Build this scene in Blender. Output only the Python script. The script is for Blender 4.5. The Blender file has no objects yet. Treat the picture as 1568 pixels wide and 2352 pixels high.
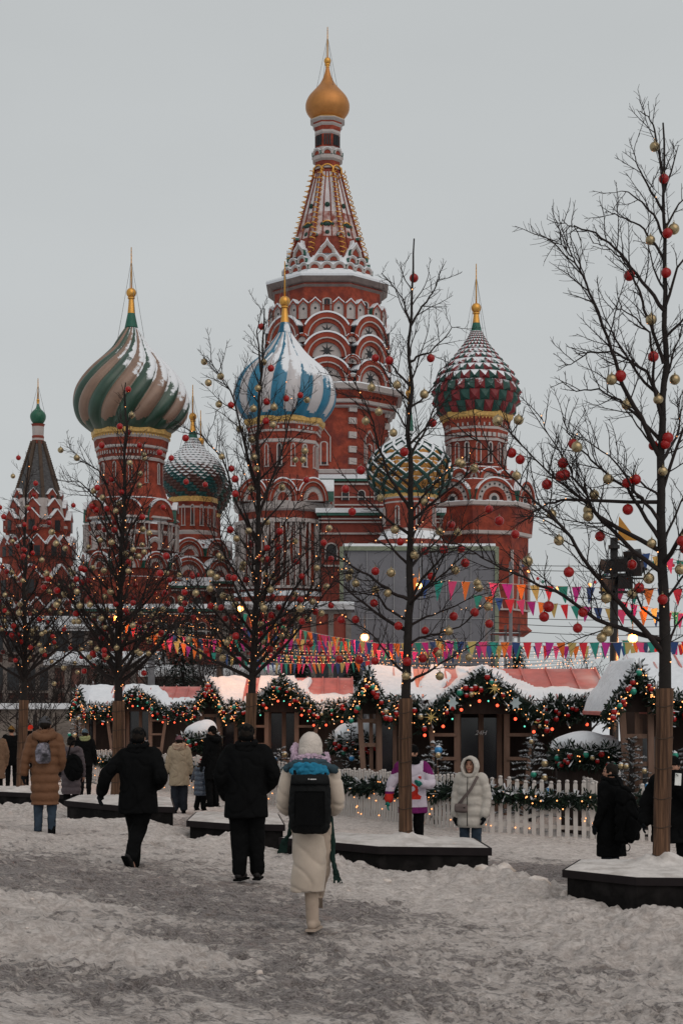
import bpy, bmesh, math, random
from math import sin, cos, pi, radians, sqrt, atan2
from mathutils import Vector, Matrix, noise
random.seed(7)
sc = bpy.context.scene
col = sc.collection
# ------------------------------------------------------------ camera
FD = 3675.0; UC = 784.0; VH = 1608.0; CZ = 2.1        # picture scale of a 1568x2352 view, eye height
cd = bpy.data.cameras.new('camera'); cam = bpy.data.objects.new('camera', cd); col.objects.link(cam)
cd.sensor_fit = 'VERTICAL'; cd.sensor_height = 36; cd.lens = FD/2352*36
cd.shift_y = (VH-1176)/2352; cd.clip_start = .5; cd.clip_end = 6000
cam.location = (0, 0, CZ); cam.rotation_euler = (pi/2, 0, 0); sc.camera = cam
cd.dof.use_dof = False
# ------------------------------------------------------------ overcast sky + sun
w = bpy.data.worlds.new('World'); sc.world = w; w.use_nodes = True
nt = w.node_tree; nt.nodes.clear()
SE, SR = radians(42), radians(150)
sk = nt.nodes.new('ShaderNodeTexSky'); sk.sky_type = 'NISHITA'; sk.sun_disc = False
sk.sun_elevation = SE; sk.sun_rotation = SR; sk.dust_density = 4
hs = nt.nodes.new('ShaderNodeHueSaturation'); hs.inputs['Saturation'].default_value = .25
cl = nt.nodes.new('ShaderNodeRGB'); cl.outputs[0].default_value = (4.85, 5.06, 5.10, 1)   # cloud deck
tc = nt.nodes.new('ShaderNodeTexCoord'); mp = nt.nodes.new('ShaderNodeMapping'); mp.inputs['Scale'].default_value = (1, 1, 2.5)
ns = nt.nodes.new('ShaderNodeTexNoise'); ns.inputs['Scale'].default_value = 2.2; ns.inputs['Detail'].default_value = 4
mr = nt.nodes.new('ShaderNodeMapRange'); mr.inputs['To Min'].default_value = .86; mr.inputs['To Max'].default_value = 1.12
vm = nt.nodes.new('ShaderNodeVectorMath'); vm.operation = 'SCALE'
mx = nt.nodes.new('ShaderNodeMixRGB'); mx.inputs[0].default_value = .88
bg = nt.nodes.new('ShaderNodeBackground'); bg.inputs['Strength'].default_value = .106
wo = nt.nodes.new('ShaderNodeOutputWorld')
L = nt.links.new
L(tc.outputs['Generated'], mp.inputs[0]); L(mp.outputs[0], ns.inputs['Vector']); L(ns.outputs[0], mr.inputs[0])
L(cl.outputs[0], vm.inputs[0]); L(mr.outputs[0], vm.inputs['Scale'])
L(sk.outputs[0], hs.inputs['Color']); L(hs.outputs[0], mx.inputs[1]); L(vm.outputs[0], mx.inputs[2])
L(mx.outputs[0], bg.inputs['Color']); L(bg.outputs[0], wo.inputs[0])
sd = bpy.data.lights.new('sun', 'SUN'); sd.energy = .95; sd.angle = radians(75); sd.color = (1, .86, .76)
so = bpy.data.objects.new('sun', sd); col.objects.link(so); so.rotation_euler = (pi/2-SE, 0, pi-SR)
sc.view_settings.view_transform = 'Standard'; sc.view_settings.look = 'None'; sc.view_settings.exposure = .10; sc.view_settings.gamma = 1
sc.cycles.max_bounces = 5; sc.cycles.diffuse_bounces = 3; sc.cycles.glossy_bounces = 2
# ------------------------------------------------------------ helpers
def W(u, v, d): return Vector(((u-UC)*d/FD, d, CZ-(v-VH)*d/FD))
def RN(a, b): return random.uniform(a, b)
def lerp(a, b, t): return a+(b-a)*t
def clamp(x, a=0., b=1.): return max(a, min(b, x))
def sm(x, a, b): t = clamp((x-a)/(b-a)); return t*t*(3-2*t)
class MB:
    def __init__(s): s.v = []; s.f = []; s.m = []; s.s = []
    def add(s, vs, fs, m=0, sm_=False):
        o = len(s.v); s.v += [tuple(x) for x in vs]
        for f in fs: s.f.append(tuple(o+i for i in f)); s.m.append(m); s.s.append(sm_)
    def box(s, c, e, m=0, rz=0, rot=None):
        R = rot or Matrix.Rotation(rz, 3, 'Z'); c = Vector(c)
        vs = [c+R @ Vector((x*e[0]/2, y*e[1]/2, z*e[2]/2)) for x in (-1, 1) for y in (-1, 1) for z in (-1, 1)]
        s.add(vs, [(0,1,3,2),(4,6,7,5),(0,4,5,1),(2,3,7,6),(0,2,6,4),(1,5,7,3)], m)
    def beam(s, a, b, wx, wy, m=0, up=(0, 1, 0)):
        a = Vector(a); b = Vector(b); z = (b-a).normalized(); y = Vector(up); x = y.cross(z)
        if x.length < 1e-4: x = Vector((1, 0, 0)).cross(z)
        x.normalize(); y = z.cross(x)
        s.box((a+b)/2, (wx, wy, (b-a).length), m, rot=Matrix((x, y, z)).transposed())
    def tube(s, p, r, n=6, m=0, cap=True, smooth=True):
        p = [Vector(q) for q in p]
        if not isinstance(r, (list, tuple)): r = [r]*len(p)
        o = len(s.v); ref = Vector((.3, .9, .2)); k = len(p)
        for i in range(k):
            t = (p[min(i+1, k-1)]-p[max(i-1, 0)])
            t = t.normalized() if t.length > 1e-9 else Vector((0, 0, 1))
            x = t.cross(ref)
            if x.length < .05: x = t.cross(Vector((1, 0, 0)))
            x.normalize(); y = t.cross(x)
            for j in range(n):
                a = 2*pi*j/n; s.v.append(tuple(p[i]+x*cos(a)*r[i]+y*sin(a)*r[i]))
        for i in range(k-1):
            for j in range(n):
                a = o+i*n+j; b = o+i*n+(j+1) % n; s.f.append((a, b, b+n, a+n)); s.m.append(m); s.s.append(smooth)
        if cap:
            s.f.append(tuple(o+j for j in range(n))[::-1]); s.m.append(m); s.s.append(False)
            s.f.append(tuple(o+(k-1)*n+j for j in range(n))); s.m.append(m); s.s.append(False)
    def sph(s, c, r, m=0, n=10, k=7, rot=None):
        if not isinstance(r, (list, tuple)): r = (r, r, r)
        c = Vector(c); vs = []; R = rot or Matrix.Identity(3)
        for i in range(1, k):
            a = pi*i/k
            for j in range(n): b = 2*pi*j/n; vs.append(c+R @ Vector((sin(a)*cos(b)*r[0], sin(a)*sin(b)*r[1], cos(a)*r[2])))
        vs += [c+R @ Vector((0, 0, r[2])), c-R @ Vector((0, 0, r[2]))]; T = len(vs)-2; fs = []
        for j in range(n):
            q = (j+1) % n; fs.append((T, j, q)); fs.append((T+1, (k-2)*n+q, (k-2)*n+j))
            for i in range(k-2): fs.append((i*n+j, (i+1)*n+j, (i+1)*n+q, i*n+q))
        s.add(vs, fs, m, True)
    def lathe(s, prof, n=24, ph=None, sm_=False, capb=True, capt=True, circ=True, c=(0, 0)):
        # prof: (z, apothem, material of the band above this row)
        ph = pi/n if ph is None else ph; q = 1/cos(pi/n) if circ else 1
        vs = []
        for z, r, m in prof:
            for j in range(n):
                a = -pi/2+ph+2*pi*j/n; vs.append((c[0]+cos(a)*r*q, c[1]+sin(a)*r*q, z))
        o = len(s.v); s.v += vs; up = prof[-1][0] > prof[0][0]
        for i in range(len(prof)-1):
            for j in range(n):
                a = o+i*n+j; b = o+i*n+(j+1) % n; f = (a, b, b+n, a+n)
                s.f.append(f if up else f[::-1]); s.m.append(prof[i][2]); s.s.append(sm_)
        for cp, i in ((capb, 0), (capt, len(prof)-1)):
            if cp: s.f.append(tuple(o+i*n+j for j in range(n))); s.m.append(prof[i][2]); s.s.append(False)
    def arch(s, r0, r1, y0, y1, m=0, ms=None, a0=0, a1=pi, n=14, leg=0, c=(0, 0), ptop=0):
        # half ring of inner r0 outer r1, front at y0 back at y1, opening down, in the XZ plane
        ms = m if ms is None else ms
        A = [a0+(a1-a0)*i/n for i in range(n+1)]
        def pt(r, a):
            k = 1+ptop*max(0, 1-abs(a-pi/2)/.7)**2
            return (c[0]+cos(a)*r, c[1]+sin(a)*r*k)
        I = [pt(r0, a) for a in A]; O = [pt(r1, a) for a in A]
        if leg: I = [(I[0][0], I[0][1]-leg)]+I+[(I[-1][0], I[-1][1]-leg)]; O = [(O[0][0], O[0][1]-leg)]+O+[(O[-1][0], O[-1][1]-leg)]
        k = len(I); vs = [(x, y0, z) for x, z in I]+[(x, y0, z) for x, z in O]+[(x, y1, z) for x, z in I]+[(x, y1, z) for x, z in O]
        for i in range(k-1):
            s.add([vs[i], vs[i+1], vs[k+i+1], vs[k+i]], [(0, 1, 2, 3)], m)
            s.add([vs[k+i], vs[k+i+1], vs[3*k+i+1], vs[3*k+i]], [(0, 1, 2, 3)], ms)
            if r0 > 0: s.add([vs[i], vs[i+1], vs[2*k+i+1], vs[2*k+i]], [(3, 2, 1, 0)], m)
        if leg or a0 > 0 or True:
            for i in (0, k-1): s.add([vs[i], vs[k+i], vs[3*k+i], vs[2*k+i]], [(0, 1, 2, 3)], ms)
    def fan(s, r, y, m=0, n=14, leg=0, c=(0, 0), ptop=0):
        vs = [(c[0]+cos(pi*i/n)*r, y, c[1]+sin(pi*i/n)*r*(1+ptop*max(0, 1-abs(pi*i/n-pi/2)/.7)**2)) for i in range(n+1)]
        if leg: vs = [(c[0]+r, y, c[1]-leg)]+vs+[(c[0]-r, y, c[1]-leg)]
        s.add(vs, [tuple(range(len(vs)))], m)
    def prism(s, pts, z0, z1, m=0, mt=None):
        n = len(pts); vs = [(x, y, z0) for x, y in pts]+[(x, y, z1) for x, y in pts]
        for i in range(n): s.add([vs[i], vs[(i+1) % n], vs[n+(i+1) % n], vs[n+i]], [(0, 1, 2, 3)], m)
        s.add(vs[n:], [tuple(range(n))], m if mt is None else mt); s.add(vs[:n], [tuple(range(n))[::-1]], m)
    def xz(s, pts, y0, y1, m=0):     # polygon in the XZ plane with thickness
        n = len(pts); vs = [(x, y0, z) for x, z in pts]+[(x, y1, z) for x, z in pts]
        s.add(vs, [tuple(range(n)), tuple(range(n, 2*n))[::-1]]+[(i, n+i, n+(i+1) % n, (i+1) % n) for i in range(n)], m)
    def mesh(s, name, mats, ang=None):
        me = bpy.data.meshes.new(name); me.from_pydata(s.v, [], s.f)
        for m in (mats if isinstance(mats, (list, tuple)) else [mats]): me.materials.append(m)
        me.polygons.foreach_set('material_index', s.m); me.polygons.foreach_set('use_smooth', s.s)
        me.update()
        if ang:
            me.polygons.foreach_set('use_smooth', [True]*len(s.f)); me.set_sharp_from_angle(angle=radians(ang))
        return me
def ob(name, me, parent=None, loc=(0, 0, 0), rz=0, sc_=None, rot=None):
    o = bpy.data.objects.new(name, me); col.objects.link(o); o.location = loc
    o.rotation_euler = rot if rot else (0, 0, rz)
    if sc_: o.scale = sc_ if isinstance(sc_, (tuple, list)) else (sc_,)*3
    if parent: o.parent = parent
    return o
def tag(o, label=None, cat=None, group=None, kind=None):
    if label: o['label'] = label
    if cat: o['category'] = cat
    if group: o['group'] = group
    if kind: o['kind'] = kind
    return o
def empty(name, loc, label, cat, group=None, rz=0):
    o = ob(name, None, None, loc, rz); o.empty_display_size = .2; return tag(o, label, cat, group)
def dup(root, loc=None, rz=None, label=None, group=None):
    r = root.copy(); col.objects.link(r)
    if loc is not None: r.location = loc
    if rz is not None: r.rotation_euler = (0, 0, rz)
    if label: r['label'] = label
    if group: r['group'] = group
    for ch in root.children:
        c = ch.copy(); col.objects.link(c); c.parent = r
        for g in ch.children: e = g.copy(); col.objects.link(e); e.parent = c
    return r
MC = {}
def M(name, c, rough=.85, metal=0, var=.18, ns_=4., bump=.0, bs=30., snow=None, sdir=(0, 0, 1), stretch=(1, 1, 1), spec=.3, emit=0, sheen=0, dirt=None, alpha=1, trans=0):
    if name in MC: return MC[name]
    m = bpy.data.materials.new(name); m.use_nodes = True; t = m.node_tree; N = t.nodes.new; K = t.links.new
    b = t.nodes['Principled BSDF']; b.inputs['Roughness'].default_value = rough; b.inputs['Metallic'].default_value = metal
    b.inputs['Specular IOR Level'].default_value = spec
    if sheen: b.inputs['Sheen Weight'].default_value = sheen
    if emit:
        b.inputs['Emission Color'].default_value = (*c, 1); b.inputs['Emission Strength'].default_value = emit
        b.inputs['Base Color'].default_value = (*c, 1); MC[name] = m; return m
    tc = N('ShaderNodeTexCoord'); mp = N('ShaderNodeMapping'); mp.inputs['Scale'].default_value = stretch
    K(tc.outputs['Object'], mp.inputs[0])
    n1 = N('ShaderNodeTexNoise'); n1.inputs['Scale'].default_value = ns_; n1.inputs['Detail'].default_value = 6; n1.inputs['Roughness'].default_value = .65
    K(mp.outputs[0], n1.inputs['Vector'])
    r = N('ShaderNodeMapRange'); r.inputs['From Min'].default_value = .3; r.inputs['From Max'].default_value = .7; K(n1.outputs[0], r.inputs[0])
    mx = N('ShaderNodeMixRGB'); K(r.outputs[0], mx.inputs[0])
    mx.inputs[1].default_value = (*[x*(1-var) for x in c], 1); mx.inputs[2].default_value = (*[min(1, x*(1+var)) for x in c], 1)
    out = mx.outputs[0]
    if dirt:
        n3 = N('ShaderNodeTexNoise'); n3.inputs['Scale'].default_value = ns_*.37; n3.inputs['Detail'].default_value = 8; K(mp.outputs[0], n3.inputs['Vector'])
        r3 = N('ShaderNodeMapRange'); r3.inputs['From Min'].default_value = .45; r3.inputs['From Max'].default_value = .65; K(n3.outputs[0], r3.inputs[0])
        m3 = N('ShaderNodeMixRGB'); K(r3.outputs[0], m3.inputs[0]); K(out, m3.inputs[1]); m3.inputs[2].default_value = (*dirt, 1); out = m3.outputs[0]
    if snow is not None:
        g = N('ShaderNodeNewGeometry'); d = N('ShaderNodeVectorMath'); d.operation = 'DOT_PRODUCT'
        v = Vector(sdir).normalized(); d.inputs[1].default_value = v; K(g.outputs['Normal'], d.inputs[0])
        n2 = N('ShaderNodeTexNoise'); n2.inputs['Scale'].default_value = 1.3; n2.inputs['Detail'].default_value = 8; n2.inputs['Roughness'].default_value = .7
        K(tc.outputs['Object'], n2.inputs['Vector'])
        a = N('ShaderNodeMath'); a.operation = 'MULTIPLY_ADD'; a.inputs[1].default_value = .8; K(n2.outputs[0], a.inputs[0]); K(d.outputs['Value'], a.inputs[2])
        s2 = N('ShaderNodeMapRange'); s2.inputs['From Min'].default_value = snow+.4-.04; s2.inputs['From Max'].default_value = snow+.4+.04; K(a.outputs[0], s2.inputs[0])
        m2 = N('ShaderNodeMixRGB'); K(s2.outputs[0], m2.inputs[0]); K(out, m2.inputs[1]); m2.inputs[2].default_value = (.66, .69, .73, 1); out = m2.outputs[0]
        r2 = N('ShaderNodeMapRange'); K(s2.outputs[0], r2.inputs[0]); r2.inputs['To Min'].default_value = rough; r2.inputs['To Max'].default_value = .9; K(r2.outputs[0], b.inputs['Roughness'])
        if metal:
            r4 = N('ShaderNodeMapRange'); K(s2.outputs[0], r4.inputs[0]); r4.inputs['To Min'].default_value = metal; r4.inputs['To Max'].default_value = 0; K(r4.outputs[0], b.inputs['Metallic'])
    K(out, b.inputs['Base Color'])
    if bump:
        bn = N('ShaderNodeTexNoise'); bn.inputs['Scale'].default_value = bs; bn.inputs['Detail'].default_value = 5; K(mp.outputs[0], bn.inputs['Vector'])
        bb = N('ShaderNodeBump'); bb.inputs['Strength'].default_value = min(1, bump); bb.inputs['Distance'].default_value = .6/bs
        K(bn.outputs[0], bb.inputs['Height']); K(bb.outputs[0], b.inputs['Normal'])
    MC[name] = m; return m
SNOW = M('snow', (.66, .69, .73), .9, var=.06, ns_=6, bump=.5, bs=9)
SNOWN = M('snow_near', (.58, .55, .53), .9, var=.12, ns_=9, bump=.8, bs=24, dirt=(.40, .37, .35))
# ------------------------------------------------------------ ground heights
def base_z(x, d):
    k = .08*clamp((34-d)/10)
    b = .49-.03*d if d < 20 else lerp(-.11, -.33, sm(d, 20, 34))
    return b-k*clamp(x, -8, 8)
def G(x, d):
    z = base_z(x, d)
    for bx, bd, rx, rd, h in BANKS:
        q = ((x-bx)/rx)**2+((d-bd)/rd)**2
        if q < 1: z += h*(1-q)**2*(1+.9*noise.noise((x*1.7, d*1.7, 3)))
    if d > 24:   # kerb of ploughed snow under the picket fence
        fx = fence_d(x)
        if fx: z += fx[1]*math.exp(-((d-fx[0])/1.3)**2)
    return z
FEN = [(-9.5, 50, .0), (-6.6, 46, .03), (-1.4, 35, .12), (0, 33, .06), (1.1, 30, .12), (2.5, 27.3, .2), (4.3, 27, .22), (9, 27, .2)]
def fence_d(x):
    for a, b in zip(FEN, FEN[1:]):
        if a[0] <= x <= b[0]:
            t = (x-a[0])/(b[0]-a[0]); return lerp(a[1], b[1], t), lerp(a[2], b[2], t)
    return None
BANKS = [(.9, 20.2, 1.6, .8, .05), (1.9, 20.1, .9, .5, .16), (2.35, 19.6, .7, .5, .15), (2.9, 18.2, .7, .7, .12), (-.25, 20.6, .7, .5, .15), (-2.1, 22.7, 1.1, .6, .07),
         (-1.6, 22.9, .5, .4, .10), (-3.0, 24.6, .8, .9, .10), (-3.4, 25.6, 1.6, .8, .08), (-5.2, 30, 3, 1.2, .16), (4.0, 16.0, 1.7, 1.0, .24), (-2.5, 11.7, 1.35, .5, .10), (3.4, 14.0, 1.5, 1.3, .18), (2.9, 15.6, .9, .6, .12), (-1.5, 11.4, .8, .35, .08), (-3.0, 14.2, 1.2, .4, .07),
         (2.2, 16.8, 1.3, 1.1, .09), (1.0, 18.2, 1.5, .9, .06)]
# ------------------------------------------------------------ ground (snow and trodden ice)
def ground_material():
    m = bpy.data.materials.new('trodden_snow'); m.use_nodes = True; t = m.node_tree; N = t.nodes.new; K = t.links.new
    b = t.nodes['Principled BSDF']; b.inputs['Roughness'].default_value = .75; b.inputs['Specular IOR Level'].default_value = .35
    g = N('ShaderNodeNewGeometry'); at = N('ShaderNodeAttribute'); at.attribute_name = 'ice'
    def nz(s, det=8, ro=.65, st=(1, 1, 1)):
        mp = N('ShaderNodeMapping'); mp.inputs['Scale'].default_value = st; K(g.outputs['Position'], mp.inputs[0])
        n = N('ShaderNodeTexNoise'); n.inputs['Scale'].default_value = s; n.inputs['Detail'].default_value = det; n.inputs['Roughness'].default_value = ro
        K(mp.outputs[0], n.inputs['Vector']); return n.outputs[0]
    def mth(op, a, b_, c=None):
        n = N('ShaderNodeMath'); n.operation = op
        for i, x in enumerate((a, b_, c)):
            if x is None: continue
            if isinstance(x, (int, float)): n.inputs[i].default_value = x
            else: K(x, n.inputs[i])
        return n.outputs[0]
    def rng(x, a, b_):
        n = N('ShaderNodeMapRange'); n.interpolation_type = 'SMOOTHSTEP'; n.inputs['From Min'].default_value = a; n.inputs['From Max'].default_value = b_; K(x, n.inputs[0]); return n.outputs[0]
    def mix(f, a, c):
        n = N('ShaderNodeMixRGB'); K(f, n.inputs[0])
        for i, x in ((1, a), (2, c)):
            if isinstance(x, tuple): n.inputs[i].default_value = (*x, 1)
            else: K(x, n.inputs[i])
        return n.outputs[0]
    n1 = nz(2.1, 10, .72); n2 = nz(12, 8, .75, (.55, 1, 1)); n3 = nz(55, 4, .7); n5 = nz(19, 7, .78, (.5, 1.1, 1)); n4 = nz(.5, 4)
    s = mth('ADD', at.outputs['Fac'], mth('MULTIPLY', mth('SUBTRACT', n1, .5), 1.9))
    s = mth('ADD', s, mth('MULTIPLY', mth('SUBTRACT', n2, .5), 2.0))
    s = mth('ADD', s, mth('MULTIPLY', mth('SUBTRACT', n5, .5), 2.6))
    ice = rng(s, .40, .62)
    snow = mix(rng(n5, .36, .62), (.55, .485, .45), (.90, .83, .79))
    dark = mix(rng(mth('ADD', mth('MULTIPLY', n3, .4), mth('MULTIPLY', n5, .6)), .42, .58), (.11, .092, .090), (.42, .375, .36))
    c = mix(ice, snow, dark)
    grit = rng(nz(95, 3, .7), .62, .72)
    c = mix(mth('MULTIPLY', grit, .45), c, (.16, .13, .115))
    brown = rng(mth('ADD', mth('MULTIPLY', n1, .6), mth('MULTIPLY', nz(5.5, 8, .75), .6)), .66, .78)
    c = mix(mth('MULTIPLY', brown, .5), c, (.27, .195, .145))
    K(c, b.inputs['Base Color'])
    h = mth('ADD', mth('ADD', mth('MULTIPLY', n2, 1.0), mth('MULTIPLY', n5, .7)), mth('MULTIPLY', n3, .25))
    h = mth('SUBTRACT', h, mth('MULTIPLY', ice, .35))
    bb = N('ShaderNodeBump'); bb.inputs['Strength'].default_value = 1; bb.inputs['Distance'].default_value = .08; K(h, bb.inputs['Height']); K(bb.outputs[0], b.inputs['Normal'])
    K(mix(ice, (.85, .85, .85), (.55, .55, .55)), b.inputs['Roughness'])
    return m
# trodden paths as (x, d, radius x, radius d, strength): real dirt patches on the square
ICE = [(-3.2, 17.3, 3.2, 3.0, .46), (-1.2, 15.2, 1.4, 2.4, .36), (-.8, 12.6, 1.3, 1.6, .32), (2.6, 20.9, 2.2, .9, 0), (3.0, 22.6, 2.6, 1.6, .9), (4.5, 23.5, 2.5, 1.8, .6), (-2.2, 29.5, 1.3, 3.5, .6), (.5, 25.6, 2.0, .9, .6),
       (.3, 11, 1.5, 1.3, .3), (-1.5, 10, 2.5, 1.0, .35), (1.5, 12.6, 1.2, .9, .2), (0.2, 15.5, 1.3, 1.6, .35)]
def ice_at(x, d):
    s = .26
    for a, b_, rx, rd, st in ICE:
        q = ((x-a)/rx)**2+((d-b_)/rd)**2
        if q < 1.6: s += st*math.exp(-q*1.6)
    for bx, bd, rx, rd, h in BANKS:
        q = ((x-bx)/rx)**2+((d-bd)/rd)**2
        if q < 1.5: s -= .5*math.exp(-q)
    fx = fence_d(x)
    if fx and d > 24: s -= .3*math.exp(-((d-fx[0])/2)**2)
    return clamp(s)
random.seed(77); PR = {}
for i in range(1500):
    d_ = RN(9, 24); x_ = RN(-.24, .24)*d_; a_ = random.gauss(0, .45)+(pi if random.random() < .3 else 0)
    for st in range(random.choice((1, 1, 2, 3))):
        px_, pd_ = x_+st*.62*sin(a_)+(-1)**st*.09, d_+st*.62*cos(a_)
        PR.setdefault((int(px_*2), int(pd_*2)), []).append((px_, pd_, sin(a_), cos(a_), RN(.5, 1)))
def prints(x, d):
    z = 0
    for i in (-1, 0, 1):
        for j in (-1, 0, 1):
            for px_, pd_, s_, c_, k_ in PR.get((int(x*2)+i, int(d*2)+j), ()):
                u_ = ((x-px_)*s_+(d-pd_)*c_)/.155; w_ = ((x-px_)*c_-(d-pd_)*s_)/.062; q = u_*u_+w_*w_
                if q < 2.4: z += k_*(-.026*(1-sm(q, .6, 1.1))+.010*max(0, 1-abs(q-1.5)/.8))
    return max(z, -.04)
def make_ground():
    ds = []; d = 5.
    while d < 60: ds.append(d); d += .022+.0035*max(0, d-8)
    while d < 4000: ds.append(d); d *= 1.25
    NX = 420; vs = []; ice = []
    for d in ds:
        hw = 2.5+.30*d if d < 60 else lerp(20.5, 3000, (d-60)/4000)
        if d >= 60: hw = 20.5*(d/60)**1.3
        for i in range(NX+1):
            x = (i/NX*2-1)*hw
            z = G(x, d)
            if d < 45:
                f = clamp((45-d)/15)
                n1 = noise.fractal((x*1.3, d*1.3, 0), 1.0, 2., 4)
                lump = 0
                for bx, bd, rx, rd, h in BANKS:
                    q = ((x-bx)/rx)**2+((d-bd)/rd)**2
                    if q < 1.8: lump = max(lump, clamp(1.8-q)*h*6)
                lump = clamp(lump); rough = .10+.9*lump
                n2 = noise.fractal((x*5, d*5, 4), .7, 2., 3)
                n3 = 1-abs(noise.noise((x*4.3, d*4.3, 9)))*2
                n4 = 1-abs(noise.noise((x*2.6, d*2.2, 31)))*2; z += (prints(x, d) if d < 26 else 0)+f*(n1*.016+n2*(.012+.035*rough)+max(0, n3)*.10*lump+noise.noise((x*14, d*9, 2))*.011+max(0, n4-.55)*.05+noise.noise((x*7, d*6, 12))*.012)
            vs.append((x, d, z)); ice.append(ice_at(x, d) if d < 60 else .3)
    n = NX+1; fs = [(r*n+i, r*n+i+1, (r+1)*n+i+1, (r+1)*n+i) for r in range(len(ds)-1) for i in range(NX)]
    me = bpy.data.meshes.new('ground'); me.from_pydata(vs, [], fs); me.update()
    me.polygons.foreach_set('use_smooth', [True]*len(fs))
    a = me.attributes.new('ice', 'FLOAT', 'POINT'); a.data.foreach_set('value', ice)
    me.materials.append(ground_material())
    o = ob('ground', me); o['kind'] = 'structure'; return o
make_ground()
# snow chunks thrown up by the plough
def chunk_mesh(seed, r):
    mb = MB(); mb.sph((0, 0, 0), r, 0, 12, 9); random.seed(seed)
    mb.v = [tuple(Vector(v)*(1+.45*noise.noise(Vector(v)/r*1.1+Vector((seed, 0, 0)))+.2*noise.noise(Vector(v)/r*3))) for v in mb.v]
    return mb.mesh('snow_chunk', [M('snow_chunk', (.66, .60, .56), .9, var=.2, ns_=14, bump=.6, bs=30, dirt=(.33, .25, .19))])
cm = [chunk_mesh(i, .1) for i in range(4)]
SPOTS = [(2.42, 19.55, 1.3, 'largest'), (2.05, 20.25, 1.5, ''), (1.78, 20.2, 1.1, ''), (2.7, 19.3, .9, ''), (2.15, 19.7, .8, ''), (-1.35, 23.0, .9, ''), (-1.5, 23.1, .5, ''), (.55, 19.6, .5, ''), (3.5, 16.4, .7, ''), (1.1, 18.9, .7, ''), (1.35, 18.8, .55, '')]
CL = ['biggest pale lump of ploughed snow between the two nearest planters', 'wide snow lump heaped behind the biggest lump, right of the puffer woman', 'round snow lump at the right corner of the planter under the second nearest tree', 'flat snow lump beside the nearest planter, rightmost of the heap', 'small snow lump in front of the heap between the nearest planters', 'snow lump at the foot of the planter behind the man in black', 'tiny snow lump beside the one behind the man in black', 'small snow lump in front of the planter by the walking woman', 'snow lump in front of the nearest planter on the right', 'snow lump on the trampled bank before the second nearest planter', 'crumb of snow next to the lump on the trampled bank']
for i, (x, d, s, _) in enumerate(SPOTS):
    o = ob('snow_chunk', cm[i % 4], None, (x, d, G(x, d)+.02*s), i*1.3, (s*1.3, s, s*.8)); tag(o, CL[i], 'snow lump', 'ploughed snow lumps')
random.seed(23); mbc = MB()
for i in range(420):
    b = random.choice(BANKS); x = b[0]+random.gauss(0, .55)*b[2]; d = b[1]+random.gauss(0, .55)*b[3]; r = .010+.022*random.random()**3
    if d < 9.5 or abs(x) > .26*d: continue
    o_ = len(mbc.v); mbc.sph((x, d, G(x, d)+r*.2), (r*RN(.8, 1.6), r, r*.75), 0, 7, 5)
    mbc.v[o_:] = [tuple(Vector(v)+Vector((x, d, 0)).normalized()*0+Vector((noise.noise(Vector(v)*30), noise.noise(Vector(v)*31+Vector((5, 0, 0))), noise.noise(Vector(v)*29)))*r*.6) for v in mbc.v[o_:]]
cr_ = ob('snow_crumbs', mbc.mesh('snow_crumbs', [M('snow_crumb', (.58, .52, .48), .9, var=.2, ns_=10, dirt=(.42, .35, .30))])); tag(cr_, 'loose crumbs of dirty snow scattered over the trampled banks', 'snow crumbs', None, 'stuff')
random.seed(11)
# ------------------------------------------------------------ cathedral
BR = M('red_brick', (.235, .045, .026), .9, var=.35, ns_=2.2, snow=1.02, bump=.4, bs=6, dirt=(.125, .028, .022))
BRD = M('dark_brick', (.20, .045, .032), .9, var=.2, ns_=1.5)
WH = M('white_stone', (.37, .335, .325), .85, var=.12, ns_=1.2, snow=.95)
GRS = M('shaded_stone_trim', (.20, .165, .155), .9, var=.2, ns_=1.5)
GREENR = M('green_roof', (.025, .10, .075), .5, var=.2, ns_=1, snow=.75)
GOLD = M('gilding', (.62, .32, .075), .38, .75, var=.15, ns_=.9)
OCH = M('gold_cornice', (.52, .33, .11), .55, .3, var=.4, ns_=5)
DK = M('window_dark', (.015, .017, .02), .4, var=.1)
GDOME = M('gold_dome_cloth', (.44, .19, .055), .45, .45, var=.22, ns_=.5, dirt=(.38, .165, .05))
WIRE = M('stay_wire', (.12, .12, .12), .6)
CD = 150.
cath = empty('cathedral', (0, CD, -1.5), 'red brick cathedral with many onion domes and a tall snowy central tent spire', 'cathedral')
def par(o, p):      # parent and keep the world place of o (all parents have only a location)
    o.location = Vector(o.location)-WP(p); o.parent = p
def WP(p):
    l = Vector(p.location)
    return l+WP(p.parent) if p.parent else l
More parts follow.
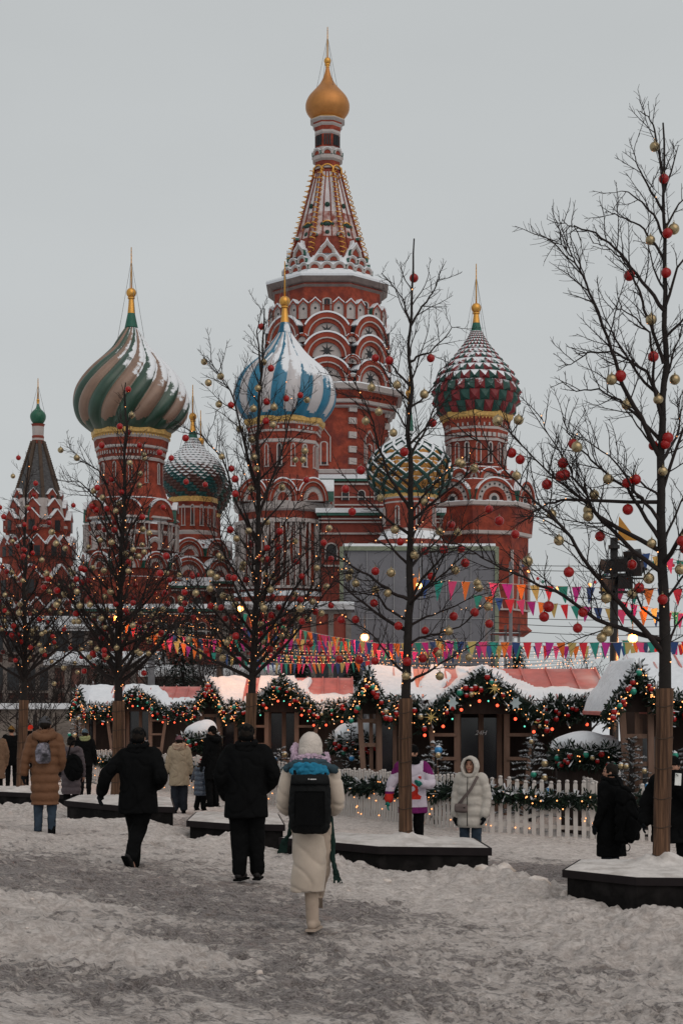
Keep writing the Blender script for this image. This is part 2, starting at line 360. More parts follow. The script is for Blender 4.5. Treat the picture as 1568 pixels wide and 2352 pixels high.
class Tower:
    def __init__(s, u, d, label, name='tower', root=None):
        s.u = u; s.d = d; s.k = d/FD; s.x = (u-UC)*s.k; s.prof = []; s.mats = []; s.label = label; s.subs = []; s.name = name; s.root = root or cath
        s.zb = -1.5; s.mb = MB()
    def z(s, v): return CZ-(v-VH)*s.k-s.zb
    def mi(s, m):
        if m not in s.mats: s.mats.append(m)
        return s.mats.index(m)
    def drum(s, rows, n=8, ph=None):     # rows of (v, apothem px, mat)
        rows = sorted(rows, key=lambda r: -r[0])
        s.mb.lathe([(s.z(v), r*s.k, s.mi(rows[min(i+1, len(rows)-1)][2])) for i, (v, r, m) in enumerate(rows)], n, ph)
    def quoin(s, v, ap, n=8, hh=7, ww=9, ph=None):
        for j in range(n):
            a = -pi/2+(pi/n if ph is None else ph)+2*pi*j/n; r = ap*s.k/cos(pi/n)*.975
            s.mb.box((cos(a)*r, sin(a)*r, s.z(v)), (ww*s.k*1.3, ww*2*s.k, hh*2*s.k), s.mi(WH), rz=a)
    def finish(s):
        s.o = ob(s.name, s.mb.mesh(s.name, s.mats), s.root, Vector((s.x, s.d, s.zb))-WP(s.root)); s.o['label'] = s.label
        for nm, me, loc, rz, scl in s.subs: ob(nm, me, s.o, loc, rz, scl)
        return s.o
    def ring(s, nm, me, v, ap, n=8, off=0, dx=0, scl=None, front=None, ph=0):
        for j in range(n):
            a = -pi/2+2*pi*(j+off)/n+ph; nx, ny = cos(a), sin(a)
            if ny > .45: continue     # the far side is never seen
            loc = (nx*ap*s.k-ny*dx*s.k, ny*ap*s.k+nx*dx*s.k, s.z(v)); s.subs.append((nm, me, loc, a+pi/2, scl))
    def sub(s, nm, me, loc=(0, 0, 0), rz=0, scl=None): s.subs.append((nm, me, loc, rz, scl))
# --- unit ornaments (radius 1, facing -Y)
def arch_star():
    mb = MB(); mb.arch(.80, 1, -.25, .9, 0, 3, leg=.0); mb.arch(.75, .80, -.29, .3, 1); mb.arch(.60, .75, -.2, .5, 0); mb.fan(.62, -.05, 1, leg=0)
    mb.arch(1.0, 1.07, -.3, .9, 2, a0=.5, a1=pi-.5)
    pts = [(cos(pi/2+pi*i/8)*(.3 if i % 2 == 0 else .1), .26+sin(pi/2+pi*i/8)*(.3 if i % 2 == 0 else .1)) for i in range(16)]
    mb.xz(pts, -.09, -.05, 3); return mb.mesh('arched_gable', [BR, WH, SNOW, DK])
def arch_plain(inner=BR, ring=WH, ptop=0):
    mb = MB(); mb.arch(.74, 1, -.25, .9, 0, 3, leg=.1, ptop=ptop); mb.arch(.62, .74, -.18, .4, 0, leg=.1, ptop=ptop); mb.fan(.64, -.05, 1, leg=.1, ptop=ptop)
    mb.arch(1.0, 1.09, -.3, .9, 2, a0=.6, a1=pi-.6, ptop=ptop); return mb.mesh('arched_gable', [ring, inner, SNOW, GREENR])
def arch_red():
    mb = MB(); mb.arch(.86, 1, -.3, .9, 0, 3); mb.arch(.83, .86, -.33, .4, 1); mb.arch(.66, .83, -.2, .5, 0); mb.arch(.0, .66, -.1, .2, 1); mb.arch(.28, .36, -.16, 0, 0, c=(0, .05))
    mb.arch(0, .28, -.13, 0, 4, c=(0, .05)); mb.arch(1, 1.06, -.32, .9, 2, a0=.45, a1=pi-.45); return mb.mesh('arched_gable', [BR, WH, SNOW, GREENR, BRD])
def arch_dots():
    mb = MB(); mb.arch(.88, 1, -.3, .9, 0, 3); mb.arch(.62, .88, -.2, .5, 1); mb.arch(.45, .62, -.24, .5, 0); mb.fan(.47, -.05, 0); mb.arch(.0, .26, -.14, 0, 1, c=(0, .08), a0=-pi, a1=pi, n=20); mb.arch(0, .14, -.19, 0, 4, c=(0, .08), a0=-pi, a1=pi, n=16)
    for i in range(9):
        a = .2+(pi-.4)*i/8; c = (cos(a)*.75, sin(a)*.75); mb.arch(0, .05, -.23, -.1, 4, c=c, a0=-pi, a1=pi, n=8)
    mb.arch(1, 1.06, -.32, .9, 2, a0=.5, a1=pi-.5); return mb.mesh('arched_gable', [BR, WH, SNOW, GREENR, DK])
def niche():      # tall little arched gable with a white panel and a dot
    mb = MB(); mb.arch(.72, 1, -.35, .9, 0, 3, leg=1.6, ptop=.35); mb.arch(.66, .72, -.3, .3, 1, leg=1.6, ptop=.3); mb.fan(.66, -.1, 1, leg=1.6, ptop=.3)
    mb.arch(0, .18, -.15, 0, 4, c=(0, -.1), a0=-pi, a1=pi, n=10); mb.arch(1, 1.12, -.4, .9, 2, a0=.7, a1=pi-.7, ptop=.35); return mb.mesh('arched_gable', [BR, WH, SNOW, GREENR, DK])
def window_mesh(wd=.3, h=3):     # slit window: radius 1 is half width incl. frame, h leg length
    mb = MB(); mb.arch(.62, 1, -.25, .2, 0, leg=h); mb.fan(.62, -.06, 1, leg=h); mb.box((0, -.12, -h), (2.4, .4, .25), 0); mb.box((0, -.09, -h/2), (.1, .05, h), 2)
    return mb.mesh('window', [WH, DK, BRD])
A_STAR, A_PLAIN, A_RED, A_DOT, A_NICHE, A_POINT = arch_star(), arch_plain(), arch_red(), arch_dots(), niche(), arch_plain(ptop=.5)
A_WHITE = arch_plain(inner=WH, ring=BR)
WIN, WIN5 = window_mesh(h=5), window_mesh(h=8)
def crown_top(T, v_tip, v_ball, r_ball, v_cone, r_cone, v_neck, r_neck, matneck, stay=(0, 0), rc0=None):
    k = T.k
    mb = MB(); mb.lathe([(T.z(v_neck), r_neck*k, 1), (T.z(v_neck)+.02, r_neck*k, 1), (T.z(v_cone), r_cone*k, 1), (T.z(v_cone), r_cone*k*1.02, 0), (T.z((v_cone+v_ball)/2), (r_cone*.62+1)*k, 0), (T.z(v_ball+r_ball*.8), (rc0 or r_ball*.5)*k, 0)], 20, sm_=True)
    T.sub('neck', mb.mesh('neck', [GOLD, matneck], 40))
    mb = MB(); mb.sph((0, 0, T.z(v_ball)), r_ball*k, 0, 20, 14); mb.lathe([(T.z(v_ball+r_ball+2), r_ball*.7*k, 0), (T.z(v_ball+r_ball-1), r_ball*.7*k, 0)], 16); T.sub('gold_ball', mb.mesh('gold_ball', [GOLD]))
    mb = MB(); z0, z1 = T.z(v_ball-r_ball), T.z(v_tip); mb.tube([(0, 0, z0), (0, 0, z1)], [.075, .04], 8)
    h = z1-z0
    for f, wd in ((.80, .10), (.9, .06)): mb.box((0, 0, z0+h*f), (.05, h*wd*1.6, .05), 0)
    mb.box((0, 0, z0+h*.70), (.05, h*.12, .05), 0, rot=Matrix.Rotation(.4, 3, 'X'))
    T.sub('cross', mb.mesh('cross', [GOLD]))
    mb = MB()
    for j in range(4):
        a = j*pi/2+.5; mb.tube([(0, 0, z0+h*.68), (cos(a)*stay[1]*k, sin(a)*stay[1]*k, T.z(stay[0]))], .018, 3)
    T.sub('stay_wires', mb.mesh('stay_wires', [WIRE]))
def interp(prof, t):     # prof: [(v, r)] top to bottom; Catmull-Rom in the row index
    n = len(prof)-1; x = t*n; i = min(int(x), n-1); f = x-i
    P = [prof[max(0, min(n, i+o))] for o in (-1, 0, 1, 2)]
    def c(k): a, b, c_, d = (p[k] for p in P); return .5*((2*b)+(-a+c_)*f+(2*a-5*b+4*c_-d)*f*f+(-a+3*b-3*c_+d)*f**3)
    return c(0), max(.5, c(1))
def ribbed_dome(T, prof, lobes, twist, amp, mats, rows=70, per=8, ph=0, sharp=1, closed=.93, base=None):
    # gadrooned onion with alternating lobes; twist in radians top to bottom
    k = T.k; n = lobes*per; mb = MB(); v0, v1 = prof[0][0], prof[-1][0]
    R = [interp(prof, i/rows) for i in range(rows+1)]; rm = max(r for _, r in R)
    for i, (v, r) in enumerate(R):
        t = (v-v0)/(v1-v0); tw = twist*t**.8; A = amp*rm*clamp(r/rm*1.2)*clamp((1-t)/.09)
        for j in range(n):
            f = (j % per)/per; q = abs(sin(pi*f))**.75
            a = 2*pi*j/n+tw+ph; rr = (r-A*.6+A*q)*k
            mb.v.append((cos(a)*rr, sin(a)*rr, T.z(v)))
    nm = len(mats)-(1 if base else 0)
    for i in range(rows):
        t = (R[i][0]-v0)/(v1-v0)
        for j in range(n):
            a = i*n+j; b = i*n+(j+1) % n; mb.f.append((a, a+n, b+n, b)); lob = j//per
            ff = ((j % per)+.5)/per; edge = closed-.05*abs(ff-.5)*2 if (lob % nm) else 9
            mb.m.append(len(mats)-1 if base and t > edge else lob % nm); mb.s.append(True)
    mb.f.append(tuple((rows)*n+j for j in range(n))[::-1]); mb.m.append(0); mb.s.append(False)
    T.sub('onion_dome', mb.mesh('onion_dome', mats))
def spiked_dome(T, prof, cols, mats, rowsv, pro=.5, twist=0, colorf=None, down=.6):
    # rows of pyramids; rowsv = v boundaries top to bottom
    k = T.k; mb = MB()
    def rad(v):
        t0, t1 = 0, 1
        for _ in range(24):
            m = (t0+t1)/2
            if interp(prof, m)[0] < v: t0 = m
            else: t1 = m
        return interp(prof, t0)[1]
    for i in range(len(rowsv)-1):
        va, vb = rowsv[i], rowsv[i+1]; ra, rb = rad(va), rad(vb)
        for j in range(cols):
            o = (.5 if i % 2 else 0)+twist*(va-rowsv[0])
            o2 = (.5 if i % 2 else 0)+twist*(vb-rowsv[0])
            a0, a1 = 2*pi*(j+o)/cols, 2*pi*(j+1+o)/cols; b0, b1 = 2*pi*(j+o2)/cols, 2*pi*(j+1+o2)/cols; am = (a0+a1+b0+b1)/4
            A = (cos(a0)*ra*k, sin(a0)*ra*k, T.z(va)); B = (cos(a1)*ra*k, sin(a1)*ra*k, T.z(va)); C = (cos(b1)*rb*k, sin(b1)*rb*k, T.z(vb)); D = (cos(b0)*rb*k, sin(b0)*rb*k, T.z(vb))
            vm = lerp(va, vb, down); rm = lerp(ra, rb, down)+pro*(vb-va)*clamp(2*pi*ra/cols/(vb-va), .3, 1.2); P = (cos(am)*rm*k, sin(am)*rm*k, T.z(vm))
            c = colorf(i, j) if colorf else (i+j) % 2
            mb.add([A, B, C, D, P], [(1, 0, 4), (2, 1, 4), (3, 2, 4), (0, 3, 4)], c)
    mb.lathe([(T.z(v), rad(v)*.97*k, 0) for v in reversed(rowsv)], 24)
    T.sub('onion_dome', mb.mesh('onion_dome', mats))
def cornice_teeth(T, v, ap, n, h, w_, mat, dv=0):
    for j in range(n):
        a = 2*pi*j/n; T.mb.box((cos(a)*ap*T.k, sin(a)*ap*T.k, T.z(v)), (w_*T.k, w_*T.k, h*T.k), T.mi(mat), rz=a)

# ===== central tower with tent roof
def cr1(x=None, y=None): return 574+x*.2684 if x is not None else 28.7+y*.2684
Y = lambda y: 28.7+y*.2684
T = Tower(752, 150, 'tall central octagonal tower of red brick crowned by a tent roof and small gold dome'); q = .2684
prof = [(Y(y), r*q) for y, r in ((446, 10), (500, 20), (560, 38), (620, 70), (680, 122), (725, 160), (770, 182), (810, 188), (850, 181), (890, 155), (922, 122))]
mb = MB(); P = [interp(prof, i/48) for i in range(49)]; mb.lathe([(T.z(v), r*T.k, 0) for v, r in reversed(P)], 48, sm_=True)
T.sub('onion_dome', mb.mesh('onion_dome', [GDOME]))
crown_top(T, 62, Y(415), 8.2, Y(446), 3.4, Y(470), 4.5, GOLD, (Y(700), 30), rc0=2.8)
T.drum([(Y(922), 128*q, OCH), (Y(936), 146*q, WH), (Y(944), 146*q, WH), (Y(962), 122*q, BR), (Y(976), 120*q, WH), (Y(984), 124*q, WH), (Y(1000), 110*q, BR), (Y(1035), 106*q, WH), (Y(1055), 108*q, WH), (Y(1068), 98*q, BR), (Y(1180), 98*q, WH), (Y(1184), 118*q, WH), (Y(1250), 121*q, WH), (Y(1262), 127*q, WH), (Y(1282), 125*q, WH), (Y(1296), 104*q, BR), (Y(1340), 103*q, WH), (Y(1344), 112*q, WH), (Y(1362), 112*q, BR), (Y(1366), 104*q, BR)], 8)
T.ring('arched_gable', A_PLAIN, Y(1243), 122*q, 8, 0, 0, 46*q*T.k)
for dx in (-52, -26, 0, 26, 52):
    mbw = MB(); mbw.box((0, 0, 0), (13*q*T.k, .2, 88*q*T.k), 0); mew = mbw.mesh('slit', [DK])
    if dx in (-26, 0, 26): T.ring('window', mew, Y(1118), 98*q, 8, 0, dx*q*.85)
# tent
TENT = M('tent_red', (.20, .045, .03), .9, var=.3, ns_=2, bump=.3, bs=6); TSN = M('tent_snow', (.56, .53, .54), .9, var=.12, ns_=1.6, dirt=(.48, .42, .43), bump=.3, bs=5)
SNT = M('tent_snow_patchy', (.46, .38, .37), .9, var=.3, ns_=4, dirt=(.22, .06, .045))
tr = lambda y: lerp(104, 300, ((y-1370)/750)**1.06)*q
mbt = MB(); mbt.lathe([(T.z(Y(y)), tr(y)*T.k, m) for y, m in ((2330, 0), (2010, 0), (1985, 2), (1760, 1), (1700, 1), (1425, 1), (1395, 0), (1370, 0))], 8)
T.sub('tent_roof', mbt.mesh('tent_roof', [TENT, TSN, SNT]))
mbr = MB()
for j in range(8):
    for off in (-.4142, -.15, .15):
        a = -pi/2+2*pi*j/8; p = []
        for y in (1380, 1600, 1800, 2000, 2180):
            ap = (tr(y)*T.k)+.06; t = off*ap if off > -.4 else -.4142*ap; conv = 1 if off < -.4 else (1 if y > 1500 else .6)
            p.append((cos(a)*ap-sin(a)*t*conv, sin(a)*ap+cos(a)*t*conv, T.z(Y(y))))
        mbr.tube(p, .10 if off < -.4 else .055, 6)
T.sub('tent_ribs', mbr.mesh('tent_ribs', [TENT]))
for j in range(8):
    a = -pi/2+pi/8+2*pi*j/8
    if sin(a) > .75: continue
    mbc = MB(); pts = []; NT = 17
    for i in range(NT*10+1):
        y = lerp(1375, 2150, i/(NT*10)); ap = tr(y)*T.k/cos(pi/8)+.3; ph = 2*pi*i/10
        pts.append((cos(a)*(ap+.22*cos(ph))-sin(a)*.3*sin(ph), sin(a)*(ap+.22*cos(ph))+cos(a)*.3*sin(ph), T.z(Y(y))))
    mbc.tube(pts, .045, 4); T.sub('gold_chain', mbc.mesh('gold_chain', [GOLD]))
mbg = MB(); mbg.tube([(cos(2*pi*i/16)*.6, 0, sin(2*pi*i/16)*.6) for i in range(17)], .08, 5); RING = mbg.mesh('gold_ring', [GOLD]); T.ring('gold_ring', RING, Y(1390), 118*q, 8)
T.ring('gold_ring', RING, Y(1905), 236*q, 8)
mbd = MB(); mbd.sph((0, 0, 0), (.24, .2, .24), 0, 8, 6); KNOB = mbd.mesh('green_boss', [M('boss_dark', (.015, .045, .035), .7)])
T.ring('boss', KNOB, Y(1700), 192*q, 8)
for dx in (-42, -12, 12, 42): T.ring('boss', KNOB, Y(1880), 235*q, 8, 0, dx*q, .8)
T.ring('boss', KNOB, Y(1955), 245*q, 8, 0, 0, 1.1)
# kokoshnik tiers at the tent foot
for dx in (-104, 0, 104): T.ring('arched_gable', A_PLAIN, Y(2288), 372*q, 8, 0, dx*q, 52*q*T.k)
for dx in (-54, 54): T.ring('arched_gable', A_PLAIN, Y(2215), 350*q, 8, 0, dx*q, 50*q*T.k)
T.ring('arched_gable', A_POINT, Y(2145), 330*q, 8, 0, 0, 66*q*T.k)
mbw = MB()      # snow aprons of the pointed gables
mbw.xz([(-2.6, -1.3), (2.6, -1.3), (1.1, .9), (.25, 1.9), (0, 2.5), (-.25, 1.9), (-1.1, .9)], .02, 1.2, 0); GAB = mbw.mesh('snowy_gable', [SNOW])
T.ring('snowy_gable', GAB, Y(2160), 316*q, 8, 0, 0, 66*q*T.k*.9)
for dx in (0,): T.ring('arched_gable', A_PLAIN, Y(1985), 296*q, 8, .5, 0, 30*q*T.k)
# great octagon below the cornice
Y2 = lambda y: 631.5+y*.2929; q2 = .2929
T.drum([(Y(2140), 300*q, SNOW), (Y(2296), 378*q, SNOW), (Y(2320), 395*q, SNOW), (663-2, 138, SNOW), (Y2(112), 139, SNOW), (Y2(128), 138, GRS), (Y2(158), 128, GRS), (Y2(165), 121, BRD), (Y2(180), 125, GRS), (Y2(196), 119, BR), (Y2(330), 119, WH), (Y2(334), 123, BR), (Y2(342), 121, BR), (Y2(460), 124, BR), (Y2(940), 124, SNOW), (Y2(945), 165, SNOW), (Y2(962), 173, WH), (Y2(998), 170, WH), (Y2(1003), 160, BR), (Y2(1060), 154, BR), (Y2(1070), 158, WH), (Y2(1092), 156, WH), (Y2(1096), 150, BRD), (Y2(1112), 150, WH), (Y2(1122), 146, WH), (Y2(1126), 137, BR), (Y2(1590), 137, SNOW), (Y2(1600), 152, WH), (Y2(1625), 150, WH), (Y2(1630), 146, BRD), (1600, 146, BRD)], 8)
# bowed cornice pieces over the great octagon faces
for dx in (-88, 88): T.ring('arched_gable', A_NICHE, Y2(362), 128, 8, 0, dx*q2, 52*q2*T.k)
T.ring('arched_gable', A_NICHE, Y2(365), 134, 8, .5, 0, 50*q2*T.k)
T.ring('window', WIN, Y2(300), 120, 8, 0, 0, (36*q2*T.k, .3, 20*q2*T.k))
for v, r in ((590, 182), (742, 184), (930, 186)): T.ring('arched_gable', A_STAR, Y2(v), 130+(v-590)*.012, 8, 0, 0, (r*q2*T.k, 1.6, r*q2*T.k))
T.ring('arched_gable', A_WHITE, Y2(620), 143, 8, .5, 0, 56*q2*T.k)
T.ring('arched_gable', A_STAR, Y2(792), 145, 8, .5, 0, 66*q2*T.k)
T.ring('arched_gable', A_PLAIN, Y2(930), 146, 8, .5, 0, 60*q2*T.k)
cornice_teeth(T, Y2(1040), 158, 88, 5, 2.2, DK)
for v in (1225, 1332, 1440, 1530): T.quoin(Y2(v), 137)
for v in (1140,): T.quoin(Y2(v), 139, hh=5)
T.ring('window', WIN5, Y2(1400), 138, 8, -.06, 0, (30*q2*T.k, .4, 20*q2*T.k))
mbh = MB(); mbh.xz([(-1, 0), (0, 1.15), (1, 0), (.88, 0), (0, 1.0), (-.88, 0)], -.25, .1, 0); mbh.xz([(-1, 0), (-.86, 0), (-.86, -3), (-1, -3)], -.25, .1, 0); mbh.xz([(1, 0), (.86, 0), (.86, -3), (1, -3)], -.25, .1, 0)
mbh.xz([(-.86, -3), (-.86, 0), (0, 1), (.86, 0), (.86, -3)], -.12, .1, 1); HOUSE = mbh.mesh('window_surround', [WH, BR])
T.ring('window_surround', HOUSE, Y2(1350), 138, 8, -.06, 0, (52*q2*T.k, .8, 62*q2*T.k))
T.finish()

mbp = MB()
for x0, x1 in ((-2.6, -2.6), (-2.0, -1.2), (2.0, 1.2), (2.6, 2.6)): mbp.beam((x0, -.15, 0), (x1, -.15, 5.2), .3, .2)
mbp.box((0, -.15, 5.3), (5.6, .3, .4)); mbp.box((0, -.15, 0), (5.6, .3, .3)); PIL0 = mbp.mesh('pilasters', [WH])
# ===== left dome, green and tan spiral
G1 = M('dome_green', (.016, .050, .032), .38, var=.2, ns_=1, snow=.80, sdir=(.62, -.30, .68), spec=.6)
TAN = M('dome_tan', (.20, .125, .09), .42, var=.15, ns_=1, snow=.84, sdir=(.62, -.30, .68), spec=.5)
GN = M('neck_green', (.018, .10, .07), .45, var=.15, snow=None)
Y3 = lambda y: 545.4+y*.366; q3 = .366
T = Tower(302, 140, 'brick tower under the big green and tan spiral dome')
prof = [(Y3(y), r*q3) for y, r in ((572, 42), (610, 66), (650, 90), (700, 122), (750, 170), (800, 224), (850, 268), (900, 304), (950, 332), (1000, 347), (1050, 352), (1100, 344), (1150, 322), (1195, 284), (1232, 240))]
ribbed_dome(T, prof, 18, -1.5, .09, [G1, TAN, G1], per=10, ph=.3, base=True, closed=.94)
crown_top(T, 568, Y3(348), 11.5, Y3(478), 8.4, Y3(568), 15, GN, (Y3(660), 34), rc0=5)
T.drum([(Y3(1222), 243*q3, OCH), (Y3(1252), 240*q3, OCH), (Y3(1262), 226*q3, WH), (Y3(1274), 232*q3, WH), (Y3(1286), 226*q3, BR), (Y3(1330), 220*q3, WH), (Y3(1342), 220*q3, WH), (Y3(1347), 214*q3, BR), (Y3(1400), 200*q3, WH), (Y3(1406), 203*q3, WH), (Y3(1420), 200*q3, BR), (Y3(1430), 190*q3, BR), (Y3(1560), 192*q3, BR), (Y3(1650), 222*q3, SNOW), (Y3(1662), 262*q3, BR), (Y3(1792), 262*q3, SNOW), (1194, 103, WH), (1199, 107, WH), (1212, 103, BR), (1226, 100, WH), (1231, 103, WH), (1236, 100, BR), (1330, 100, SNOW), (1332, 112, BR), (1600, 112, BR)], 12, ph=.05)
cornice_teeth(T, Y3(1268), 241*q3, 72, 3.2, 2.4, OCH)
cornice_teeth(T, Y3(1372), 212*q3, 60, 8, 2.4, WH)
T.ring('window', WIN, Y3(1450), 192*q3, 6, .0, 0, (13*q3*T.k, .5, 22*q3*T.k), ph=.1)
T.ring('window', WIN, Y3(1450), 192*q3, 6, .5, 0, (12*q3*T.k, .4, 22*q3*T.k), ph=.1)
T.ring('arched_gable', A_WHITE, Y3(1790), 262*q3, 8, 0, 0, (98*q3*T.k, 1.4, 98*q3*T.k*1.2), ph=.04)
T.ring('arched_gable', A_RED, 1312, 101, 10, 0, 0, (31*T.k, 1.3, 36*T.k), ph=.04); T.ring('pilasters', PIL0, 1268, 101, 10, .5, 0, (.30, 1, .42)); T.ring('arched_gable', A_PLAIN, 1265, 100, 10, 0, 0, (17*T.k, .6, 22*T.k), ph=.04)
T.finish()
# ===== blue and white dome
BL = M('dome_blue', (.010, .125, .215), .4, var=.2, ns_=1, snow=.80, sdir=(.45, -.40, .80), spec=.5)
DW = M('dome_white', (.42, .40, .41), .45, var=.08, ns_=1, snow=.80, sdir=(.45, -.40, .80), spec=.5)
T = Tower(654, 125, 'brick tower under the snowy blue and white striped dome')
prof = [(Y2(y), r*q2) for y, r in ((458, 54), (500, 82), (550, 118), (600, 156), (650, 204), (700, 262), (750, 316), (800, 354), (850, 378), (900, 391), (950, 396), (1000, 392), (1050, 376), (1100, 346), (1163, 300))]
ribbed_dome(T, prof, 22, -.28, .045, [BL, DW, BL], ph=.12, base=True, closed=.955)
BN = M('neck_blue', (.008, .09, .16), .4, var=.1, snow=.75, sdir=(.3, -.5, .5))
crown_top(T, 600, Y2(208), 12.5, Y2(375), 9.5, Y2(460), 16.5, BN, (Y2(620), 40), rc0=5)
T.drum([(Y2(1152), 304*q2, OCH), (Y2(1185), 298*q2, OCH), (Y2(1195), 284*q2, WH), (Y2(1212), 280*q2, BR), (Y2(1252), 272*q2, WH), (Y2(1268), 268*q2, BR), (Y2(1278), 258*q2, BR), (Y2(1322), 258*q2, WH), (Y2(1345), 258*q2, WH), (Y2(1350), 252*q2, BR), (Y2(1590), 252*q2, BR), (Y2(1640), 285*q2, SNOW), (Y2(1655), 345*q2, BR), (1164, 102, SNOW), (1165, 112, WH), (1180, 108, WH), (1184, 100, BR), (1200, 100, WH), (1204, 103, WH), (1210, 99, BR), (1362, 99, SNOW), (1366, 112, SNOW), (1375, 112, BR), (1600, 112, BRD)], 8, ph=pi/8-.12)
cornice_teeth(T, Y2(1200), 298*q2, 80, 4, 2, OCH)
cornice_teeth(T, Y2(1300), 262*q2, 44, 6, 5, BRD)
cornice_teeth(T, Y2(1236), 279*q2, 44, 6, 4, WH)
T.ring('window', WIN, Y2(1385), 254*q2, 8, 0, 0, (22*q2*T.k, .5, 30*q2*T.k), ph=-.12)
T.ring('window', WIN, Y2(1385), 262*q2, 8, .5, 0, (18*q2*T.k, .4, 30*q2*T.k), ph=-.12)
for j in (-1, 0, 1): T.ring('arched_gable', A_RED, 1164, 101, 4, 0, j*67, (34*T.k, 1.3, 50*T.k), ph=0)
# fan of white pilasters on the lower body
mbp = MB()
for x0, x1 in ((-2.6, -2.6), (-2.2, -1.2), (-1.0, -2.0), (-.5, -.5), (.5, .5), (1.0, 2.0), (2.2, 1.2), (2.6, 2.6)): mbp.beam((x0, -.15, 0), (x1, -.15, 5.2), .17, .2)
mbp.box((0, -.15, 5.3), (5.6, .3, .25)); mbp.box((0, -.15, 0), (5.6, .3, .2)); PIL = mbp.mesh('pilasters', [WH])
T.ring('pilasters', PIL, 1355, 101, 8, 0, 0, (.55, 1, .95), ph=-.12); T.ring('pilasters', PIL, 1355, 101, 8, .5, 0, (.4, 1, .95), ph=-.12)
T.finish()
# ===== right dome, red and green spikes
Y4 = lambda y: 574+y*.366
SG = M('spike_green', (.012, .055, .045), .45, var=.15, snow=.60, sdir=(0, -.0, 1)); SRD = M('spike_red', (.15, .016, .02), .45, var=.15, snow=.60, sdir=(0, -.0, 1))
T = Tower(1093, 145, 'brick tower under the red and green spiked dome')
prof = [(Y4(y), r*q3) for y, r in ((512, 34), (560, 58), (600, 84), (650, 122), (700, 160), (750, 200), (800, 236), (850, 254), (900, 262), (950, 260), (1000, 244), (1052, 214))]
rv = [512]; st = 11
while rv[-1] < 1040: rv.append(rv[-1]+st); st = min(66, st*1.16)
rv = [512+(r-512)*(1050-512)/(rv[-1]-512) for r in rv]
spiked_dome(T, prof, 26, [SG, SRD], [Y4(r) for r in rv], .42, down=.75, colorf=lambda i, j: (j+(i+1)//2) % 2)
crown_top(T, 606, Y4(365), 11.5, Y4(460), 8.4, Y4(512), 12.5, GN, (Y4(600), 33), rc0=5)
T.drum([(Y4(1042), 216*q3, OCH), (Y4(1072), 210*q3, OCH), (Y4(1080), 200*q3, BR), (Y4(1135), 186*q3, WH), (Y4(1150), 186*q3, BR), (Y4(1166), 182*q3, BR), (Y4(1205), 182*q3, WH), (Y4(1222), 184*q3, BR), (Y4(1228), 176*q3, BR), (Y4(1380), 176*q3, SNOW), (Y4(1392), 218*q3, BR), (Y4(1462), 226*q3, SNOW), (Y4(1478), 290*q3, BR), (Y4(1608), 330*q3, SNOW), (Y4(1618), 352*q3, WH), (Y4(1640), 350*q3, WH), (Y4(1645), 334*q3, BR), (Y4(1780), 322*q3, BR), (Y4(1792), 322*q3, WH), (Y4(1812), 320*q3, WH), (Y4(1816), 300*q3, BR), (1440, 108, BR), (1450, 118, BR), (1464, 100, SNOW), (1466, 80, SNOW), (1600, 80, SNOW)], 8, ph=pi/8+.25)
cornice_teeth(T, Y4(1085), 208*q3, 60, 4, 2, OCH); cornice_teeth(T, Y4(1185), 187*q3, 36, 9, 8, WH); cornice_teeth(T, Y4(1185), 190*q3, 36, 4, 4, DK); cornice_teeth(T, Y4(1122), 193*q3, 36, 7, 3, WH)
T.ring('window', WIN, Y4(1250), 177*q3, 8, 0, 0, (17*q3*T.k, .5, 22*q3*T.k), ph=.0); T.ring('window', WIN, Y4(1250), 186*q3, 8, .5, 0, (15*q3*T.k, .4, 22*q3*T.k), ph=.0)
T.ring('arched_gable', A_WHITE, Y4(1462), 226*q3, 8, 0, 0, (58*q3*T.k, 1.2, 60*q3*T.k), ph=.25); T.ring('arched_gable', A_WHITE, Y4(1462), 236*q3, 8, .5, 0, (40*q3*T.k, 1.2, 50*q3*T.k), ph=.25)
T.ring('arched_gable', A_DOT, Y4(1612), 318*q3, 8, 0, 0, (125*q3*T.k, 1.5, 135*q3*T.k), ph=.25)
mbp = MB(); mbp.beam((-1.2, -.1, 0), (0, -.1, 6), .14, .2); mbp.beam((1.2, -.1, 0), (0, -.1, 6), .14, .2); mbp.beam((2.4, -.1, 0), (2.4, -.1, 7), .3, .25); mbp.beam((-2.4, -.1, 0), (-2.4, -.1, 7), .3, .25); mbp.box((0, -.1, 0), (5, .3, .2))
T.ring('pilasters', mbp.mesh('pilasters', [WH]), 1405, 109, 8, 0, 0, .75, ph=.25)
T.finish()
# ===== gold dome with green lattice, lower right
SGO = M('lattice_gold', (.42, .20, .05), .5, .2, var=.2, snow=.36, sdir=(0, -.1, 1)); SGR = M('lattice_green', (.010, .045, .038), .45, var=.15, snow=.50)
T = Tower(940, 118, 'low brick tower under the gold dome with a green lattice')
prof = [(Y4(y), r*q3) for y, r in ((1150, 26), (1178, 60), (1212, 118), (1252, 176), (1300, 220), (1350, 244), (1400, 250), (1450, 240), (1500, 212), (1540, 172))]
spiked_dome(T, prof, 13, [SGO, SGO], [Y4(y) for y in (1150, 1170, 1190, 1218, 1252, 1300, 1350, 1400, 1450, 1495, 1540)], .30, down=.5)
mbl = MB()
for s in (-1, 1):
    for j in range(13):
        p = []
        for i in range(41):
            v, r = interp(prof, i/40); a = 2*pi*j/13+s*(i/40)*2.2; p.append((cos(a)*(r*1.03+1.5)*T.k, sin(a)*(r*1.03+1.5)*T.k, T.z(v)))
        mbl.tube(p, .15, 4)
T.sub('lattice', mbl.mesh('lattice', [SGR]))
crown_top(T, 860, 574+900*q3, 9.5, 574+1000*q3, 5, 574+1150*q3, 10, GN, (Y4(1180), 30), rc0=4)
